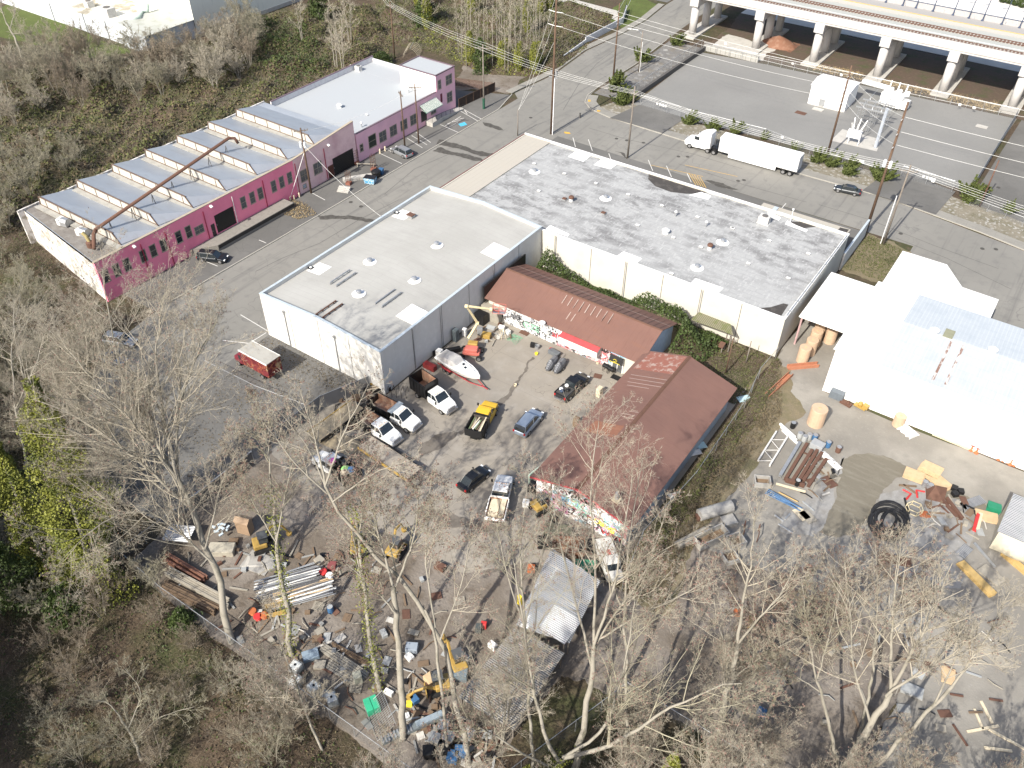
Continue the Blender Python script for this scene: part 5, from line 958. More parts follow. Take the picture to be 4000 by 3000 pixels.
 ('pale bare tree at the left edge below the pink factory corner',[(W3((130,1650,0),(90,1450,4),(60,1330,7)),.2,.14,0),(W3((60,1330,7),(50,1200,10),(90,1080,12)),.12,.03,1),(W3((60,1330,7),(140,1200,9),(210,1100,11)),.1,.03,1),(W3((90,1450,4),(200,1400,6),(320,1320,8)),.1,.03,1)],(18,7,6,3),dict(bud=0),twig_pale,0),
 ('leafless tree with grey trunk at the top left corner by the lawn',[(W3((85,225,0),(60,150,4),(25,90,7)),.35,.22,0),(W3((25,90,7),(0,20,10),(20,-30,13)),.16,.04,1),(W3((40,110,6),(60,40,9),(50,-20,12)),.14,.04,1),(W3((50,130,5),(100,130,6.5),(140,170,6)),.1,.03,1)],(12,6,5,2),dict(rmin=.02),twig_pale,0),
 ('small bare tree with twisted trunk before the pale factory annex',[(W3((375,275,0),(365,230,2),(340,190,4)),.2,.14,0),(W3((340,190,4),(300,150,6),(270,120,8)),.1,.03,1),(W3((345,200,4),(350,140,7),(370,110,9)),.1,.03,1),(W3((345,200,4),(400,170,6),(430,170,7)),.08,.03,1)],(14,6,6,2),dict(rmin=.02),twig_pale,0),
]
for i,(lb,stems,cnt,kw,tm,ivy)in enumerate(HT):
    if i and cnt[-1]>2:cnt=(int(cnt[0]*1.25),cnt[1],cnt[2],5)if i not in(12,13)else(8,5,5,3);kw=dict(kw,rmin=.0095)
    tr_,cr_,nb=skel(100+i,stems,cnt,**kw);b0=stems[0][0][0]
    t=tree_obj('bare_tree',lb,'tree',(float(b0[0]),float(b0[1]),0.),tr_,cr_,nb,None,tm if i%3!=1 else twig_grey)
    if ivy:
        rng=np.random.default_rng(i);v,f=cover(rng,stems[0][0],0,1500,.38,.06,.14);part_np('ivy',t,v,f,leaf_ivy)
# --- masters for the many lesser trees
def master(seed,H,n_stem,counts,r,tm,bm=bark,spread=.25,rmin=.02,up=.5,lf1=(.3,.5),t0=.25,bud=0.,ang=(28,60)):
    rng=np.random.default_rng(seed);st=[]
    for k in range(n_stem):
        a=k*2.4+rng.random();s=spread*H*rng.uniform(.5,1)*(0 if n_stem==1 else 1);o=.25*(n_stem>1)
        st.append(([np.array([math.cos(a)*o,math.sin(a)*o,0]),np.array([math.cos(a)*s*.4,math.sin(a)*s*.4,H*.45]),np.array([math.cos(a)*s+rng.normal()*.3,math.sin(a)*s+rng.normal()*.3,H])],r,r*.2,1))
    return skel(seed,st,counts,rmin=rmin,up=up,lf1=lf1,t0=t0,bud=bud,ang1=ang)
def place(masters,pts,name,cat,labels,group,sc=(.8,1.25),seed=1,protos=None):
    rs=random.Random(seed);out=[]
    for i,p in enumerate(pts):
        pr_=masters[i%len(masters)];s=rs.uniform(*sc)
        c=copy_tree(pr_,None,(p[0],p[1],0),rs.random()*6.28,labels(i,p)if callable(labels)else labels,(s,s,s*rs.uniform(.9,1.1)))
        c['group']=group;c.name=name;out.append(c)
    for pr_ in masters:
        for ch in list(pr_.children):bpy.data.objects.remove(ch)
        bpy.data.objects.remove(pr_)
    return out
def proto(name,cat,mk,bm=bark,tm=twig_pale):tr_,cr_,nb=mk;return tree_obj(name,'x',cat,(0,0,0),tr_,cr_,nb,bm,tm)
rs=random.Random(21)
def poisson(poly,dist,n,seed,avoid=lambda x,y:False):
    rs=random.Random(seed);xs=[p[0]for p in poly];ys=[p[1]for p in poly];out=[]
    for _ in range(n*30):
        if len(out)>=n:break
        x,y=rs.uniform(min(xs),max(xs)),rs.uniform(min(ys),max(ys))
        if inside(x,y,poly)and not avoid(x,y)and all((x-a)**2+(y-b)**2>dist*dist for a,b in out):out.append((x,y))
    return out
def inside(x,y,poly):
    r=False;j=len(poly)-1
    for i in range(len(poly)):
        if(poly[i][1]>y)!=(poly[j][1]>y)and x<(poly[j][0]-poly[i][0])*(y-poly[i][1])/(poly[j][1]-poly[i][1])+poly[i][0]:r=not r
        j=i
    return r
PX=lambda*L:[G(*p)[:2]for p in L]
WOOD_A=PX((0,330),(120,300),(260,290),(560,215),(740,200),(1040,60),(1350,10),(1480,60),(1530,170))+[(-132,136.5),(-132,106),(-133.8,105),(-133.8,54),(-150,50),(-175,60)]
WOOD_A0=PX((0,330),(240,270),(560,215),(740,200),(1000,110),(1010,300),(850,370),(560,400),(250,440),(0,520))
b_m=[proto('bare_thicket_tree','tree',master(300+k,6.5+k*.6,5,(9,7,6,2),.09,twig_grey,rmin=.022,lf1=(.4,.6),spread=.42),tm=[twig_grey,twig_pale,twig_brown,twig_grey][k])for k in range(4)]
place(b_m,poisson(WOOD_A0,4.4,70,5,lambda x,y:x<-178 and y>104),'bare_thicket_tree','tree','dense grey twiggy bare tree in the woods behind the saw-tooth factory','bare trees behind the saw-tooth factory',(.7,1.2),2)
b_m=[proto('bare_thicket_tree','tree',master(340+k,5.,5,(8,7,6,2),.07,twig_grey,rmin=.018,lf1=(.4,.6),spread=.42),tm=twig_grey)for k in range(2)]
place(b_m,poisson(PX((0,900),(60,1000),(230,1250),(420,1330),(560,1300),(600,1500),(420,1900),(0,2300)),4.2,26,9)+poisson(PX((0,640),(380,600),(230,740),(60,870),(0,1000)),4.2,16,11)+poisson(PX((0,2100),(350,1950),(800,2300),(400,2400),(0,2500)),4.,8,4),'bare_thicket_tree','tree','grey twiggy bare bush in the left woods below the pink factory','bare bushes in the left woods',(.6,1.1),3)
sap=[proto('slim_sapling','tree',master(400+k,17+k,1,(24,3,3),.11,twig_pale,rmin=.03,lf1=(.08,.16),t0=.35,up=.8),bark,twig_pale)for k in range(3)]
SAPX=[(1805,240),(1822,268),(1842,232),(1868,262),(1890,222),(1925,275),(1950,258),(1972,285),(1995,262),(2015,288),(2030,250),(2056,275),(2082,262),(2104,240),(2070,225),(2120,222),(2095,200),(1990,225),(1940,200),(1905,180),(1872,200),(2035,200),(2140,190),(1830,180),(1790,210),(2010,160),(1960,150),(1985,290),(2060,150),(2090,150)]
place(sap,[G(*q)[:2]for q in SAPX],'slim_sapling','tree','tall slim pale sapling on the ivy bank at the top centre','slim saplings on the ivy bank',(.75,1.1),4)
tall=[proto('bare_tree','tree',master(500+k,12+k*2.5,3+k%2,(17,9,7,5),.13,twig_pale,rmin=.0085,lf1=(.25,.42),spread=.2,up=.9,t0=.12,bud=.06),bark,twig_pale)for k in range(3)]
for o in place(tall,[(-9,31),(-3,34),(2.5,31),(8,39),(13,37),(17.5,43),(22,47),(-13,25),(-18,21),(-25.5,18.5),(6.5,25),(13,29),(10,45),(-5.5,43.5),(20.5,38),(-8,24),(3,36),(12,33),(17,47),(-1,40),(25,43),(9,29),(-11,36),(-21,29),(-38,19),(-91,33),(-85,27),(-98,41),(-78,25.5),(-70,24),(22,33),(6,41)],'bare_tree','tree','young many stemmed bare tree with fine pale twigs near the bottom edge','young bare trees along the bottom edge',(.65,.95),5):
    if o.location.x<-60:o['label']='young bare tree with fine pale twigs beside the shaded driveway';o['group']='young bare trees beside the driveway'
shr=[proto('bare_shrub','shrub',master(520+k,3.4+k*.6,7,(7,6,5,3),.04,twig_pale,rmin=.008,lf1=(.35,.6),spread=.5,up=.6,t0=.1),twig_pale,twig_grey if k==3 else twig_brown)for k in range(4)]
place(shr,poisson([(-63,0),(-66,20.5),(-22,20.5),(-15,24),(-13,10)],3.1,30,12)+poisson([(-110,20),(-66,0),(-66,26),(-84,28),(-98,40),(-108,46)],3.2,30,13)+poisson([(-13,24),(-8,39),(30,39),(26,20),(0,15)],2.8,34,14),'bare_shrub','shrub','low tangled bare shrub in the brush near the lower edge','tangled bare shrubs in the lower brush',(.6,1.2),6)
ivt=proto('ivy_tree','tree',master(450,10,1,(14,4,3),.2,twig_pale,rmin=.03),bark,twig_pale)
rng=np.random.default_rng(7);n=2600;t_=rng.random(n);rad=.35+1.0*np.sin(t_*PI)**.7;an=rng.random(n)*6.28;rr=rad*rng.uniform(.5,1.1,n)
v,f=cards(rng,np.stack([np.cos(an)*rr,np.sin(an)*rr,t_*8.5],1),.1,.22);part_np('ivy',ivt,v,f,leaf_ivy)
IV=[((1835,250),.9),((1960,275),.8),((1975,255),.75),((2025,285),.8),((2030,262),.7),((2085,280),.8),((2103,262),.7),((1640,50),1.1),((1670,120),1.0),((1840,60),1.0),((2145,50),.9),((2110,60),.8)]
for q,s in IV:c=copy_tree(ivt,None,(*G(*q)[:2],0),q[0]%6,'ivy wrapped tree among the saplings at the top centre',(s,s,s));c['group']='ivy wrapped trees on the bank'
def ivycol(label,base,top,w,n,m=leaf_ivy,seed=0,h=None,s=(.08,.17)):
    rng=np.random.default_rng(seed);b0=np.array(G(*base));
    t=T('ivy_clad_tree',label,'tree',tuple(b0));P=np.array(G(*top,h))if top else b0+np.array([0,0,h])
    tt=rng.random(n);rad=w*(.55+.45*np.sin(tt*PI*1.0+.3))*(1.1-.35*tt);lump=1+.25*np.sin(tt*17+seed)+.2*np.sin(tt*31);an=rng.random(n)*6.28;rr=rad*lump*(1+.25*np.sin(an*3+tt*9))*rng.uniform(.6,1.05,n)
    c=b0+(P-b0)*tt[:,None]+np.stack([np.cos(an)*rr,np.sin(an)*rr,rng.normal(size=n)*.1],1);v,f=cards(rng,c,*s);part_np('foliage',t,v,f,m)
    MB().tube([(0,0,0),tuple((P-b0)*1.02)],[.25,.06],7).build('trunk',bark,t);
    return t
ivycol('tallest yellow green ivy column in the left woods',(400,2330),(120,1490),2.9,26000,seed=1,h=23);ivycol('ivy clad trunk second from the left edge',(210,2280),(-20,1740),2.1,12000,seed=2,h=14);ivycol('low leafy ivy mass right of the tall ivy column',(330,2330),(260,2080),2.6,9000,seed=3,h=7)
ivycol('short ivy clad stump at the left edge',(90,2350),0,2.4,8000,leaf_green,seed=4,h=9);ivycol('dark green ivy shrub below the ivy columns',(280,2420),0,2.0,4500,leaf_green,seed=5,h=5);ivycol('ivy clump at the left edge beside the pale tree',(80,2000),0,2.6,8000,leaf_green,seed=6,h=9)
ivycol('green bush on the fence corner at the lower left',(720,2450),0,1.3,2500,leaf_green,seed=7,h=2.6);ivycol('thin ivy column at the bottom right by the fence',(2600,3080),0,.6,2500,seed=8,h=7);ivycol('ivy column at the bottom centre of the picture',(2160,3230),0,1.3,5000,seed=9,h=11,s=(.06,.13));ivycol('second ivy column left of the bottom centre one',(2050,3190),0,1.1,4500,seed=10,h=9,s=(.06,.13))
ivycol('conifer with dark drooping foliage at the top of the woods',(1665,110),0,2.6,4500,leaf_green,seed=11,h=9,s=(.15,.3));ivycol('round evergreen shrub behind the back parapet of the mauve wing',(1490,250),0,2.6,3000,leaf_green,seed=12,h=2.6,s=(.12,.25));ivycol('dark evergreen beside the crossbar pole',(1878,285),0,1.6,3500,leaf_green,seed=13,h=8,s=(.12,.22));ivycol('second dark conifer at the top of the woods',(1250,90),0,2.5,3500,leaf_green,seed=14,h=8,s=(.15,.3))
for i,(x,y,s)in enumerate([(-68,-7,1),(-78,0,1.1),(-90,5,1),(-60,-12,1),(-100,10,1),(-85,-9,1.2),(-74,-17,1.3),(-50,-14,1),(-112,8,1.2),(-97,-2,1.2),(-84,4,1.2),(-93,-8,1.4),(-104,2,1.3)]):
    c=copy_tree(ivt,None,(x,y,0),i*1.1,'ivy wrapped tree standing beyond the lower left edge',(4*s,4*s,1.9*s));c['group']='shade trees behind the viewpoint';c.name='shade_tree'
for i,q in enumerate([(1345,320,15),(1315,270,13),(1370,180,13),(1180,170,11)]):
    tr_,cr_,nb=master(470+i,q[2],2,(14,5,4),.16,twig_pale,rmin=.03,spread=.14,lf1=(.2,.35));p=np.array(G(q[0],q[1]));tree_obj('pale_birch',['tall pale forked tree just behind the mauve wing roof','second pale tree behind the mauve wing, left of the tallest','slim pale tree at the top above the mauve wing','pale tree in the brown scrub at the top centre left'][i],'tree',tuple(p),(tr_[0]+p,tr_[1]),(cr_[0]+p,cr_[1]))
# --- undergrowth (uncountable)
def hfield(x,y,s=1.):return(.5+.5*np.sin(x*.33*s+np.sin(y*.21*s)*2))*(.5+.5*np.sin(y*.41*s+np.cos(x*.19*s)*2))+.35*(.5+.5*np.sin(x*1.1*s+y*.7*s))
def thicket(name,label,poly,hmax,den,m,s0,s1,seed,canes=0,cm=twig_grey,cl=(1.,2.2),edge=2.,mound=True,h0=0.1):
    rng=np.random.default_rng(seed);P=np.array(poly);x0,y0=P.min(0);x1,y1=P.max(0)
    area=(x1-x0)*(y1-y0);n=int(area*den);x=rng.uniform(x0,x1,n);y=rng.uniform(y0,y1,n)
    def ins(x,y):
        r=np.zeros(len(x),bool);j=len(P)-1
        for i in range(len(P)):
            c=((P[i,1]>y)!=(P[j,1]>y))&(x<(P[j,0]-P[i,0])*(y-P[i,1])/(P[j,1]-P[i,1]+1e-12)+P[i,0]);r^=c;j=i
        return r
    def ed(x,y):
        d=np.full(len(x),1e9)
        for i in range(len(P)):
            a,b=P[i],P[(i+1)%len(P)];ab=b-a;t=np.clip(((x-a[0])*ab[0]+(y-a[1])*ab[1])/(ab@ab),0,1);d=np.minimum(d,np.hypot(x-a[0]-t*ab[0],y-a[1]-t*ab[1]))
        return np.clip(d/edge,0,1)
    k=ins(x,y);x,y=x[k],y[k];h=hfield(x,y)*hmax*ed(x,y)+h0
    k=rng.random(len(x))<.45+.55*np.clip(hfield(x*1.7+5,y*1.7),0,1);x,y,h=x[k],y[k],h[k]
    C=np.stack([x,y,h*rng.uniform(.75,1.08,len(x))+rng.normal(size=len(x))*.06],1);v,f=cards(rng,C,s0,s1)
    o=bpy.data.objects.new(name,np_mesh(name,v,f,m));COL.objects.link(o);tag(o,label,'undergrowth',None,'stuff')
    if mound:
        st=.9;gx,gy=np.meshgrid(np.arange(x0,x1,st),np.arange(y0,y1,st),indexing='ij');xx,yy=gx.ravel(),gy.ravel();inn=ins(xx,yy);zz=np.where(inn,hfield(xx,yy)*hmax*ed(xx,yy)*.85+.05+rng.random(len(xx))*.12,-.2)
        a,b=gx.shape;I=np.arange(a*b).reshape(a,b);F=np.stack([I[:-1,:-1],I[1:,:-1],I[1:,1:],I[:-1,1:]],-1).reshape(-1,4);F=F[inn[F].any(1)]
        me=np_mesh('undergrowth_ground',np.stack([xx,yy,zz],1),F,leaf_floor);og=bpy.data.objects.new('undergrowth_ground',me);COL.objects.link(og);og['kind']='structure'
    if canes:
        n=int(area*canes);x=rng.uniform(x0,x1,n);y=rng.uniform(y0,y1,n);k=ins(x,y);x,y=x[k],y[k];n=len(x)
        a=rng.random(n)*6.28;L=rng.uniform(*cl,n);el=rng.uniform(.4,1.3,n);z=hfield(x,y)*hmax*ed(x,y)*.8
        dx,dy,dz=np.cos(a)*np.cos(el),np.sin(a)*np.cos(el),np.sin(el);Q=np.zeros((n,4,3))
        for q in range(4):
            t=q/3;Q[:,q,0]=x+dx*L*t;Q[:,q,1]=y+dy*L*t;Q[:,q,2]=z+dz*L*t-L*.35*t*t+.05
        Q+=rng.normal(size=Q.shape)*.04;v,f=tubes(Q,np.full((n,4),.5)*np.linspace(.04,.018,4)*(1 if y0>100 else.6),3)
        oc=bpy.data.objects.new('bare_canes',np_mesh('bare_canes',v,f,cm));COL.objects.link(oc);tag(oc,'bare canes and fine twigs tangled in the '+label,'undergrowth',None,'stuff')
    return o
thicket('bramble_thicket','brown bramble slope behind the saw-tooth factory',WOOD_A,2.2,7,leaf_brown,.18,.4,1,2.2,twig_grey,(1.5,3.2))
thicket('ivy_undergrowth','dull green undergrowth behind the saw-tooth factory',WOOD_A,2.4,8,leaf_olive,.15,.38,2,mound=False)
thicket('green_scrub','bright green laurel scrub behind the mauve wing',PX((960,110),(1130,60),(1230,130),(1330,260),(1230,330),(1080,370),(980,260)),2.8,12,leaf_green,.16,.36,3,mound=False)
C_P=PX((1480,60),(1530,170),(1700,210),(1900,290),(2060,300),(2180,270),(2290,190),(2330,130),(2400,60),(2270,20),(2000,-30),(1450,-20))
thicket('ivy_bank','green ivy covered bank at the top centre',C_P,1.8,9,leaf_olive,.16,.36,4,1.8,twig_grey,(1.5,3.))
thicket('ivy_bank','yellow green ivy patches on the bank under the saplings',PX((1560,150),(1720,120),(1900,180),(2120,200),(2150,280),(2060,300),(1880,288),(1700,205)),1.9,9,leaf_ivy,.14,.32,5,mound=False)
thicket('bramble_thicket','brown scrub slope at the road bend near the top',PX((2180,270),(2290,190),(2330,130),(2400,60),(2270,40),(2150,120),(2100,230)),1.4,12,leaf_brown,.14,.32,6,mound=False)
B_P=[(-160,-10),(-160,62),(-133.6,54),(-110,49.5),(-101.5,50),(-99.3,41.5),(-91,33.5),(-83,28.5),(-74,26.8),(-66.8,27.5),(-66.6,21.4),(-66.6,21.3),(-20.5,21.6),(-16,25),(-13,-10)]
thicket('bramble_thicket','dark brown bramble and ivy ground in the lower left woods',B_P,1.3,24,leaf_brown,.06,.16,7,7,twig_brown,(.5,1.5),edge=3)
thicket('ivy_undergrowth','dark green ivy in the lower left woods',B_P,1.35,14,leaf_green,.07,.17,8,mound=False,edge=3)
thicket('bramble_thicket','reddish brown brush below the bottom right fence',[(-19,23),(-13.5,39.5),(40,39.5),(60,60),(60,0),(-15,0)],1.2,22,leaf_brown,.06,.16,9,7,twig_brown,(.7,1.8))
thicket('bramble_thicket','dense ivy mass along the foot of the cream building wall',[(-60,91.8),(-34.5,91.8),(-34,88.2),(-29,88.5),(-28,94.8),(-60,95.9)],3.0,110,leaf_green,.1,.24,10,mound=False,edge=.9,h0=.9)
thicket('ivy_undergrowth','low green ground cover in the overgrown strip behind the workshop',[(-34,84),(-22,84),(-21.8,95.9),(-34,95.9)],.9,55,leaf_olive,.07,.18,11,8,twig_brown,(.5,1.4))
thicket('hedge_strip','overgrown brambles along the fence right of the workshop',[(-21.6,50),(-18.3,50),(-18.6,70),(-18.2,88),(-20.4,96),(-21.3,96)],1.5,60,leaf_olive,.07,.18,12,14,twig_brown,(.5,1.3),edge=.8)
thicket('weed_patch','yellow weeds and grass growing at the end of the loading dock',PX((1080,800),(1150,780),(1200,800),(1240,840),(1160,860),(1110,840)),.5,60,straw,.06,.16,13,8,straw,(.4,1),mound=False,edge=.8)
thicket('dry_reeds','dry straw coloured reeds beside the viaduct footings',[(-54,201.8),(-43,201.8),(-43,204.8),(-54,204.8)],1.2,40,straw,.12,.3,14,9,straw,(.8,1.6),mound=False,edge=.8)
thicket('dry_reeds','dry reeds between the right viaduct footings',[(-39,201.8),(-28,201.8),(-28,204.8),(-39,204.8)],1.2,30,straw,.12,.3,15,7,straw,(.8,1.6),mound=False,edge=.8)
thicket('dry_reeds','tall dry reeds beside the rightmost footing',[(-24,201.8),(-13.8,201.8),(-13.8,205.2),(-24,205.2)],1.5,50,straw,.12,.3,16,14,straw,(.8,1.8),mound=False,edge=.8)
thicket('grass','rough tufts of grass on the verge by the street poles',[(-21,124),(-15,123.8),(-9,127),(-13.8,135),(-21,136.6)],.15,50,leaf_olive,.06,.14,17,mound=False,edge=1)
thicket('leaf_litter','fallen leaves and twigs over the shaded driveway',[(-83,29),(-66,29),(-66,57),(-80,58),(-82,45)],.04,14,leaf_brown,.05,.13,19,1.5,twig_brown,(.3,.9),mound=False,edge=1)
thicket('leaf_litter','brown leaf litter and weeds at the foot of the warehouse gable',[(-83,55.5),(-61.5,55.5),(-61.5,58.8),(-83,58.8)],.1,30,leaf_brown,.05,.12,18,mound=False,edge=1)
thicket('hedge_strip','brown bramble stems along the fence right of the workshop',[(-21.6,50),(-15.8,50),(-16.8,70),(-16.2,86),(-20.4,96),(-21.3,96)],.9,60,leaf_brown,.06,.16,22,8,twig_brown,(.5,1.3),edge=.8,mound=False)
def juniper(label,base,s,seed):
    s*=1.35
    rng=np.random.default_rng(seed);C=[]
    for k in range(26):
        a=rng.random()*6.28;el=rng.uniform(.25,1.35);L=rng.uniform(1.1,2.1)*s;m_=int(70*s);t=rng.random(m_)**.8
        d=np.array([math.cos(a)*math.cos(el),math.sin(a)*math.cos(el),math.sin(el)]);C.append(d*(t*L)[:,None]+rng.normal(size=(m_,3))*(.2*s*(1.1-t))[:,None]+np.array([.25,.1,.35*(1)])*(t*t*L)[:,None]*.5)
    C=np.concatenate(C);C[:,2]=np.abs(C[:,2])+.05;v,f=cards(rng,C,.07*s,.16*s);x,y,_=G(*base);t=T('juniper_bush',label,'bush',(x,y,0),0,'juniper bushes along the substation')
    o=bpy.data.objects.new('foliage',np_mesh('foliage',v,f,juniper_m));COL.objects.link(o);o.parent=t
    b=MB()
    for k in range(4):b.tube([(0,0,0),(.3*math.cos(k*1.6),.3*math.sin(k*1.6),.7*s)],[.06,.03],5)
    b.build('stem',wood_pole,t)
for i,(q,s,lb)in enumerate([((2640,178),1.1,'juniper bush highest up the rocky bank'),((2502,240),1.25,'juniper bush beside the curved lamp pole'),((2400,355),1.5,'spiky juniper bush behind the corner pole'),((2428,408),1.35,'rounded juniper bush in front of the corner pole'),((2685,485),1.0,'juniper bush right of the dark gate driveway'),((2780,508),.95,'juniper bush behind the truck nose'),
    ((2868,522),1.0,'juniper bush behind the truck cab'),((2985,545),.7,'small juniper bush behind the front of the trailer'),((3105,590),.7,'small juniper bush behind the middle of the trailer'),((3195,632),1.1,'juniper bush just behind the trailer tail'),((3245,648),1.05,'juniper bush at the foot of the bush pole'),((3305,678),1.15,'juniper bush right of the bush pole'),((3440,705),1.35,'juniper bush behind the transformer pole'),((3780,785),1.5,'large juniper bush at the right end of the substation fence'),((3940,832),.8,'small juniper bush near the right edge')]):juniper(lb,q,s,i)
for i,q in enumerate([(3915,10),(3940,15),(3965,22),(3990,30)]):
    rng=np.random.default_rng(i);n=700;d=rng.normal(size=(n,3));d/=np.linalg.norm(d,axis=1)[:,None];v,f=cards(rng,d*rng.uniform(.8,1.2,n)[:,None]*np.array([1,1,.9])+np.array([0,0,1.1]),.12,.25)
    x,y,_=G(*q);t=T('round_shrub','clipped round shrub in the row at the top right corner','shrub',(x,y,0),0,'clipped shrubs at the top right');o=bpy.data.objects.new('foliage',np_mesh('foliage',v,f,leaf_green));COL.objects.link(o);o.parent=t
# ------------------------------------------------------------------ vehicles
def seat_(a,b):
    A,B=np.array(G(*a)),np.array(G(*b));c=(A+B)/2;return(float(c[0]),float(c[1]),0.),math.atan2(B[1]-A[1],B[0]-A[0])
def wheel(par,x,y,r=.36,w_=.25,m=chrome):
    o=MB().lathe([(r*.62,-w_/2),(r*.97,-w_/2),(r,-w_/2+.04),(r,w_/2-.04),(r*.97,w_/2),(r*.62,w_/2)],k=18)
    o.v=[v[:,[0,2,1]]*np.array([1,1,1])+np.array([0,0,0])for v in o.v]
    t=bpy.data.objects.new('wheel',o.mesh('wheel',rubber,False));COL.objects.link(t);t.parent=par;t.location=(x,y,r)
    q=MB().lathe([(r*.6,-w_/2-.012),(r*.6,w_/2+.012)],k=14);q.v=[v[:,[0,2,1]]for v in q.v];k_=q.build('rim',m,t)
    return t
def ring8(x,w_,z0,z1,tuck=.08):
    return[(x,-w_+tuck,z0),(x,-w_,z0+(z1-z0)*.35),(x,-w_,z0+(z1-z0)*.8),(x,-w_+.07,z1),(x,w_-.07,z1),(x,w_,z0+(z1-z0)*.8),(x,w_,z0+(z1-z0)*.35),(x,w_-tuck,z0)]
lamp_w,lamp_r,lamp_o=plain('headlight_lens',(.75,.77,.78),.15,var=.05),plain('taillight_lens',(.4,.02,.02),.3),plain('amber_lens',(.8,.3,.03),.4)
def car(name,label,a,b,L,W,H,paint,kind='suv',cat='car',wheelm=chrome):
    loc,rz=seat_(a,b);t=T(name,label,cat,loc,rz);h=L/2;w_=W/2;g=.24;bz=H*.58 if kind!='sedan' else H*.62
    st=[(-h,.86,g+.15,bz-.12),(-h+.12,.96,g,bz-.02),(-h+.9,1,g-.02,bz+.02),(0,1,g-.02,bz),(h*.42,1,g-.02,bz-.02),(h*.75,.97,g,bz-.1),(h-.25,.9,g,bz-.2),(h,.72,g+.1,bz-.38)]
    MB().loft([ring8(x,w_*f,z0,z1)for x,f,z0,z1 in st]).build('body',paint,t,smooth=False,bevel=.03)
    if kind=='suv':cs=[(-h+.08,.8,.72),(-h+.42,.83,1.),(-.2,.84,1.),(h*.2,.83,.97),(h*.5,.80,0)]
    elif kind=='sedan':cs=[(-h+.55,.8,0),(-h+1.35,.74,.97),(-.3,.75,1),(h*.12,.76,.95),(h*.46,.80,0)]
    else:cs=[(-.65,.83,.3),(-.5,.82,.97),(0,.82,1.),(h*.2,.82,.97),(h*.48,.82,0)]
    def rg(x,f,q,gr=0):z1=bz-.03+(H-bz+.03)*q;wt=w_*f*(1-.12*q);return[(x,-w_*f-gr,bz-.04),(x,-wt-gr,z1+gr),(x,wt+gr,z1+gr),(x,w_*f+gr,bz-.04)]
    MB().loft([rg(*c)for c in cs]).build('windows',dark_gl,t)
    top_=[c for c in cs if c[2]>.9];b_=MB();b_.loft([[(x,-w_*f*.88,bz+(H-bz)*q-.01),(x,-w_*f*.8,bz+(H-bz)*q+.05),(x,w_*f*.8,bz+(H-bz)*q+.05),(x,w_*f*.88,bz+(H-bz)*q-.01)]for x,f,q in top_]);b_.build('roof',paint,t,bevel=.02)
    for s in(-1,1):
        pb=MB()
        for i,c in enumerate(cs):
            if i in(0,len(cs)-1):continue
            x,f,q=c;x2=x+(cs[i-1][0]-x)*(1 if i==1 else 0)if i==1 else(x+(cs[i+1][0]-x)if i==len(cs)-2 else x);pb.tube([(x,s*w_*f*.885,bz+(H-bz)*q),(x2,s*w_*f*1.0,bz-.02)],.045,5)
        pb.build('pillars',paint,t)
        for x in(-h*.62,h*.63):wheel(t,x,s*(w_-.11),.36 if kind=='sedan' else.4,.24,wheelm)
        MB().cbox((h-.16,s*w_*.68,bz-.27),(.22,.34,.13)).build('headlight',lamp_w,t);MB().cbox((-h+.03,s*w_*.78,bz-.16),(.12,.22,.26)).build('taillight',lamp_r,t)
        MB().cbox((h*.42,s*(w_+.09),bz+.05),(.14,.2,.14)).build('mirror',paint,t)
        if kind=='suv':MB().tube([(-h+.6,s*w_*.66,H+.09),(h*.12,s*w_*.66,H+.07)],.025,5).build('roof_rail',black_p,t)
    MB().cbox((h-.03,0,bz-.45),(.1,W*.6,.2)).build('grille',black_p,t)
    if kind=='pickup':
        b_=MB();x0,x1=-h+.1,-.7;b_.box(x0,x1,-w_+.02,-w_+.12,bz-.1,bz+.12);b_.box(x0,x1,w_-.12,w_-.02,bz-.1,bz+.12);b_.box(x0-.02,x0+.08,-w_+.13,w_-.13,bz-.1,bz+.12);b_.build('bed_rail',paint,t)
        MB().box(x0+.12,x1-.02,-w_+.16,w_-.16,bz+.0,bz+.035).build('bed_floor',plain('grimy_bed',(.06,.058,.055)),t)
        MB().box(-h-.2,-h+.05,-w_*.8,w_*.8,.45,.6).build('bumper',chrome,t)
    return t
P_=lambda n,c,m=.55,r=.3:mat(n,c,(('noise',3,tuple(x*.8 for x in c),.5,.8,.4),),r,m,spec=.6)
car('sport_utility_car','silver estate car parked beside the mauve wing',(1607,622),(1532,585),4.9,1.92,1.62,P_('silver_paint',(.38,.4,.42)))
car('sport_utility_car','dark grey estate car parked by the pink factory dock',(785,1012),(885,1022),4.8,1.85,1.62,P_('charcoal_paint',(.03,.035,.042)))
car('saloon_car','dark grey saloon driving on the street beside the substation',(3352,762),(3262,742),4.7,1.82,1.42,P_('dark_grey_paint',(.06,.065,.07)),'sedan')
car('sport_utility_car','silver blue sport utility parked in the middle of the yard',(2030,1705),(2100,1622),5.0,2.0,1.75,P_('silver_blue_paint',(.36,.42,.5)))
pk_=car('pickup_truck','black pickup truck with loaded bed near the workshop',(2185,1570),(2283,1480),5.9,2.03,1.9,P_('gloss_black_paint',(.012,.012,.013),0,.2),'pickup','pickup truck')
car('hatchback_car','black car half hidden by branches beside the white flatbed',(1812,1915),(1890,1850),4.5,1.8,1.5,P_('gloss_black_paint',(.012,.012,.013)),'sedan')
car('sport_utility_car','silver car under the huge bare tree by the pink factory',(430,1335),(520,1350),4.8,1.85,1.6,MATS['silver_paint']);car('saloon_car','blue car under the huge bare tree below the silver car',(400,1400),(480,1425),4.6,1.8,1.45,P_('dusty_blue_paint',(.12,.19,.3)),'sedan')
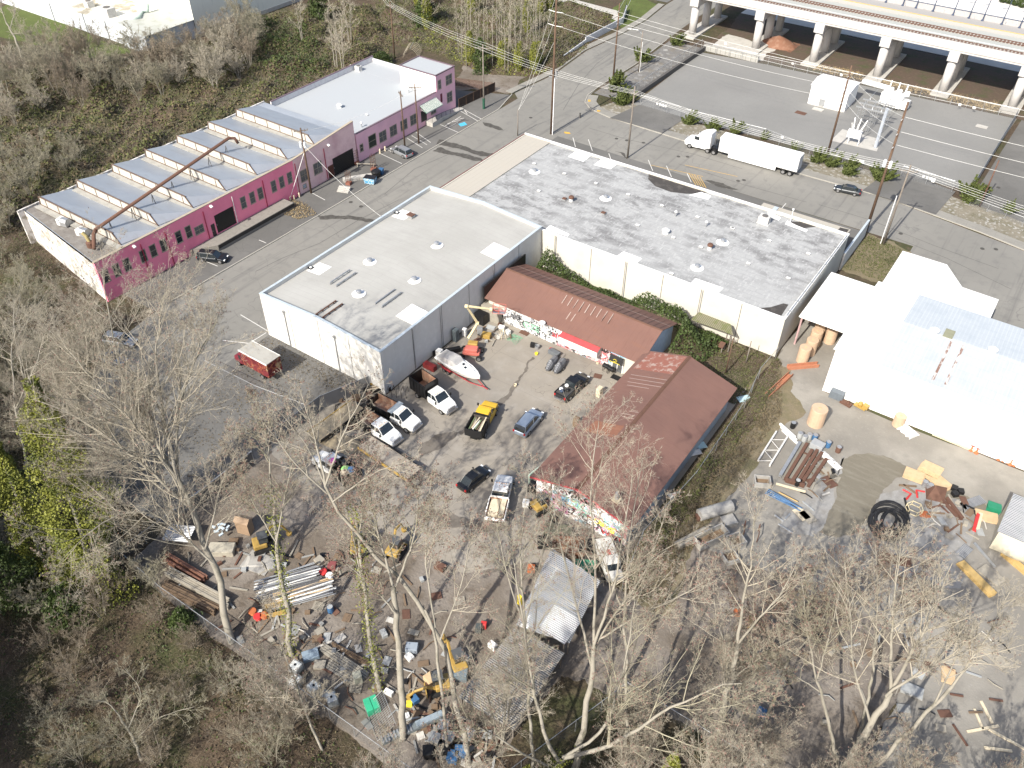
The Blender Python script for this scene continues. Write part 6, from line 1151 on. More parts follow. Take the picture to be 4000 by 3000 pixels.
for i,(q,m,lb)in enumerate([((-.9,.3),white_paint,'white sack in the black pickup bed'),((-1.6,-.3),black_p,'black bag in the black pickup bed'),((-2.2,.2),plain('dark_blue_bag',(.04,.06,.1)),'dark blue bag at the tailgate of the black pickup'),((-1.9,.5),white_paint,'round white tub in the black pickup bed')]):
    b=MB().lathe([(.12,0),(.26,.06),(.3,.22),(.2,.36),(.04,.42)],k=8);c,s=math.cos(pk_.rotation_euler.z),math.sin(pk_.rotation_euler.z);o=b.build('sack',m);o.location=(pk_.location.x+c*q[0]-s*q[1],pk_.location.y+s*q[0]+c*q[1],1.14);tag(o,lb,'sack')
def truck(label,a,b,L,bedL,bedH,paint,bedm,inner,name='dump_truck',shield=True,flat=False,chas=True):
    loc,rz=seat_(a,b);t=T(name,label,'truck',loc,rz);h=L/2;w_=1.05;x1=h-1.45
    MB().loft([ring8(x,f*w_,z0,z1)for x,f,z0,z1 in[(x1-.05,1,.55,1.55),(x1+.5,.98,.5,1.52),(h-.35,.93,.5,1.42),(h-.08,.88,.5,1.3),(h,.8,.55,1.15)]]).build('hood',paint,t,bevel=.04)
    MB().loft([ring8(x,f*w_,z0,z1)for x,f,z0,z1 in[(x1-2.1,.98,.5,1.5),(x1-2.0,1,.5,1.55),(x1,1,.5,1.55)]]).build('cab',paint,t,bevel=.03)
    MB().loft([[(x,-.97*k,1.5),(x+dx,-.86*k,z),(x+dx,.86*k,z),(x,.97*k,1.5)]for x,dx,z,k in[(x1-2.08,.05,2.2,1),(x1-1.9,.05,2.28,1),(x1-.75,0,2.28,1),(x1+.05,0,1.52,1)]]).build('windows',dark_gl,t)
    MB().loft([[(x,-.9,z-.05),(x,-.82,z+.07),(x,.82,z+.07),(x,.9,z-.05)]for x,z in[(x1-2.07,2.27),(x1-1.2,2.31),(x1-.7,2.27)]]).build('cab_roof',paint,t,bevel=.03)
    for s in(-1,1):
        MB().tube([(x1-.72,s*.88,2.26),(x1+.05,s*.98,1.53)],.05,5).build('pillar',paint,t);MB().tube([(x1-1.35,s*.9,2.25),(x1-1.3,s*1.0,1.5)],.05,5).build('pillar',paint,t)
        MB().cbox((x1-.1,s*1.3,1.75),(.12,.22,.4)).build('mirror',black_p,t);MB().cbox((h-.05,s*.72,1.0),(.16,.3,.28)).build('headlight',lamp_w,t)
        wheel(t,h-.95,s*.92,.42,.28);wheel(t,h-L+1.35,s*.9,.42,.5)
    MB().cbox((h+.02,0,1.0),(.08,1.05,.42)).build('grille',chrome,t);MB().cbox((h+.08,0,.6),(.2,1.95,.26)).build('bumper',chrome,t)
    for k in range(5):MB().cbox((x1-.85,(k-2)*.28,2.37),(.1,.08,.05)).build('marker_light',lamp_o,t)
    MB().box(-h+.1,x1-2.15,-.45,.45,.5,.8).build('chassis',black_p,t)
    bx0,bx1=-h,x1-2.25;z0=.95;wb=1.15;b_=MB()
    if not flat:
        b_.box(bx0,bx1,-wb,-wb+.08,z0,z0+bedH);b_.box(bx0,bx1,wb-.08,wb,z0,z0+bedH);b_.box(bx0,bx0+.08,-wb+.081,wb-.081,z0,z0+bedH);b_.box(bx1-.08,bx1,-wb+.081,wb-.081,z0,z0+bedH+.25)
        for k in range(int((bx1-bx0)/.6)):
            for s in(-1,1):b_.box(bx0+.2+k*.6,bx0+.3+k*.6,s*(wb+.002),s*(wb+.06),z0,z0+bedH)
    b_.box(bx0+.082,bx1-.082,-wb+.082,wb-.082,z0-.1,z0-.02);b_.build('dump_bed',bedm,t)
    q=MB().box(bx0+.09,bx1-.09,-wb+.09,wb-.09,z0-.02,z0+.03)
    if not flat:q.box(bx0+.09,bx1-.09,wb-.1,wb-.083,z0+.03,z0+bedH-.06);q.box(bx1-.1,bx1-.083,-wb+.1,wb-.1,z0+.03,z0+bedH);q.box(bx0+.09,bx1-.09,-wb+.083,-wb+.1,z0+.03,z0+bedH-.06)
    q.build('bed_lining',inner,t)
    if shield:MB().cbox((bx1+.3,0,z0+bedH+.3),(.8,2.3,.06)).build('cab_shield',plain('shield_grey',(.3,.34,.37),.5),t)
    return t
rustbed=mat('rusty_bed_lining',(.3,.17,.11),(('noise',1,(.42,.32,.24),.48,.66,.9),('noise',4,(.2,.1,.07),.55,.75,.7)),.9)
tk1=truck('white cab hook truck carrying a tall black bin beside the warehouse wall',(1628,1520),(1765,1618),6.9,3,2.1,white_paint,black_p,rustbed,shield=False)
tk2=truck('white cab black bed dump truck farther from the camera of the side by side pair',(1450,1590),(1640,1690),7.4,3.6,1.1,white_paint,black_p,rustbed)
tk3=truck('white cab black bed dump truck nearer the camera of the side by side pair',(1395,1640),(1570,1752),6.6,3.4,.95,white_paint,black_p,rustbed,shield=False)
tk4=truck('yellow cab dump truck loaded with scrap boards in the yard centre',(1845,1735),(1925,1590),6.6,3.7,1.15,P_('school_yellow_paint',(.62,.38,.03),0,.4),black_p,plain('dark_bed',(.07,.06,.05)),shield=False)
tk5=truck('white cab dump truck heaped with tyres and bags under the bare trees',(1400,1900),(1235,1800),6.6,3.6,1.25,white_paint,black_p,plain('dark_bed',(.07,.06,.05)),shield=False)
tk6=truck('white flatbed truck with a pale load between the branches',(1930,2060),(1975,1880),6.8,3.8,.5,white_paint,white_paint,rustbed,'flatbed_truck',False)
def onb(t,x,y,z):c,s=math.cos(t.rotation_euler.z),math.sin(t.rotation_euler.z);return(t.location.x+c*x-s*y,t.location.y+s*x+c*y,z)
loc,rz=seat_((1100,1490),(935,1400));t=T('food_truck','maroon box truck with painted curtains parked by the warehouse gable','truck',loc,rz)
mar=P_('maroon_paint',(.16,.018,.03),0,.45)
MB().box(-3.4,2.0,-1.2,1.2,.95,3.3).build('box_body',mat('curtain_mural',(.15,.025,.03),(('noise',(.5,.5,.5),(.36,.29,.17),.56,.6,.9,{'det':1}),('noise',(1.6,1.6,2.2),(.09,.012,.016),.5,.55,.9,{'det':2,'warp':.8}),('crack',(.8,.8,.8),(.35,.12,.05),.05,.02,.7,{'warp':1}))),t,bevel=.04)
MB().box(-3.42,2.02,-1.22,1.22,3.3,3.38).build('roof',mat('dull_box_roof',(.35,.34,.31),(('noise',.7,(.24,.23,.21),.5,.7,.8),)),t);MB().box(-3.45,2.05,-1.26,-1.2,3.2,3.42).build('roof_trim',white_paint,t);MB().box(-3.45,2.05,1.2,1.26,3.2,3.42).build('roof_trim',white_paint,t)
MB().loft([ring8(x,f,z0,z1)for x,f,z0,z1 in[(2.05,1.1,.6,2.5),(2.6,1.1,.55,2.4),(2.95,1.08,.55,1.7),(3.7,1.0,.55,1.45),(3.85,.9,.6,1.2)]]).build('cab',mar,t,bevel=.04);MB().quad((2.63,-.95,2.35),(3.0,-.98,1.72),(3.0,.98,1.72),(2.63,.95,2.35)).build('windscreen',dark_gl,t)
for s in(-1,1):wheel(t,3.0,s*.95,.42,.28);wheel(t,-1.8,s*.95,.42,.4);MB().box(2.15,2.6,s*1.1,s*1.115,1.5,2.2).build('window',dark_gl,t);MB().cbox((3.82,s*.7,1.0),(.1,.3,.2)).build('headlight',lamp_w,t)
loc,rz=seat_((3140,692),(2700,570));t=T('semi_truck','white semi truck with sleeper cab and long white trailer parked by the substation','truck',loc,rz)
wp=plain('clean_white_paint',(.78,.78,.77),.35,var=.05)
MB().box(-10.2,5.4,-1.28,1.28,1.15,4.05).build('trailer_body',mat('white_trailer_side',(.76,.76,.75),(('wave',(.8,.01,.01),(.66,.66,.66),.9,1,.5),),.5),t,bevel=.03)
MB().box(-10.1,5.35,-1.2,1.2,4.06,4.09).build('trailer_roof',plain('translucent_roof',(.7,.71,.72),.5,var=.1),t)
for s in(-1,1):
    MB().box(-6.2,3.3,s*1.2,s*1.23,.35,1.14).build('side_skirt',wp,t)
    for x in(-9.0,-7.7,6.3,7.6):wheel(t,x,s*1.0,.5,.55)
    wheel(t,11.4,s*1.05,.5,.3);MB().cbox((10.6,s*1.35,2.2),(.15,.25,.6)).build('mirror',wp,t);MB().cbox((12.5,s*.85,1.2),(.2,.3,.3)).build('headlight',lamp_w,t);MB().box(9.55,10.55,s*1.245,s*1.26,2.15,2.85).build('side_window',dark_gl,t);MB().cyl(7.05,s*1.1,1,3.6,.08,8).build('exhaust',chrome,t)
MB().loft([ring8(x,f,z0,z1)for x,f,z0,z1 in[(7.25,1.24,1.0,4.0),(7.9,1.25,.6,4.1),(9.3,1.25,.6,3.6),(10.1,1.25,.5,3.05),(10.8,1.23,.5,2.1),(12.2,1.12,.5,1.75),(12.6,.95,.55,1.4)]]).build('cab',wp,t,bevel=.06)
MB().quad((10.12,-1.0,2.98),(10.72,-1.08,2.2),(10.72,1.08,2.2),(10.12,1.0,2.98)).build('windscreen',dark_gl,t);MB().cbox((12.6,0,1.1),(.12,1.1,.7)).build('grille',chrome,t)
MB().box(5.45,8.6,-.5,.5,.7,1.1).build('chassis',black_p,t);MB().box(-10.0,3.5,-.4,.4,.8,1.14).build('trailer_frame',black_p,t)
b=MB();[b.cyl(5.7+.4*k,0,1.1,2.6,.05,5)for k in range(3)];b.build('air_line',black_p,t);MB().box(-10.24,-10.205,-1.2,1.2,1.2,4.0).build('rear_door',mat('grey_door',(.5,.5,.5),(('wave',(.01,1,.01),(.3,.3,.3),.95,1,.6,{'dir':'Y'}),)),t)
loc,rz=seat_((1730,1420),(1868,1508));t=T('motor_boat','white motor boat with grey canopy and two dark hatches in the yard','boat',(loc[0],loc[1],.55),rz)
def hull(x,w_,k,z):return[(x,0,k),(x,-w_*.7,k+.3),(x,-w_,z-.15),(x,-w_*.97,z),(x,w_*.97,z),(x,w_,z-.15),(x,w_*.7,k+.3)]
MB().loft([hull(x,w_,k,z)for x,w_,k,z in[(-3.8,1.2,0,1.15),(-2,1.28,0,1.2),(0,1.25,.02,1.25),(1.5,1.05,.1,1.32),(2.8,.65,.35,1.38),(3.8,.08,.9,1.42)]]).build('hull',white_paint,t,bevel=.03)
MB().loft([[(x,-w_,z),(x,-w_*.7,z+e),(x,w_*.7,z+e),(x,w_,z)]for x,w_,z,e in[(-.1,1.0,1.22,.3),(1.2,.85,1.3,.25),(2.6,.4,1.36,.12),(3.3,.15,1.4,.04)]]).build('fore_deck',white_paint,t,bevel=.03)
MB().loft([[(x,-w_,1.18),(x,-w_*.75,z),(x,w_*.75,z),(x,w_,1.18)]for x,w_,z in[(-3.6,1.1,1.25),(-2.2,1.15,1.75),(-.6,1.1,1.95),(.1,.95,1.5)]]).build('canopy',plain('grey_boat_canvas',(.42,.41,.4),.85),t,bevel=.05)
for x in(.6,1.25):MB().cbox((x,(.9-x)*.5,1.6 if x<1 else 1.57),(.35,.35,.05)).build('hatch',dark_gl,t)
tt=T('boat_trailer','red boat trailer under the white motor boat','trailer',loc,rz);rp_=P_('red_trailer_paint',(.32,.03,.035),0,.5);b=MB()
for s in(-.8,.8):b.tube([(-3.6,s,.5),(2.5,s*.8,.5),(4.6,0,.5)],.07,6)
for x in(-3,-1.5,0,1.5):b.tube([(x,-.8,.5),(x,.8,.5)],.06,6)
b.tube([(4.4,0,.5),(5.2,0,.5)],.08,6);b.build('frame',rp_,tt)
for s in(-1,1):wheel(tt,-1.2,s*1.1,.32,.2);wheel(tt,-2.0,s*1.1,.32,.2);MB().cbox((-1.6,s*1.1,.72),(1.7,.3,.06)).build('fender',rp_,tt)
loc,rz=seat_((2200,1395),(2140,1478));tt=T('scooter_trailer','small double trailer under the two covered water scooters','trailer',loc,rz);b=MB()
for s in(-.9,0,.9):b.tube([(-1.5,s,.4),(1.4,s*.9,.4)],.05,5)
b.tube([(-1.4,0,.4),(-2.8,0,.4)],.05,5);b.tube([(0,-.95,.4),(0,.95,.4)],.05,5);b.build('frame',steel,tt)
for s in(-1,1):wheel(tt,.1,s*1.15,.28,.18)
for s in(-1,1):
    o=onb(tt,0,s*.62,.45);j=T('covered_water_scooter',['water scooter under grey cover nearer the pickup truck','water scooter under grey cover nearer the long shed'][s>0 and 0 or 1]if 0 else('water scooter under grey cover, left one of the two on the trailer' if s<0 else 'water scooter under grey cover, right one of the two on the trailer'),'water scooter',o,rz)
    MB().loft([[(x,-w_,0),(x,-w_*.8,z*.55),(x,-.14,z),(x,.14,z),(x,w_*.8,z*.55),(x,w_,0)]for x,w_,z in[(-1.6,.3,.35),(-1.2,.48,.6),(-.2,.55,.75),(.35,.5,1.05),(.8,.45,.75),(1.4,.3,.45),(1.7,.1,.3)]]).build('cover',mat('grey_cover_fabric',(.2,.205,.215),(('wave',(1.2,1.2,.5),(.07,.07,.075),.6,.8,.8,{'dist':2}),),.6),j,bevel=.03);MB().box(-1.5,1.3,-.45,.45,-.04,.0).build('hull',black_p,j)
loc,rz=seat_((1795,1385),(1890,1395));t=T('boom_lift','articulated boom lift with red base, cream arms and red basket','boom lift',loc,rz)
lr=P_('faded_red_paint',(.5,.14,.11),0,.5);lc=plain('cream_boom_paint',(.66,.56,.34),.5,var=.12);ly=P_('machine_yellow_paint',(.36,.235,.06),0,.5)
MB().box(-1.2,1.2,-.6,.6,.5,.95).build('chassis',lr,t,bevel=.06)
for x in(-1.2,1.2):
    for s in(-1,1):wheel(t,x,s*.95,.42,.35)
MB().box(-.9,.9,-.55,.55,.96,1.5).build('turret',lr,t,bevel=.1)
MB().cbox((0,1.1,1.3),(1.4,.9,.6)).build('counterweight',ly,t,bevel=.1)
L3=[G(1830,1320,1.7),G(1865,1262,4.0),G(1822,1196,7.5),G(1918,1208,6.2),G(1950,1218,5.3)]
def wl(p):c,s=math.cos(-rz),math.sin(-rz);x,y=p[0]-loc[0],p[1]-loc[1];return(c*x-s*y,s*x+c*y,p[2])
pts=[wl(p)for p in L3]
for i in range(3):MB().tube([pts[i],pts[i+1]],[.22,.16],4).build('boom_arm',lc,t);MB().tube([(pts[i+1][0]-.2,pts[i+1][1],pts[i+1][2]),(pts[i+1][0]+.2,pts[i+1][1],pts[i+1][2])],.26,8).build('pivot',lc,t)
b=MB();x,y,z=pts[4]
for dz in(0,.5,1.05):b.tube([(x-.9,y-.45,z+dz),(x+.9,y-.45,z+dz),(x+.9,y+.45,z+dz),(x-.9,y+.45,z+dz),(x-.9,y-.45,z+dz)],.035,5)
for sx in(-.9,0,.9):
    for sy in(-.45,.45):b.tube([(x+sx,y+sy,z),(x+sx,y+sy,z+1.05)],.035,5)
b.build('basket',lr,t);MB().box(x-.9,x+.9,y-.45,y+.45,z-.05,z-.01).build('basket_floor',steel,t);MB().tube([pts[3],pts[4]],.12,5).build('jib',lr,t)
def excavator(label,q,rz,s=1.,boomup=1.4):
    t=T('mini_excavator',label,'excavator',G(*q),rz);ly_=MATS['machine_yellow_paint']
    for k in(-1,1):MB().loft([[(x,k*.75-.2,z0),(x,k*.75+.2,z0),(x,k*.75+.2,z1),(x,k*.75-.2,z1)]for x,z0,z1 in[(-1.1,.2,.4),(-.9,.02,.6),(.9,.02,.6),(1.1,.2,.4)]]).build('track',rubber,t)
    MB().box(-1.0,.5,-.75,.75,.7,1.35).build('engine_cover',ly_,t,bevel=.12);MB().box(-.3,.7,-.6,.35,1.36,2.3).build('cab',dark_gl,t,bevel=.04);MB().box(-.35,.75,-.65,.4,2.31,2.38).build('cab_roof',plain('dark_canopy',(.08,.085,.09)),t)
    MB().tube([(.5,.45,1.1),(1.3,.45,2.3*boomup*.8),(2.5,.45,2.2*boomup*.7)],[.18,.16,.13],5).build('boom',ly_,t);MB().tube([(2.5,.45,2.2*boomup*.7),(3.0,.45,.8)],[.13,.1],5).build('arm',ly_,t);MB().lathe([(.05,0),(.3,.1),(.35,.4)],(3.0,.45,.3),7).build('bucket',ly_,t)
    MB().cbox((1.4,0,.3),(.1,1.5,.35)).build('blade',ly_,t);return t
excavator('yellow mini excavator with raised arm left of the pole racks',(1030,2140),1.0);excavator('yellow mini excavator in the middle of the scrap yard',(1400,2150),2.3);excavator('yellow mini excavator right of the middle one in the scrap yard',(1545,2165),1.8)
excavator('orange yellow excavator with long arm by the dull grey roof',(1790,2610),2.6,1,1.7);excavator('orange machine half hidden left of the workshop corner',(2110,1990),1.2);excavator('yellow excavator at the front of the dark containers',(1720,2690),4.0,1,.9)
# ------------------------------------------------------------------ yard objects
tan,brownw,greyw=plain('tan_cardboard',(.52,.38,.23),.85),plain('brown_boards',(.17,.12,.08),.9),plain('weathered_boards',(.3,.275,.23),.9)
blue_p,red_p,green_p,grey_p,orange_p=plain('blue_plastic',(.05,.13,.26),.5),plain('red_paint',(.5,.04,.04),.5),plain('green_plastic',(.02,.2,.11),.5),plain('grey_plastic',(.33,.34,.34),.6),plain('orange_plastic',(.42,.13,.05),.5)
lumber_y=plain('yellow_boards',(.46,.32,.13),.8);paleboard=plain('pale_boards',(.6,.52,.38),.85);concr=plain('grey_cast_concrete',(.33,.32,.3),.9)
def one(name,label,cat,q,mb,m,rz=0.,z=0.,group=None,bevel=0.):
    o=mb.build(name,m,bevel=bevel);x,y,_=G(*q);o.location=(x,y,z);o.rotation_euler=(0,0,rz);return tag(o,label,cat,group)
def pallet(label,q,rz,z=0.,m=None,group='pallets lying in the yards'):
    t=T('pallet',label,'pallet',(*G(*q)[:2],z),rz,group);m=m or greyw
    for k in range(7):MB().box(-.6,.6,-.5+k*.152,-.41+k*.152,.12,.14).build('slat',m,t)
    for k in(-.5,0,.46):MB().box(k,k+.09,-.5,.5,0,.118).build('runner',m,t)
    return t
for i,(q,rz,lb)in enumerate([((1245,2370),.4,'large brown pallet in front of the blue drum'),((1795,2350),.8,'grey pallet on the dirt right of the crooked tree'),((1020,2335),.2,'pale pallet stack end beside the red valves'),((2848,2040),.3,'clean tan pallet beside the concrete cylinder'),((1390,2690),.5,'broken pallet above the green crates'),((2960,2560),1.,'pale pallet among the bottom right trees'),((1585,2800),.1,'pallet leaning left of the long grey machine'),((3260,1870),0,'grey pallet beside the scrap beams')]):pallet(lb,q,rz,.02)
def drum(label,q,r,h,m,lid=None,name='drum',z=0.,group=None):
    t=T(name,label,name,(*G(*q)[:2],z),0,group);MB().lathe([(r*.97,0),(r,.03),(r,h*.33),(r*1.03,h*.35),(r,h*.37),(r,h*.66),(r*1.03,h*.68),(r,h*.7),(r,h-.03),(r*.97,h)],k=16).build('shell',m,t)
    MB().lathe([(r*.92,h),(r*.9,h+.02)],k=16).build('lid',lid or m,t);return t
drum('blue drum standing on end beside the brown pallet',(1293,2390),.32,.95,blue_p,grey_p);drum('black drum behind the pipe racks',(3112,1895),.3,.9,black_p,grey_p);
for i,(q,m,lb)in enumerate([((3122,1710),grey_p,'front grey drum of the cluster beside the orange pump'),((3140,1722),grey_p,'rear grey drum of the cluster beside the orange pump'),((3158,1715),grey_p,'third grey drum of the cluster near the blue cap'),((3180,1718),blue_p,'blue drum next to the grey drums'),((3232,1745),blue_p,'blue drum on a pallet near the crumpled sheeting'),((3272,1765),rust_metal,'rusty drum near the end of the pallets'),((3095,1670),black_p,'dark drum at the top of the right yard scrap'),((3608,1900),chrome,'left shiny metal drum among the cardboard'),((3628,1912),chrome,'right shiny metal drum among the cardboard')]):drum(lb,q,.33,.9,m,steel)
def roll(label,q,r,h,n=2,z=0.,m=None):
    t=T('paper_roll',label,'paper roll',(*G(*q)[:2],z),0,'tall wrapped paper rolls')
    for k in range(n):MB().lathe([(r*.98,k*h),(r,k*h+.05),(r,k*h+h-.08),(r*.97,k*h+h-.01)],k=20).build('roll',m or plain('kraft_wrap',(.5,.36,.25),.6,var=.15),t)
    MB().lathe([(r*.25,n*h),(r*.2,n*h+.03)],k=12).build('core_cap',tan,t);return t
for q,lb in[((3132,1410),'nearest wrapped paper roll stack in front of the canopy'),((3160,1380),'second wrapped paper roll stack from the camera under the canopy'),((3178,1345),'third wrapped paper roll stack under the canopy edge'),((3195,1312),'farthest wrapped paper roll stack of the left row'),((3238,1335),'wrapped paper roll stack standing apart at the right')]:roll(lb,q,.82,1.25)
roll('single tall tan paper roll standing alone on the gravel yard',(3183,1655),1.05,2.75,1);roll('torn paper roll leaning by the white wall with waste paper',(3505,1660),.7,1.7,1)
b=MB().tube([(0,0,.2),(2.2,1.0,.25),(2.6,3.2,.3),(3.4,6.4,.35)],.3,4);one('steel_channel','orange rusty steel channel beam lying bent beside the paper rolls','beam',(3040,1510),MB().box(-.35,.35,-3.2,3.2,0,.12).box(-.35,-.28,-3.2,3.2,.121,.55).box(.28,.35,-3.2,3.2,.121,.55),plain('orange_rust_paint',(.4,.17,.1),.8),-.15)
one('steel_channel','second orange channel beam set at an angle to the first','beam',(3135,1435),MB().box(-2.2,2.2,-.35,.35,0,.12).box(-2.2,2.2,-.35,-.28,.121,.55).box(-2.2,2.2,.28,.35,.121,.55),MATS['orange_rust_paint'],.75)
one('waste_sheeting','crumpled white sheeting beside the torn paper roll','sheeting',(3545,1685),MB().loft([[(x,-.8+.2*math.sin(x*9),.02),(x,-.3,.35+.2*math.sin(x*7)),(x,.4,.3+.15*math.cos(x*8)),(x,.9,.02)]for x in np.linspace(-1.2,1.2,9)]),white_paint,-.5)
one('steel_bin','grey open steel bin against the white metal warehouse','bin',(3268,1550),MB().box(-.9,.9,-.7,.7,0,1.2),plain('slate_paint',(.13,.15,.17),.6),0,bevel=.04)
one('orange_pump','orange yellow pump set on a pallet by the white warehouse','pump',(3365,1595),MB().box(-1,.6,-.4,.4,.15,.35).lathe([(.3,.35),(.35,.6),(.2,.9)],(-.3,0,0),10).box(.1,.8,-.3,.3,.36,.9),MATS['machine_yellow_paint'],-.2);one('valve_set','rusty valve fittings left of the orange yellow pump','valve',(3305,1580),MB().box(-.8,.7,-.35,.35,0,.3).lathe([(.25,.3),(.1,.8)],(.2,0,0),8),rust_metal,-.2)
one('timber_beam','pale timber beam lying along the white wall','beam',(3725,1730),MB().box(-2.6,2.6,-.2,.2,0,.35),paleboard,-.02);
for i,px in enumerate([(3792,1760),(3805,1748),(3812,1770),(3900,1795),(3918,1800),(3935,1806),(3945,1815),(3960,1818)]):
    t=T('screw_jack','orange red screw jack standing in the row by the white wall','jack',(*G(*px)[:2],0),0,'orange red jacks by the white wall');MB().lathe([(.3,0),(.28,.08),(.1,.3),(.08,.75)],k=8).build('body',orange_p,t);MB().cbox((0,0,.8),(.5,.1,.08)).build('head',red_p,t)
def lattice(label,a,b_,w_,m,h=.5):
    A,B=np.array(G(*a)),np.array(G(*b_));L=np.linalg.norm((B-A)[:2]);t=T('lattice_truss',label,'steel frame',tuple(A),math.atan2(B[1]-A[1],B[0]-A[0]));b=MB()
    for s in(0,w_):b.box(0,L,s-.1,s+.1,.1,h)
    b.build('chord',m,t)
    for k in range(int(L/1.1)):MB().tube([(k*1.1,.1,.3),(k*1.1+.9,w_-.1,.3)]if k%2 else[(k*1.1+.9,.1,.3),(k*1.1,w_-.1,.3)],.05,4).build('brace',m,t)
    return t
lattice('white lattice frame lying at the left of the scrap steel rack',(3005,1825),(3075,1712),1.5,plain('chalky_white',(.55,.54,.52)));
def beam(label,a,b_,w_,h,m,z=.1,name='steel_beam',cat='beam',group=None):
    A,B=np.array(G(*a)),np.array(G(*b_));L=float(np.linalg.norm((B-A)[:2]));o=MB().box(0,L,-w_/2,w_/2,0,.05).box(0,L,-w_/2,w_/2,h-.05,h).box(0,L,-.04,.04,.051,h-.051).build(name,m);o.location=(A[0],A[1],z);o.rotation_euler=(0,0,math.atan2(B[1]-A[1],B[0]-A[0]));return tag(o,label,cat,group)
for a,b_,m,lb in[((3045,1865),(3122,1735),steel,'bright galvanised beam beside the lattice frame'),((3065,1880),(3150,1740),rust_metal,'thin brown beam right of the bright beam'),((3090,1890),(3170,1765),rust_metal,'brown beam fourth from the left of the steel rack'),((3115,1890),(3190,1765),rust_metal,'reddish beam in the middle of the steel rack'),((3135,1885),(3208,1775),rust_metal,'wide red brown beam at the right of the steel rack'),((3155,1905),(3225,1800),rust_metal,'last brown beam at the right edge of the steel rack')]:beam(lb,a,b_,.4,.4,m)
beam('brown cross beam at the foot of the steel rack',(3065,1882),(3140,1905),.35,.5,rust_metal);beam('long pale pole lying across below the steel rack',(3030,1893),(3145,1925),.2,.2,paleboard)
for k,(q,lb)in enumerate([((3075,1685),'upper white square tube at the top of the scrap steel'),((3080,1697),'middle white square tube at the top of the scrap steel'),((3085,1710),'lower white square tube at the top of the scrap steel')]):one('square_tube',lb,'tube',q,MB().box(-1.4,1.4,-.12,.12,.05,.3),white_paint,-.45)
one('steel_cabinet','grey steel box cabinet lying beside the drums','cabinet',(3190,1750),MB().box(-.8,.8,-.6,.6,0,.9),plain('slate_grey',(.3,.31,.32)),-.1,bevel=.05);one('crumpled_tarp','crumpled white tarp right of the steel rack','tarp',(3245,1800),MB().loft([[(x,-.5,0),(x,-.1,.3+.15*math.sin(x*8)),(x,.5,.02)]for x in np.linspace(-1.6,1.6,11)]),white_paint,-.5)
for q,m,lb in[((3240,1850),greyw,'dull grey plate leaning right of the steel rack'),((3238,1885),rust_metal,'brown plate with chalk marks right of the steel rack'),((3130,2010),paleboard,'pale plywood sheet on the mossy ground'),((3155,2020),greyw,'grey board under the pale plywood sheet')]:one('plate',lb,'plate',q,MB().box(-.9,.9,-.6,.6,.1,.16),m,-.5)
b=MB();
for k in range(6):b.tube([(-2.2,-.4+k*.15,.3+.1*(k%2)),(2.2,-.4+.16*((k*3)%6),.35)],.06,5)
one('blue_jack_stands','bundle of blue and yellow striped poles on the ground','poles',(3060,1960),b,blue_p,-.05);one('yellow_band','yellow banded pole in the blue pole bundle','pole',(3075,1952),MB().tube([(-1.2,0,.45),(1.2,.1,.45)],.07,6),lumber_y,-.1)
for a,b_,lb in[((3025,2015),(3060,2040),'bent grey pipe at the left below the blue poles'),((3040,2050),(3095,2085),'long straight grey pipe on the mossy ground'),((3065,2030),(3085,2010),'short grey elbow pipe on the mossy ground')]:
    A,B=G(*a),G(*b_);o=MB().tube([(0,0,.12),(B[0]-A[0],B[1]-A[1],.12)],.11,8).build('pipe',steel);o.location=(A[0],A[1],0);tag(o,lb,'pipe')
rs=random.Random(8);P=[]
for k in range(190):a=k*.31;r=1.75+.7*math.sin(k*.13)+.35*math.sin(k*.37);P.append((r*math.cos(a)*.9,r*math.sin(a)*1.15,.15+.25*abs(math.sin(k*.21))))
P+=[(1.6,2.6,.2),(1.0,3.5,.2),(.5,4.6,.15)]
one('hose_coil','big tangled coil of thick black hose on pale gravel','hose',(3470,2040),MB().tube(P,.13,6),plain('black_rubber_hose',(.02,.02,.022),.6))
for q,rz,m,lb,sz in[((3568,1865),.1,tan,'left flat stack of cardboard',(2.2,1.5,.5)),((3628,1848),-.1,tan,'right tall stack of folded cardboard',(2.3,1.5,1.0)),((3665,1885),-.5,tan,'spread tan cardboard sheets behind the metal drums',(2.8,1.6,.25))]:
    b=MB()
    for k in range(int(sz[2]/.12)+1):b.cbox((rs.uniform(-.12,.12),rs.uniform(-.1,.1),.06+k*.12),(sz[0],sz[1],.09),rs.uniform(-.06,.06))
    one('cardboard_stack',lb,'cardboard',q,b,m,rz)
one('steel_hopper','brown rusty folded steel hopper beside the shiny drums','hopper',(3650,1935),MB().add([(-1,-1,0),(1,-1,0),(1,1,0),(-1,1,0),(-.3,.2,1.4),(1.2,.8,.9)],[(0,1,2,3),(0,1,4),(1,2,5,4),(3,0,4),(2,3,4,5)]),rust_metal,.3)
for q,rz,lb in[((3545,1900),.5,'left angled brown channel by the cardboard'),((3555,1915),-.3,'right angled brown channel by the cardboard')]:one('channel',lb,'channel',q,MB().box(-1,1,-.1,.1,0,.2),brownw,rz)
for q,rz,lb in[((3550,1935),-.4,'left bent red steel bracket on the gravel'),((3580,1925),1.9,'right bent red steel bracket on the gravel')]:one('bracket',lb,'bracket',q,MB().tube([(-.9,0,.15),(.1,.1,.3),(.3,-.9,.15)],.13,4),red_p,rz)
for k,(q,lb)in enumerate([((3725,1912),'upper black box of three on the gravel'),((3750,1925),'right black box of three on the gravel'),((3728,1935),'lower black box of three on the gravel')]):one('black_box',lb,'box',q,MB().box(-.35,.35,-.35,.35,0,.5),black_p,.4*k,bevel=.04)
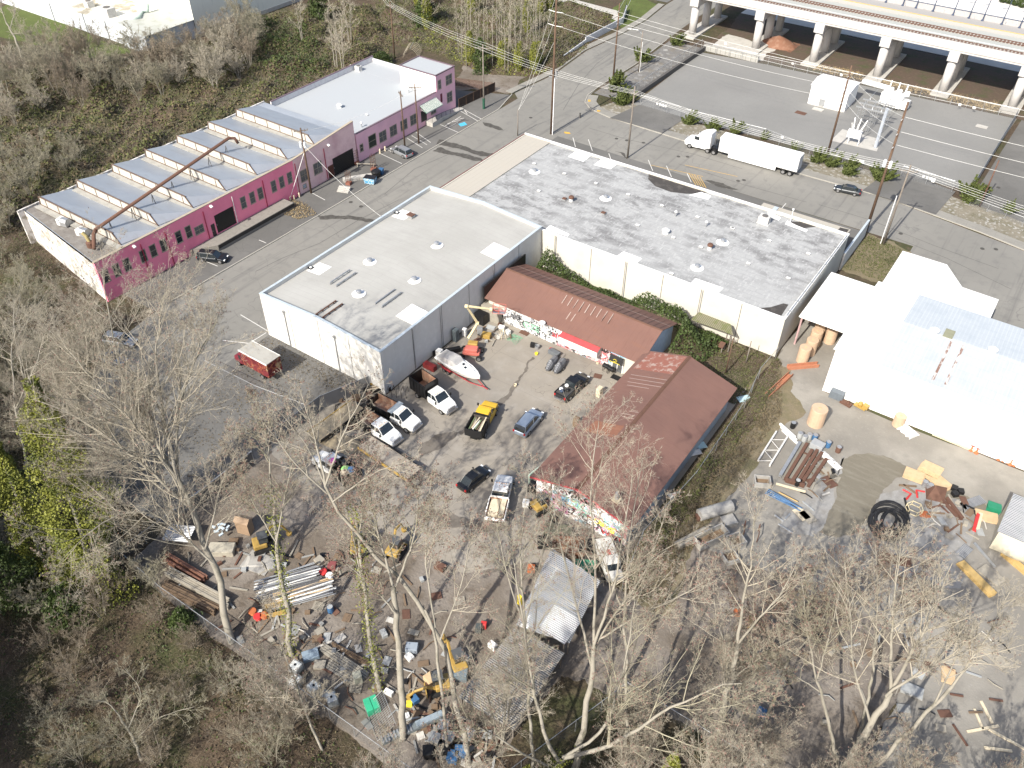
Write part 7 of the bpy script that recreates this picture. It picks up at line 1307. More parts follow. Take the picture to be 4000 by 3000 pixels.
b=MB();[b.tube([(math.cos(a)*.9,math.sin(a)*.9,z),(math.cos(a+1.05)*.9,math.sin(a+1.05)*.9,z)],.06,5)for a in np.arange(0,6.2,1.05)for z in(.1,.7)];[b.tube([(math.cos(a)*.9,math.sin(a)*.9,.1),(math.cos(a)*.9,math.sin(a)*.9,.7)],.06,5)for a in np.arange(0,6.2,1.05)]
one('cream_cage','hexagonal cream tube frame on the gravel','frame',(3568,1995),b,plain('cream_tube',(.6,.52,.34)));one('orange_disc','round orange dish right of the cream frame','dish',(3616,2015),MB().lathe([(.75,0),(.7,.1),(.2,.16)],k=16),orange_p)
for q,rz,m,lb,sz in[((3745,1985),.4,corr_d,'grey corrugated sheet leaning in the scrap heap',(1.6,2.6,.15)),((3800,1965),-.6,corr,'bright grey corrugated sheet on the scrap heap',(1.2,3.2,.2)),((3705,1985),.9,rust_metal,'left long red brown board in the scrap heap',(.4,3.6,.3)),((3725,1990),.8,rust_metal,'right long red brown board in the scrap heap',(.3,3.2,.5)),((3810,2045),.05,red_p,'red upright plank near the tarpaulin shed',(.35,2.6,.5)),((3822,2040),.05,paleboard,'yellowish plank beside the red one',(.4,2.6,.4)),
    ((3765,2155),-.3,corr,'pale corrugated sheet lying below the scrap heap',(1.1,2.0,.15)),((3880,1990),.1,green_p,'dark green stacked crates beside the tarpaulin shed',(1.4,1.1,.7)),((3850,2020),.3,tan,'heap of pale wood slats left of the tarpaulin shed',(2.4,1.6,.35)),((3810,2265),-.55,lumber_y,'orange yellow painted beam at the lower right',(4.6,.9,.5)),((3970,2210),-.45,lumber_y,'second orange yellow beam at the right edge',(3.6,.7,.5)),((3870,2250),-.4,greyw,'pale sheet pile between the orange yellow beams',(2.5,1.5,.3)),
    ((3845,2170),-.7,steel,'grey steel channel left of the second orange yellow beam',(3.4,.3,.3)),((3700,2640),.2,tan,'tan board pile at the lower right',(1.2,1.8,.3)),((3840,2850),.8,paleboard,'long pale timber at the bottom right corner',(3.2,.25,.2)),((3850,2780),-.9,paleboard,'shorter pale timber at the bottom right corner',(2.2,.25,.2)),((3950,2900),-.05,paleboard,'horizontal pale timber at the bottom right corner',(4.0,.25,.2)),((3900,2930),.5,paleboard,'slanted pale timber below the horizontal one',(2.4,.25,.2)),((3820,2810),-1.,paleboard,'thin pale plank by the shadow at the bottom right',(2.,.2,.15)),((3020,2640),.3,greyw,'pale sheet below the brown twig trees',(2.4,1.8,.2)),((3560,2700),.1,grey_p,'grey slab between the bottom right trunks',(2,1.2,.4)),((2975,2790),0,blue_p,'bright blue tarp bundle at the bottom right',(.9,.8,.6)),((3880,2560),-.5,greyw,'pale plywood sheet at the right edge',(3,1.2,.15)),((3500,2190),.3,rust_metal,'rusty plate stack under the twig tree',(3,1.2,.3)),((2940,2440),.2,lumber_y,'orange machine cover among the bottom right branches',(1.0,1.2,.7)),((2880,2400),.6,orange_p,'small orange crate among the bottom right branches',(.7,.7,.5))]:
    b=MB()
    nn=max(1,int(sz[2]/.12))
    for k in range(nn):b.cbox((rs.uniform(-.06,.06),rs.uniform(-.06,.06),.06+k*.12),(sz[0],sz[1],.1),rs.uniform(-.04,.04))
    one('scrap_sheet' if sz[1]>1 and sz[0]>1 else 'scrap_plank',lb,'scrap',q,b,m,rz)
t=T('steel_tank','large grey cylindrical tank lying in the strip beside the workshop','tank',(*G(2790,2010)[:2],0),.95);MB().hcyl((-2.1,0,.75),(2.1,0,.75),.72,20).build('shell',plain('tank_grey',(.34,.33,.31),.6),t,smooth=False);MB().cbox((-2.2,0,.35),(.3,.8,.6)).build('cradle',rust_metal,t)
def trough(label,q,rz,sx,sy,h,m=concr):
    t=T('concrete_trough',label,'trough',(*G(*q)[:2],0),rz);b=MB();b.box(-sx/2,sx/2,-sy/2,sy/2,0,.15);b.box(-sx/2,sx/2,-sy/2,-sy/2+.12,.151,h);b.box(-sx/2,sx/2,sy/2-.12,sy/2,.151,h);b.box(-sx/2,-sx/2+.12,-sy/2+.121,sy/2-.121,.151,h);b.box(sx/2-.12,sx/2,-sy/2+.121,sy/2-.121,.151,h);b.build('shell',m,t);MB().box(-sx/2+.13,sx/2-.13,-sy/2+.13,sy/2-.13,.16,.25).build('sediment',plain('rusty_mud',(.2,.14,.09)),t)
trough('long concrete trough full of rusty mud left of the lattice boxes',(2775,2110),1.1,4.0,1.5,1.1);trough('square concrete box with open top right of the trough',(2870,2130),.95,1.8,1.6,1.2);trough('broken concrete box below the open square one',(2850,2185),.95,1.6,1.5,.7);trough('grey concrete block with square hole on the mossy ground',(2975,1890),.5,1.9,1.4,.8)
one('concrete_slab','flat pale slab with wire beside the tank','slab',(2845,2040),MB().box(-.8,.8,-.7,.7,0,.5),concr,.9);one('timber_stack','leaning stack of weathered timbers left of the trough','timber',(2700,2110),MB().box(-2.2,2.2,-.5,-.2,0,.9).box(-2.1,2.3,-.18,.1,0,1.0).box(-2.2,2.1,.12,.4,0,.7),greyw,1.15);b=MB();[b.tube([(x,-.8,0),(x,-.8,1.3),(x,.8,1.3),(x,.8,0)],.06,4)for x in(-.8,.8)];one('tube_stand','rusty tube stand right of the concrete box','frame',(2930,2090),b,rust_metal,.3)
for q,m,lb in[((2710,1770),white_paint,'white panel lying in the strip behind the workshop'),((2730,1745),plain('pale_blue_tile',(.45,.62,.66)),'pale blue panel at the upper end of the strip'),((2905,1560),plain('pale_blue_tile',(.45,.62,.66)),'large pale blue painted board by the strip corner'),((2640,1940),white_paint,'white sheet in the lower strip beside the workshop')]:one('panel',lb,'panel',q,MB().box(-.9,.9,-.5,.5,.1,.2),m,.9)
def load(label,t,x,y,z,mb,m,name='board'):o=mb.build(name,m);o.location=onb(t,x,y,z);o.rotation_euler=(0,0,t.rotation_euler.z);return tag(o,label,'scrap')
for k in range(9):load(['pale','grey','brown','greenish','white'][k%5]+' board heaped in the yellow cab truck',tk4,-2.2+rs.uniform(0,.6),-.75+k*.19,1.6+rs.random()*.5,MB().cbox((0,0,0),(rs.uniform(1.6,2.8),.16,.08),rs.uniform(-.2,.2),ry=rs.uniform(-.12,.12)),[paleboard,greyw,brownw,plain('mossy_green_board',(.14,.18,.1)),white_paint][k%5])['group']='boards in the yellow truck'
def tyre(label,loc,r=.36,rz=0,tilt=0.,group='loose tyres'):
    b=MB();R_,n1,n2=r*.72,16,8;v=[((R_+r*.28*math.cos(2*PI*j/n2))*math.cos(2*PI*i/n1),(R_+r*.28*math.cos(2*PI*j/n2))*math.sin(2*PI*i/n1),r*.3*math.sin(2*PI*j/n2))for i in range(n1)for j in range(n2)]
    b.add(v,[(i*n2+j,((i+1)%n1)*n2+j,((i+1)%n1)*n2+(j+1)%n2,i*n2+(j+1)%n2)for i in range(n1)for j in range(n2)]);o=b.build('tyre',rubber,smooth=True);o.location=loc;o.rotation_euler=(tilt,0,rz);tag(o,label,'tyre',group)
for k in range(4):tyre('black tyre on top of the rubbish in the white cab truck',onb(tk5,-.5+.5*(k%2)-.4*(k//2),.3-.4*(k//2),2.2+.1*k),.42,k,.3*k)
for(x,y),m,lb in[((-2.0,.2),plain('lime_green_bag',(.3,.6,.2)),'lime green bag on the rubbish in the white cab truck'),((-2.6,-.1),blue_p,'light blue bag on the rubbish in the white cab truck'),((-2.3,.6),plain('beige_sacking',(.5,.44,.34)),'beige sacking at the tail of the white cab truck'),((.1,.2),plain('magenta_bag',(.45,.08,.35)),'magenta bag behind the cab of the rubbish truck'),((-1.2,-.5),black_p,'black bag on the rubbish in the white cab truck')]:load(lb,tk5,x,y,2.0,MB().lathe([(.2,0),(.5,.1),(.55,.3),(.3,.55),(.05,.6)],k=9),m,'rubbish_bag')
for q,m,lb in[((1985,1940),paleboard,'pale timbers on the white flatbed')]:load(lb,tk6,-1.5,0,1.0,MB().box(-1.4,1.4,-.9,-.3,0,.4).box(-1.4,1.4,-.2,.9,0,.25),paleboard,'timber')
def flat_trailer(label,a,b_,wd=2.4,deck=None):
    A,B=G(*a),G(*b_);L=math.hypot(B[0]-A[0],B[1]-A[1]);t=T('flat_trailer',label,'trailer',((A[0]+B[0])/2,(A[1]+B[1])/2,0),math.atan2(B[1]-A[1],B[0]-A[0]))
    MB().box(-L/2,L/2,-wd/2,wd/2,.75,.9).build('deck',deck or greyw,t)
    for s in(-1,1):
        MB().box(-L/2,L/2,s*wd/2,s*(wd/2+.1),.6,1.0).build('side_rail',MATS['machine_yellow_paint']if s>0 else black_p,t)
        for k in(-.6,.6):wheel(t,-L*.2+k,s*(wd/2-.2),.4,.3)
    MB().tube([(L/2,-.5,.8),(L/2+1.4,0,.6),(L/2,.5,.8)],.07,5).build('drawbar',black_p,t);return t
flat_trailer('black flat trailer with yellow rail and plywood deck beside the slatted fence',(1230,1725),(1400,1600),2.4,plain('muddy_plywood',(.34,.28,.19)));flat_trailer('long low flat trailer with dull deck right of the rubbish truck',(1620,1870),(1430,1745),2.4,plain('pale_dirty_deck',(.33,.29,.24)))
one('plywood_panel','sheet of muddy plywood lying beside the flat trailer','plywood',(1330,1730),MB().box(-2.6,2.6,-1.3,1.3,0,.12),MATS['muddy_plywood'],.1)
one('pallet_forks','low rusty fork frame behind the parked dump trucks','forks',(1385,1670),MB().box(-1,1,-.5,-.4,.1,.25).box(-1,1,-.1,0,.1,.25).box(-1,1,.3,.4,.1,.25),rust_metal,.7)
t=T('yellow_beam_rack','yellow and black rack of timber against the warehouse corner','rack',(*G(1475,1525)[:2],0),.75);MB().box(-1.8,1.8,-.5,.5,.1,.6).build('base',black_p,t);MB().box(-1.8,1.8,.5,.6,.6,.9).build('rail',MATS['machine_yellow_paint'],t)
for k in range(4):MB().cbox((rs.uniform(-.6,.6),-.35+k*.22,.72),(2.4,.14,.12),rs.uniform(-.2,.2)).build('plank',brownw if k%2 else paleboard,t)
for a,m,s,lb in[((1395,1560),brownw,(1,.8,.6),'brown crate at the fence behind the dump trucks'),((1420,1600),black_p,(.9,.7,.7),'black tool chest at the fence behind the dump trucks'),((1330,1640),plain('dark_green_box',(.05,.08,.06)),(1.2,.7,.5),'dark green box on the fence side of the flat trailer'),((1360,1610),steel,(.7,.7,.4),'small grey machine part by the slatted fence'),((1445,1555),rust_metal,(.8,.5,.9),'rusty upright box near the warehouse corner'),((1270,1690),plain('teal_plastic',(.08,.22,.24)),(.8,.6,.3),'teal plastic panel near the fence gate')]:one('crate',lb,'crate',a,MB().box(-s[0]/2,s[0]/2,-s[1]/2,s[1]/2,0,s[2]),m,rs.uniform(0,1.5),bevel=.03)
for a,m,s,rz,lb in[((1680,1440),P_('dark_red_paint',(.2,.02,.02),0,.5),(1.9,.8,.8),.0,'dark red long box beside the warehouse wall'),((1718,1395),white_paint,(.8,.8,1.3),.1,'white fridge shaped box behind the boat'),((1745,1380),black_p,(4.0,.6,.7),.9,'long black bench along the warehouse wall'),((1780,1330),plain('dark_slate_machine',(.1,.12,.13)),(.8,.8,2.0),.0,'tall dark machine against the warehouse wall'),((1815,1310),white_paint,(.6,.6,1.2),.2,'white upright tank with green cap by the lift'),((1900,1320),MATS['machine_yellow_paint'],(1.3,.9,.8),.3,'yellow generator behind the boom lift'),((1875,1300),steel,(.8,.6,.9),.5,'grey metal pile beside the yellow generator'),((1930,1240),greyw,(3.2,2.2,2.3),.0,'plywood topped lean-to box against the long shed'),((1880,1260),black_p,(1.6,1.2,1.8),.0,'black shelf unit in the corner of the yard'),((1960,1290),white_paint,(.9,.5,.8),.2,'white boxes below the shed wall'),((1985,1305),white_paint,(.7,.5,.7),-.3,'second white box below the shed wall'),((2080,1355),black_p,(.6,.5,.7),.3,'black crate beside the funnel by the shed'),((1830,1370),white_paint,(.9,.7,.5),.6,'white block in front of the lift base'),((2165,1385),plain('dark_grey_cart',(.12,.13,.14)),(1.7,.8,.6),-.1,'dark wheelbarrow cart before the graffiti wall'),((2050,1300),rust_metal,(1.4,1.0,.08),0,'rusty plate on the ground by the shed'),((2335,1470),rust_metal,(1.1,.9,.05),.3,'brown floor plate beside the pickup nose'),((2405,1475),black_p,(1.2,.9,.05),0,'black mat before the shed door')]:one('yard_box' if s[2]>.2 else 'floor_plate',lb,'box' if s[2]>.2 else 'plate',a,MB().box(-s[0]/2,s[0]/2,-s[1]/2,s[1]/2,.02,s[2]+.02),m,rz,bevel=.04 if s[2]>.2 else 0)
for q,m,r,h,lb in[((2098,1362),steel,.35,.6,'grey funnel bucket beside the black crate'),((2153,1368),red_p,.28,.3,'red gas bottle top by the graffiti wall'),((2013,1508),paleboard,.22,.35,'cream bucket alone in the middle of the yard'),((1875,1373),white_paint,.25,.35,'white tub right of the lift wheels'),((2095,1385),MATS['sign_yellow'],.25,.3,'yellow saw on the ground by the drain channel'),((2335,1420),paleboard,.25,.4,'cream planter left of the barbecue')]:one('bucket',lb,'bucket',q,MB().lathe([(r*.8,0),(r,h),(r*.9,h),(r*.7,.06)],k=12),m)
for q,lb in[((2365,1450),'left drum of the black twin barbecue'),((2385,1462),'right drum of the black twin barbecue')]:
    t=T('barbecue',lb,'barbecue',(*G(*q)[:2],0),-.1);MB().hcyl((-.42,0,.95),(.42,0,.95),.33,14).build('drum',black_p,t);b=MB();[b.cyl(x,y,0,.7,.03,5)for x in(-.35,.35)for y in(-.2,.2)];b.build('legs',black_p,t)
b=MB();[b.tube([(x,-.5,0),(0,0,1.9),(x,.5,0)],.04,4)for x in(-.35,.35)];one('step_ladder','grey folding step ladder by the black and white graffiti','ladder',(2050,1278),b,steel,.2);b=MB();[b.tube([(x,-.6,0),(0,0,1.8),(x,.6,0)],.04,4)for x in(-.4,.4)];one('step_ladder','pale trestle ladder with orange cloth left of the green netting','ladder',(1965,1318),b,paleboard,.8)
t=T('wall_dish','round white dish above the eave of the long shed','dish',(*G(2118,1258,3.9)[:2],3.75));MB().lathe([(.5,0),(.46,.12),(.1,.2)],k=18).build('dish',white_paint,t);MB().cyl(0,.1,-1.0,0,.04,6).build('bracket',steel,t)
b=MB();rs2=random.Random(5);[b.tube([(rs2.uniform(-1,1),rs2.uniform(-1,1),.05)for _ in range(6)],.02,4)for _ in range(7)];one('green_netting','tangle of green netting on the concrete','netting',(2010,1325),b,plain('green_net',(.15,.35,.22)))
b=MB();[b.tube([(x,-.7,0),(x,-.7,1.0+.3*(x>0)),(x,.7,1.0),(x,.7,0)],.035,4)for x in np.linspace(-1.6,1.6,6)];one('bicycle_pile','dark pile of bicycles against the warehouse corner','bicycles',(1545,1540),b,plain('dark_pipework',(.05,.045,.04)),.5)
def tote(label,q,rz):
    t=T('tote_tank',label,'tote tank',(*G(*q)[:2],0),rz,'caged tote tanks by the lower fence');MB().box(-.52,.52,-.45,.45,.16,1.12).build('bottle',plain('milky_plastic',(.55,.57,.56),.4),t,bevel=.08);b=MB()
    for z in np.linspace(.2,1.15,6):b.tube([(-.58,-.5,z),(.58,-.5,z),(.58,.5,z),(-.58,.5,z),(-.58,-.5,z)],.014,4)
    for k in range(7):
        for s in(-.5,.5):b.cyl(-.58+k*.193,s,.12,1.15,.014,4)
    for k in range(6):
        for s in(-.58,.58):b.cyl(s,-.5+k*.2,.12,1.15,.014,4)
    b.build('cage',steel,t);MB().box(-.6,.6,-.5,.5,0,.12).build('pallet_base',greyw,t);MB().lathe([(.12,1.12),(.12,1.18)],k=10).build('cap',black_p,t)
for q,rz,lb in[((1160,2620),.1,'upper left caged tote tank below the mossy tree'),((1160,2675),.2,'second caged tote tank below the upper left one'),((1232,2700),-.1,'third caged tote tank, half shaded'),((1300,2745),-.5,'bright caged tote tank nearest the bottom')]:tote(lb,q,rz)
def rack_of(label,q,rz,n,L,cols,r=.05,w_=1.6,h=.6,name='pipe_bundle',grp=None):
    t=T(name,label,'pipes',(*G(*q)[:2],0),rz,grp);rr=random.Random(n)
    for k in range(n):y=rr.uniform(-w_/2,w_/2);MB().tube([(-L/2+rr.uniform(-.4,.4),y,.2+rr.random()*h),(L/2+rr.uniform(-.4,.4),y+rr.uniform(-.2,.2),.2+rr.random()*h)],r,5).build('pipe',cols[k%len(cols)],t)
    b=MB();[b.box(x,x+.15,-w_/2-.1,w_/2+.1,0,.18)for x in(-L/3,L/3)];b.build('bearer',brownw,t);return t
rack_of('long bundle of grey scaffold poles above the yellow frames',(1130,2290),.95,34,6.5,[steel,steel,plain('dark_pipe',(.1,.1,.11)),white_paint],.06,2.4,1.0);rack_of('bundle of mixed pipes and timbers along the ladder',(1190,2330),.95,26,6,[steel,plain('dark_pipe',(.1,.1,.11)),tan,white_paint],.07,1.8,.6)
lattice('aluminium ladder lying beside the pipe bundle',(1165,2350),(1250,2280),.45,steel,.2)
t=T('yellow_scaffold_frames','stack of yellow scaffold frames at the lower end of the pipes','scaffold',(*G(1080,2390)[:2],0),.9)
for k in range(6):b=MB();z=.15+k*.13;b.tube([(-1,-.6,z),(1,-.6,z),(1,.6,z),(-1,.6,z),(-1,-.6,z)],.04,4);[b.tube([(x,-.6,z),(x,.6,z)],.03,4)for x in(-.5,0,.5)];b.build('frame',MATS['machine_yellow_paint'],t)
for k,(q,m,lb)in enumerate([((990,2400),orange_p,'orange red valve wheel left of the yellow frames'),((1010,2420),red_p,'red pump at the left of the yellow frames'),((1035,2415),orange_p,'second orange valve by the red pump'),((1265,2245),red_p,'red machine behind the pipe bundle'),((1290,2260),white_paint,'white and red tub behind the pipe bundle')]):one('valve',lb,'valve',q,MB().lathe([(.15,0),(.35,.2),(.15,.5),(.45,.6),(.4,.68)],k=10),m)
def lumber(label,a,b_,w_,m,n=5,h=.4):
    A,B=G(*a),G(*b_);L=math.hypot(B[0]-A[0],B[1]-A[1]);t=T('lumber_stack',label,'lumber',(A[0],A[1],0),math.atan2(B[1]-A[1],B[0]-A[0]))
    for k in range(n):MB().box(rs.uniform(-.2,.2),L+rs.uniform(-.3,.2),-w_/2+k*w_/n,-w_/2+(k+.8)*w_/n,0,h*rs.uniform(.6,1)).build('timber',m,t)
lumber('brown timber stack along the lower left fence',(640,2290),(850,2390),1.2,brownw,5,.6);lumber('pale topped timber stack above the brown one at the left fence',(660,2240),(900,2370),.9,greyw,4,.9);lumber('reddish timber stack near the left corner of the yard',(650,2180),(800,2270),1.0,plain('reddish_boards',(.2,.1,.07)),4,.7);lumber('long weathered sleepers crossing the yard toward the tote tanks',(1260,2530),(1440,2650),.9,greyw,4,.35);lumber('long dark beam in front of the sleepers',(1300,2520),(1450,2600),.4,brownw,2,.5);lumber('flat grey decking boards above the mossy tree foot',(1290,2580),(1420,2660),1.8,greyw,7,.15)
one('corrugated_awning','bright corrugated plastic sheet by the huge tree trunk','sheet',(710,2110),MB().box(-1.5,1.5,-1.1,1.1,1.2,1.28),MATS['bright_corrugated'],.5);one('kiosk','small tan wooden kiosk with square window openings','kiosk',(962,2075),MB().box(-.8,.8,-.5,.5,0,2.0).ext([(-.6,2.001),(0,2.4),(.6,2.001)],-.9,.9,'x'),plain('tan_kiosk_wood',(.3,.21,.14)),.3)
b=MB();[b.cbox((rs.uniform(-.8,.8),rs.uniform(-.8,.8),rs.uniform(.3,1.4)),(.5,.25,.15),rs.random()*3)for _ in range(9)];b.cyl(0,0,0,1.3,.06,6);one('sculpture_stand','pale blue metal flower shaped stand near the gate','stand',(870,2080),b,plain('pale_blue_metal',(.5,.58,.63),.5))
one('work_bench','pale stone topped bench below the blue stand','bench',(870,2155),MB().box(-1.4,1.4,-.7,.7,0,.8),plain('dusty_bench',(.4,.37,.3)),.6,bevel=.04);one('steel_case','brown open case beside the pale bench','case',(915,2120),MB().box(-.5,.5,-.3,.3,0,.5),brownw,.6)
t=T('green_crate_stack','stack of bright green crates behind the wire panel','crates',(*G(1455,2765)[:2],0),-.5)
for i in range(2):
    for j in range(2):MB().box(-.72+i*.74,-.02+i*.74,-.62+j*.64,-.02+j*.64,0,.9+.1*i).build('crate',plain('bright_green_plastic',(.04,.36,.2),.5),t,bevel=.03)
t=T('mesh_sheet','large leaning welded wire panel over the green crates','wire panel',(*G(1450,2830)[:2],0),-.5);b=MB()
for k in range(19):b.tube([(-1.8+k*.2,0,.1),(-1.8+k*.2,1.9,1.7)],.013,4)
for k in range(9):b.tube([(-1.8,k*.237,.1+k*.2),(1.8,k*.237,.1+k*.2)],.013,4)
b.build('wires',steel,t);MB().tube([(-1.8,0,.1),(1.8,0,.1),(1.8,1.9,1.7),(-1.8,1.9,1.7),(-1.8,0,.1)],.035,4).build('frame',steel,t)
t=T('long_conveyor','long black ribbed machine mast lying by the smooth trunk','mast',(*G(1620,2850)[:2],0),1.05);MB().box(-3.2,2.6,-.35,.35,.3,.7).build('mast',plain('dark_grey_mast',(.14,.16,.17),.5),t);MB().box(.2,2.8,-.28,.28,.71,.95).build('cover',plain('slate_cover',(.25,.3,.34),.5),t);b=MB();[b.box(-3.1+k*.3,-2.98+k*.3,-.38,.38,.71,.77)for k in range(10)];b.build('rung',steel,t)
WB=[((1735,2850),.5,grey_p),((1700,2900),.3,grey_p),((1755,2895),.2,grey_p),((1740,2940),.8,black_p),((1800,2950),.6,blue_p),((1830,2880),.1,white_paint),((1770,2970),.4,blue_p),((1675,2950),.7,black_p)]
for k,(q,rz,m)in enumerate(WB):
    t=T('wheeled_bin',['topmost grey wheeled bin at the bottom centre','leftmost grey wheeled bin, lying on its side','right grey wheeled bin, lying on its side','black wheeled bin between the grey and blue ones','upright blue bin with yellow contents','white square box bin beside the leaning trunk','lower blue bin at the picture bottom','dark bin at the left of the bin heap'][k],'bin',(*G(*q)[:2],0),rz)
    MB().loft([[(-w_,-w_,z),(w_,-w_,z),(w_,w_,z),(-w_,w_,z)]for z,w_ in[(0,.38),(.95,.48),(1.0,.5)]]).build('bin_body',m,t);MB().box(-.5,.5,-.5,.5,1.0,1.08).build('lid',m,t,bevel=.03)
for q,m,sx,sy,h,lb in[((1215,2565),plain('steel_blue_sheet',(.22,.28,.34)),1.6,1.1,.5,'steel blue covered table right of the upper tote tank'),((1250,2600),greyw,1.1,.9,.3,'grey lid on the ground above the tote tanks'),((1400,2660),plain('olive_tank',(.3,.3,.25)),.8,.8,1.2,'dull olive cylinder stub beside the dark beam'),((1480,2690),brownw,.8,.6,.5,'brown crate right of the mossy stem'),((1520,2710),white_paint,.9,.5,.5,'white round tubs behind the wire panel'),((1680,2660),tan,1.1,.9,.7,'cardboard carton beside the orange excavator'),((1620,2740),blue_p,.8,.7,.7,'blue tub by the machine mast'),((1600,2755),MATS['sign_yellow'],.6,.5,.5,'yellow bucket beside the blue tub'),((1590,2800),white_paint,.5,.5,.4,'white canister left of the machine mast'),((1790,2640),plain('slate_cover2',(.15,.19,.22)),1.9,1.3,1.2,'dark slate topped box by the orange excavator'),((1800,2590),plain('slate_cover2',(.15,.19,.22)),1.6,1.1,1.3,'second dark slate topped box behind the first'),((1890,2450),red_p,.6,.5,.8,'red canister right of the wheeled bin'),((1870,2465),plain('dark_bin',(.07,.08,.08)),.6,.6,1.0,'dark wheelie bin beside the red canister'),((1925,2530),white_paint,.9,.6,.7,'white striped crate stack left of the shiny shed'),((1610,2540),plain('blue_grey_box',(.26,.3,.35)),1.2,.9,.8,'blue grey cabinet in the middle of the dirt yard'),((1600,2570),white_paint,.8,.7,.4,'white sack in front of the blue grey cabinet'),((1500,2480),grey_p,.9,.6,.5,'grey rubble heap behind the smooth trunk'),((1060,2215),concr,1.1,.9,.4,'concrete block beside the mini excavator'),((1010,2200),concr,3.2,2.4,.15,'flat concrete slab below the tan kiosk'),((2075,2230),orange_p,.8,.7,.8,'orange tank at the left of the shiny shed roof'),((2030,2360),MATS['sign_yellow'],.5,.3,1.5,'yellow plate on the left edge of the shiny shed'),((1720,2220),rust_metal,1.2,.8,.6,'rusty engine block left of the flatbed truck'),((1300,2220),plain('maroon_cover',(.2,.06,.06)),.9,.8,.8,'maroon covered pump behind the pipes'),((1250,2195),greyw,1.0,.9,.5,'grey crate behind the maroon pump')]:one('yard_box',lb,'box',q,MB().box(-sx/2,sx/2,-sy/2,sy/2,0,h),m,rs.uniform(-.5,1),bevel=.05 if h>.3 else 0)
t=T('rusty_skip','rusty brown open skip standing behind the shiny shed','skip',(*G(2220,2165)[:2],0),.6);b=MB()
for s in(-1,1):b.add([(-1.5,s*.8,.2),(1.5,s*.8,.2),(1.8,s*1.1,1.8),(-1.8,s*1.1,1.8)],[(0,1,2,3),(3,2,1,0)])
for s in(-1,1):b.add([(s*1.5,-.8,.2),(s*1.5,.8,.2),(s*1.8,1.1,1.8),(s*1.8,-1.1,1.8)],[(0,1,2,3),(3,2,1,0)])
b.add([(-1.5,-.8,.2),(1.5,-.8,.2),(1.5,.8,.2),(-1.5,.8,.2)],[(0,1,2,3)]);b.build('shell',plain('orange_brown_rust',(.32,.15,.09),.8),t)
for q,m,s,rz,lb in[((2285,2230),green_p,(2.4,1.3,1.2),.5,'dark green skip right of the rusty one'),((2180,2080),plain('dark_olive',(.14,.14,.1)),(3.2,1.4,.7),.5,'olive platform below the graffiti gable'),((2130,2130),black_p,(1.8,1.2,1.1),.6,'black bin at the left of the rusty skip'),((2165,2030),black_p,(.9,.9,.9),.1,'black motorcycle shaped heap at the gable corner'),((2290,2150),black_p,(1.6,1.3,1.3),.5,'black crate behind the green skip')]:one('skip',lb,'skip',q,MB().box(-s[0]/2,s[0]/2,-s[1]/2,s[1]/2,0,s[2]),m,rz,bevel=.06)
t=T('parked_van','pale van with red mark half hidden behind branches by the gable','van',(*G(2375,2210)[:2],0),-.75);MB().loft([ring8(x,.95,.4,z)for x,z in[(-2.4,1.9),(-2.3,2.0),(1.0,2.0),(1.6,1.3),(2.3,1.1),(2.4,.9)]]).build('body',plain('dirty_white',(.5,.49,.46)),t,bevel=.05);MB().quad((1.03,-.8,1.95),(1.62,-.85,1.33),(1.62,.85,1.33),(1.03,.8,1.95)).build('windscreen',dark_gl,t);MB().cbox((-.3,0,2.02),(.7,.4,.03)).build('roof_mark',red_p,t)
for x in(-1.5,1.5):
    for s in(-1,1):wheel(t,x,s*.85,.34,.22)
for q,m,s,rz,lb in[((2090,1870),plain('sprayed_board',(.4,.5,.42)),(2.2,.2,1.6),1.4,'graffiti board leaning at the upper left of the workshop'),((2180,1840),greyw,(1.8,1.2,.9),0,'grey topped crate beside the workshop wall'),((2340,1545),paleboard,(.6,.9,1.4),0,'cream and orange cooler by the workshop wall'),((2090,1915),black_p,(1.5,1.2,1.0),.2,'dark machine at the workshop corner'),((2250,1665),brownw,(.7,.7,1.5),0,'brown post box by the workshop eave'),((2055,1975),white_paint,(.8,.7,.8),.4,'white tubs beside the orange machine')]:one('yard_box',lb,'box',q,MB().box(-s[0]/2,s[0]/2,-s[1]/2,s[1]/2,0,s[2]),m,rz,bevel=.05)
t=T('skip_bin','blue graffiti dumpster on the alley kerb','dumpster',(*G(1448,715)[:2],0),.35);MB().loft([[(-w_,-.7,z),(w_,-.7,z),(w_,.7,z),(-w_,.7,z)]for z,w_ in[(.15,.9),(1.2,1.05)]]).build('bin_body',mat('blue_tagged_paint',(.08,.26,.42),(('crack',(2,2,2),(.6,.62,.62),.08,.04,.8,{'warp':1}),)),t);MB().box(-1.07,1.07,-.72,.72,1.2,1.27).build('lid',black_p,t)
t=T('wheeled_bins','large black round topped bin beside the kerb','bin',(*G(1470,690)[:2],0),.3);MB().lathe([(.75,0),(.9,1.1),(.85,1.2)],k=14).build('bin_body',black_p,t);MB().lathe([(.85,1.2),(.5,1.35),(.05,1.4)],k=14).build('lid',black_p,t)
t=T('recycling_bin','blue wheeled bin standing behind the black bin','bin',(*G(1490,680)[:2],0),.3);MB().loft([[(-w_,-w_,z),(w_,-w_,z),(w_,w_,z),(-w_,w_,z)]for z,w_ in[(0,.32),(1.05,.42)]]).build('bin_body',blue_p,t);MB().box(-.44,.44,-.44,.44,1.05,1.12).build('lid',blue_p,t)
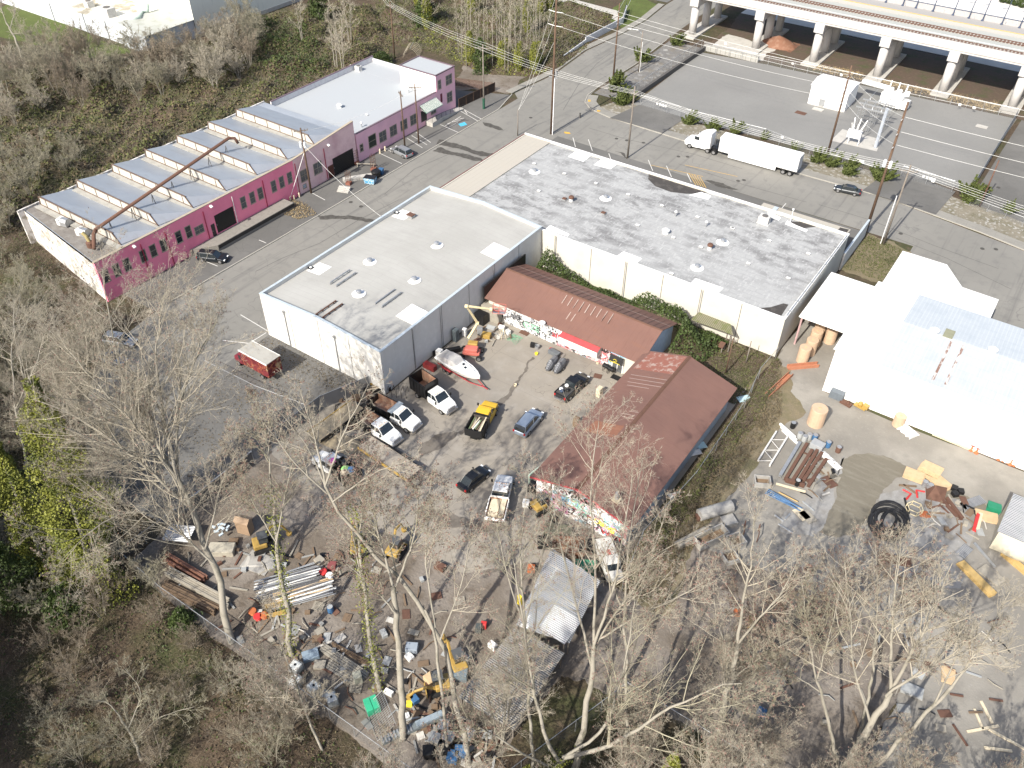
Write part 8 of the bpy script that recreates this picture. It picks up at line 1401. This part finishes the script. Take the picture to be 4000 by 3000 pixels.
for q,h,lb in[((1460,665),3.2,'right rusty lattice pedestal beside the alley bins'),((1363,720),2.6,'left rusty lattice pedestal at the concrete steps'),((1393,640),3.,'rusty lattice column at the roller door corner')]:
    t=T('lattice_pedestal',lb,'pedestal',(*G(*q)[:2],0),.3);MB().box(-.45,.45,-.45,.45,0,.5).build('base',plain('brick_red',(.24,.1,.07)),t);b=MB()
    for sx in(-.35,.35):
        for sy in(-.35,.35):b.cyl(sx,sy,.5,h,.04,4)
    for k in range(5):z=.6+k*(h-.7)/4.5;b.tube([(-.35,-.35,z),(.35,-.35,z+.3),(.35,.35,z),(-.35,.35,z+.3),(-.35,-.35,z)],.025,4)
    b.build('lattice',rust_metal,t)
t=T('concrete_steps','short flight of concrete steps beside the left lattice pedestal','steps',(*G(1350,738)[:2],0),.35)
for k in range(4):MB().box(-1.1,1.1,-.4-k*.35,-.05-k*.35,0,.62-k*.15).build('step',conc_pale,t)
one('loading_ramp','low concrete ledge between the steps and the bins','ledge',(1400,700),MB().box(-2.8,2.8,-.5,.5,0,.6),conc_pale,.95)
one('picnic_bench','pale bench frame on the apron before the roller door','bench',(1430,650),MB().box(-1.8,1.8,-.15,.15,.5,.58).box(-1.6,-1.5,-.4,.4,0,.5).box(1.5,1.6,-.4,.4,0,.5),greyw,.55)
for i,(q,h)in enumerate([((1485,600),.9),((1505,590),.9),((1150,780),.8),((1170,770),.8),((1135,785),.7),((2265,460),1.0)]):one('bollard',['cream bollard at the mauve wing corner, left one','cream bollard at the mauve wing corner, right one','cream bollard at the pink wall corner, middle one','cream bollard at the pink wall corner, right one','cream bollard at the pink wall corner, left one','dark thin post on the street shadow'][i],'bollard',q,MB().lathe([(.16,0),(.16,h),(.1,h+.1)],k=10),paleboard if i<5 else dark_line)
zone('yellow_kerb_pad',[G(*p)[:2]for p in[(2203,515),(2225,518),(2229,524),(2206,522)]],.05,paint_yellow);zone('yellow_kerb_pad',[G(*p)[:2]for p in[(2296,392),(2306,392),(2307,399),(2298,400)]],.15,paint_yellow);zone('yellow_kerb_pad',[G(*p)[:2]for p in[(2332,432),(2345,434),(2343,439),(2332,438)]],.15,paint_yellow)
t=T('switch_house','white metal control house in the substation','cabin',(*G(3250,400)[:2],0));X0,Y0=G(3190,398)[0],177.6
MB().box(-4.2,3.8,-3.6,3.6,.0,4.1).build('wall',wp,t);b=MB();b.ext([(-3.9,4.1),(0,4.7),(3.9,4.1)],-4.4,4.0,'x');b.build('roof',mat('ribbed_white_roof',(.78,.78,.78),(('wave',(.5,.01,.01),(.4,.42,.44),.93,1,.7),),.5),t)
MB().cbox((-1.2,-3.7,1.0),(1.2,.25,1.4)).build('louvre',steel,t);MB().box(.4,1.5,-3.66,-3.6,.1,2.4).build('door',plain('pale_grey_door',(.6,.62,.63)),t);MB().box(-4.0,3.6,-3.9,-3.61,-.05,.12).build('slab',conc_pale,t)
zone('equipment_pad',[G(*p)[:2]for p in[(3245,550),(3290,505),(3440,545),(3425,592)]],.045,conc_pale)
def bushing(b,p,d,L,r=.13):
    p=np.array(p);d=np.array(d)/np.linalg.norm(d);b.tube([tuple(p+d*L*k/12)for k in range(13)],[r*(1.25 if k%2 else.85)*(1-.03*k)for k in range(13)],8)
t=T('circuit_breaker','white circuit breaker with six tilted insulators in the substation','breaker',(*G(3332,560)[:2],0),.1)
MB().box(-1.1,1.1,-.7,.7,1.3,2.6).build('tank',wp,t,bevel=.05);MB().box(-1.5,-1.12,-.4,.5,1.2,2.7).build('control_cabinet',wp,t)
b=MB();[b.tube([(x,y,0),(x,y,1.3)],.07,5)for x in(-1,1)for y in(-.6,.6)];b.build('legs',wp,t)
for x in(-.7,0,.7):
    for s,dy in((-1,-.9),(1,.9)):b=MB();bushing(b,(x,s*.4,2.6),(x*.6+.1,dy*.9,1.6),2.3);b.build('insulator',wp,t)
t=T('power_transformer','large white power transformer bank with bushings in the substation','transformer',(*G(3490,420)[:2],0),-.08)
MB().box(-3.0,1.6,-1.3,1.3,.4,3.0).build('tank',wp,t,bevel=.08);MB().hcyl((-8.2,1.0,3.3),(-2.4,1.0,3.3),.55,14).build('conservator',wp,t)
for k in range(7):MB().box(-2.8+k*.62,-2.5+k*.62,-2.0,-1.31,.7,2.7).build('radiator',wp,t)
for x in(-2.2,-.4,1.3):b=MB();bushing(b,(x,.5,3.0),(.05,.1,1),2.2,.17);b.build('insulator',wp,t);MB().lathe([(.4,3.0),(.42,3.9),(.2,4.0)],(x+.7,.2,0),12).build('turret',wp,t)
MB().box(1.7,2.9,-1.2,.8,.5,2.2).build('control_cabinet',wp,t,bevel=.05)
t=T('bus_support_frame','grey steel lattice frame carrying bus bars in the substation','steel frame',(*G(3395,500)[:2],0),.0)
for x in(-2.4,.2,2.6):
    for y in(-2.4,2.0):b=MB();[b.tube([(x+dx,y,0),(x+dx,y,4.6)],.05,4)for dx in(-.2,.2)];[b.tube([(x-.2,y,.3+k*.6),(x+.2,y,.6+k*.6)],.025,4)for k in range(7)];b.build('post',steel,t)
for y in(-2.4,-.2,2.0):MB().cbox((0,y,4.7),(6.4,.2,.25)).build('beam',steel,t)
for x in(-1.8,0,1.8):b=MB();b.tube([(x,-3,5.5),(x,6.5,5.5)],.05,6);b.build('bus_bar',steel,t);b=MB();[bushing(b,(x,y,4.8),(0,0,1),.7,.09)for y in(-2.4,2)];b.build('insulator',wp,t)
t=T('substation_mast','pale blue grey steel column standing on the equipment pad','mast',(*G(3418,578)[:2],0));MB().tube([(0,0,0),(0,0,8.2)],[.3,.28],4).build('column',plain('pale_steel_blue',(.5,.54,.6),.5,.2),t);b=MB();[b.box(.22,.3,-.3,.3,.3+k*.35,.36+k*.35)for k in range(22)];b.build('rung',steel,t)
for q,lb in[((3195,428),'pair of pale pads in front of the control house'),((3835,495),'small pale hatch plate on the right substation gravel'),((3128,442),'small rusty hatch left of the pale pads')]:one('hatch_plate',lb,'hatch',q,MB().box(-1.1,1.1,-.7,.7,.03,.1),conc_pale if 'rusty' not in lb else rust_metal,-.05)
def stripe(a,b_,w_=.12,m=None,z=.035,nm='painted_line'):
    A,B=np.array(G(*a)[:2]),np.array(G(*b_)[:2]);d=(B-A)/np.linalg.norm(B-A);n=np.array([-d[1],d[0]])*w_/2;zone(nm,[A-n,B-n,B+n,A+n],z,m or paint_white)
for a,b_ in[((2238,538),(2248,575)),((2298,545),(2314,590)),((2378,600),(2386,622)),((2532,625),(2550,668)),((2603,648),(2623,692)),((2684,678),(2700,712)),((3070,795),(3050,818)),((1430,555),(1480,582)),((1590,540),(1650,578)),((1608,530),(1668,566)),((1625,517),(1682,577-20)),((1720,487),(1790,518)),((1475,595),(1570,640)),((1490,570),(1540,600)),((1012,968-30),(1040,950)),((780,1012),(850,1040)),((940,1230),(1065,1305)),((960,1350),(1040,1300)),((870,1330),(1000,1345)),((1220,755),(1270,782))]:stripe(a,b_)
for k in range(5):stripe((2690+k*11,676+k*4),(2718+k*10,722+k*3),.1,paint_yellow)
for a,b_ in[((1735,495),(1800,455)),((1745,485),(1758,480)),((1750,500),(1790,478)),((1762,478),(1800,470)),((1775,470),(1812,462)),((1800,435),(1870,475)),((1812,428),(1885,468)),((1825,445),(1815,432))]:stripe(a,b_,.13)
zone('accessible_bay_sign',[G(*p)[:2]for p in[(1790,485),(1815,477),(1825,488),(1800,495)]],.04,plain('sign_blue',(.08,.4,.6),.7))
for x0 in(2565,2700):stripe((x0-25,645),(x0+180,690),.1,paint_yellow)
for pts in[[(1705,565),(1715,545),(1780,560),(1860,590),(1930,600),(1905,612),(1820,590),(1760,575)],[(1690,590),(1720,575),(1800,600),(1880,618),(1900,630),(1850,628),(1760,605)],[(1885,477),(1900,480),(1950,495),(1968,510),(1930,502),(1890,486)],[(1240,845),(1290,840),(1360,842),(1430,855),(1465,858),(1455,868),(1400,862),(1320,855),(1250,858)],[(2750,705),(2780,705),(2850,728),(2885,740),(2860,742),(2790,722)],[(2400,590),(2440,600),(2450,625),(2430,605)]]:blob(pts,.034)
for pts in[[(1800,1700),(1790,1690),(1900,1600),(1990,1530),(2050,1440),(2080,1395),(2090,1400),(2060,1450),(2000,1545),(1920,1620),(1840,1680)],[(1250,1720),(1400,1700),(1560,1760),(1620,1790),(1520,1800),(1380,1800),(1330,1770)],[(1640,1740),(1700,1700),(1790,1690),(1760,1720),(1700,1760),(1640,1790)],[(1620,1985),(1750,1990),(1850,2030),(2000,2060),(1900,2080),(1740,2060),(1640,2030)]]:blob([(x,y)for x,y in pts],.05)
mud=mat('brown_mud',(.11,.085,.062),(('noise',.6,(.17,.14,.105),.48,.68,.8),('noise',3,(.07,.052,.04),.55,.72,.7)),.8)
for i,pts in enumerate([[(3310,1790),(3400,1770),(3480,1790),(3600,1850),(3700,1900),(3660,1900),(3560,1860),(3470,1900),(3400,1990),(3350,2080),(3200,2080),(3270,1940)],[(3620,1860),(3760,1930),(3950,2050),(3900,2060),(3740,1980),(3640,1920)]]):zone('muddy_track',[G(*p)[:2]for p in pts],.03+.006*i,mat('olive_mud',(.155,.14,.11),(('noise',(.3,1.5,1),(.2,.185,.15),.48,.68,.8),('noise',4,(.11,.095,.075),.55,.72,.5)),.9))
zone('dusty_ground',[G(*p)[:2]for p in[(3300,1780),(3260,1960),(3180,2100),(3050,2080),(3180,1930),(3230,1850)]],.04,mat('grey_dust',(.255,.25,.24),(('noise',.6,(.19,.18,.165),.45,.66,.9),('noise',3,(.34,.335,.325),.55,.72,.6)),.9));zone('dusty_ground',[G(*p)[:2]for p in[(3440,1930),(3560,1880),(3700,1960),(3800,2060),(3750,2300),(3500,2250),(3380,2060)]],.042,MATS['grey_dust'])
for i,q in enumerate([(2073,460),(1370,790),(1410,807),(2408,542),(2448,549),(2513,558),(2650,612),(2686,613),(2883,707),(2906,704),(3518,913),(3837,972),(3890,974),(3900,733),(3053,952//1)]):
    o=MB().lathe([(.36,0),(.36,.02),(.3,.025)],k=16).build('manhole_cover',plain('cast_iron',(.07,.066,.06),.8));o.location=(*G(*q)[:2],.03);tag(o,'dark round manhole cover set in the asphalt','manhole','manhole covers in the streets')
pm=plain('patch_asphalt',(.1,.098,.094),.9)
for L_ in([(1000,1060),(1100,1010),(1250,950),(1400,860),(1560,780)],[(1500,760),(1620,660),(1760,600)],[(2300,500),(2450,545),(2700,600),(2900,660)],[(2200,430),(2260,330),(2330,250),(2450,160)],[(3200,800),(3400,860),(3650,960),(3900,1050)],[(2650,640),(2900,720),(3150,790)],[(3500,930),(3700,1010),(3950,1130)]):
    for p_,q_ in zip(L_[:-1],L_[1:]):stripe(p_,q_,.1,pm,.028,'tar_seam')
SC=[(poisson(PX((1000,2420),(1240,2440),(1500,2560),(1650,2700),(1500,2640),(1250,2540),(1100,2560)),.9,40,31),'scrap among the tote tanks and sleepers'),(poisson(PX((900,2130),(1120,2150),(1500,2200),(1480,2260),(1150,2240),(900,2230)),1.1,34,32),'scrap behind the pipe bundles'),
      (poisson(PX((3640,1940),(3760,1950),(3860,2060),(3760,2120),(3600,2060),(3620,1980)),.8,46,33),'scrap in the heap left of the tarpaulin shed'),(poisson(PX((3140,1780),(3260,1790),(3250,1930),(3140,1990),(3160,1900)),.8,22,34),'scrap right of the steel rack'),(poisson(PX((3000,2450),(3700,2300),(3950,2480),(3950,2900),(3500,2900),(3100,2800)),1.6,46,35),'scrap under the bottom right trees'),(poisson(PX((1560,2650),(1700,2620),(1760,2780),(1640,2900),(1540,2800)),.8,24,36),'scrap around the machine mast'),(poisson(PX((1340,1560),(1440,1500),(1480,1560),(1400,1640),(1250,1720),(1230,1700)),.8,22,37),'scrap along the slatted fence'),(poisson(PX((1850,1290),(1960,1270),(2000,1310),(1900,1350),(1860,1340)),.6,18,38),'scrap in the corner by the boom lift')]
cl=[greyw,brownw,plain('dull_metal',(.25,.25,.24)),plain('dirty_white_stuff',(.48,.46,.42)),rust_metal,brownw,black_p,greyw,grey_p,greyw,rust_metal,brownw];cn_=['weathered grey','brown','dull metal','off white','rusty','brown','black','grey','plastic grey','weathered grey','rusty','brown']
SC+=[(poisson(PX((620,2200),(1000,2130),(1300,2150),(1640,2250),(1760,2400),(1780,2700),(1600,2960),(1250,2740),(900,2500)),1.5,120,41),'loose debris across the lower dirt yard'),(poisson(PX((1640,2780),(1900,2830),(1960,2980),(1700,3000)),.55,60,42),'rubbish heap at the bottom centre')]
for pts,grp in SC:
    for i,p in enumerate(pts):
        k=rs.randrange(len(cl));kind=rs.choice((0,0,2,3,3,1));b=MB()
        if kind==0:b.cbox((0,0,.12),(rs.uniform(1,2.4),.2,.08),0,ry=rs.uniform(-.1,.1));nm='plank'
        elif kind==1:b.cbox((0,0,.2),(rs.uniform(.35,.7),rs.uniform(.3,.5),.35));nm='box'
        elif kind==2:b.cbox((0,0,.1),(rs.uniform(.7,1.3),rs.uniform(.6,.9),.05),0,rs.uniform(-.2,.2));nm='sheet'
        else:b.tube([(-.7,0,.1),(.2,.1,.25),(.8,rs.uniform(-.4,.4),.12)],.06,5);nm='pipe_piece'
        o=b.build('scrap_'+nm,cl[k]);o.location=(p[0],p[1],.03);o.rotation_euler=(0,0,rs.random()*3.1);tag(o,cn_[k]+' '+nm.replace('_',' ')+' lying in the '+grp,'scrap',grp)
# ------------------------------------------------------------------ tell look-alikes apart by their place in the picture
ivt['label']='ivy wrapped tree on the ivy bank at the far top right of its row';ivt.location=(*G(2060,130)[:2],0);ivt['group']='ivy wrapped trees on the bank'
bpy.context.view_layer.update()
def scr(o):
    bb_=[o]if o.type=='MESH' else[c for c in o.children if c.type=='MESH']or[o]
    q=np.mean([np.array(c.matrix_world@(sum((Vector(v)for v in c.bound_box),Vector())/8))for c in bb_ if c.type=='MESH']or[np.array(o.location)],0)-CAMP
    return 2000+FPX*float(q@CX)/float(q@CF),1500-FPX*float(q@CU)/float(q@CF)
by={}
for o in COL.objects:
    if o.parent is None and o.get('label')and o.get('kind')is None:by.setdefault(o['label'],[]).append(o)
ORD=['','second','third','fourth','fifth','sixth','seventh','eighth','ninth','tenth','eleventh','twelfth']
def ordn(i):return ORD[i]if i<12 else '%dth'%(i+1)
for lb,os_ in by.items():
    if len(os_)<2 or len(os_)>20:continue
    vert='wire' in lb
    os_.sort(key=lambda o:scr(o)[1 if vert else 0])
    side=('topmost','bottom one','from the top')if vert else('leftmost','rightmost','from the left')
    for i,o in enumerate(os_):
        wd=side[0]if i==0 else side[1]if i==len(os_)-1 else ordn(i)+' '+side[2]
        base=lb.split();o['label']=' '.join(base[:16-len(wd.split())])+', '+wd
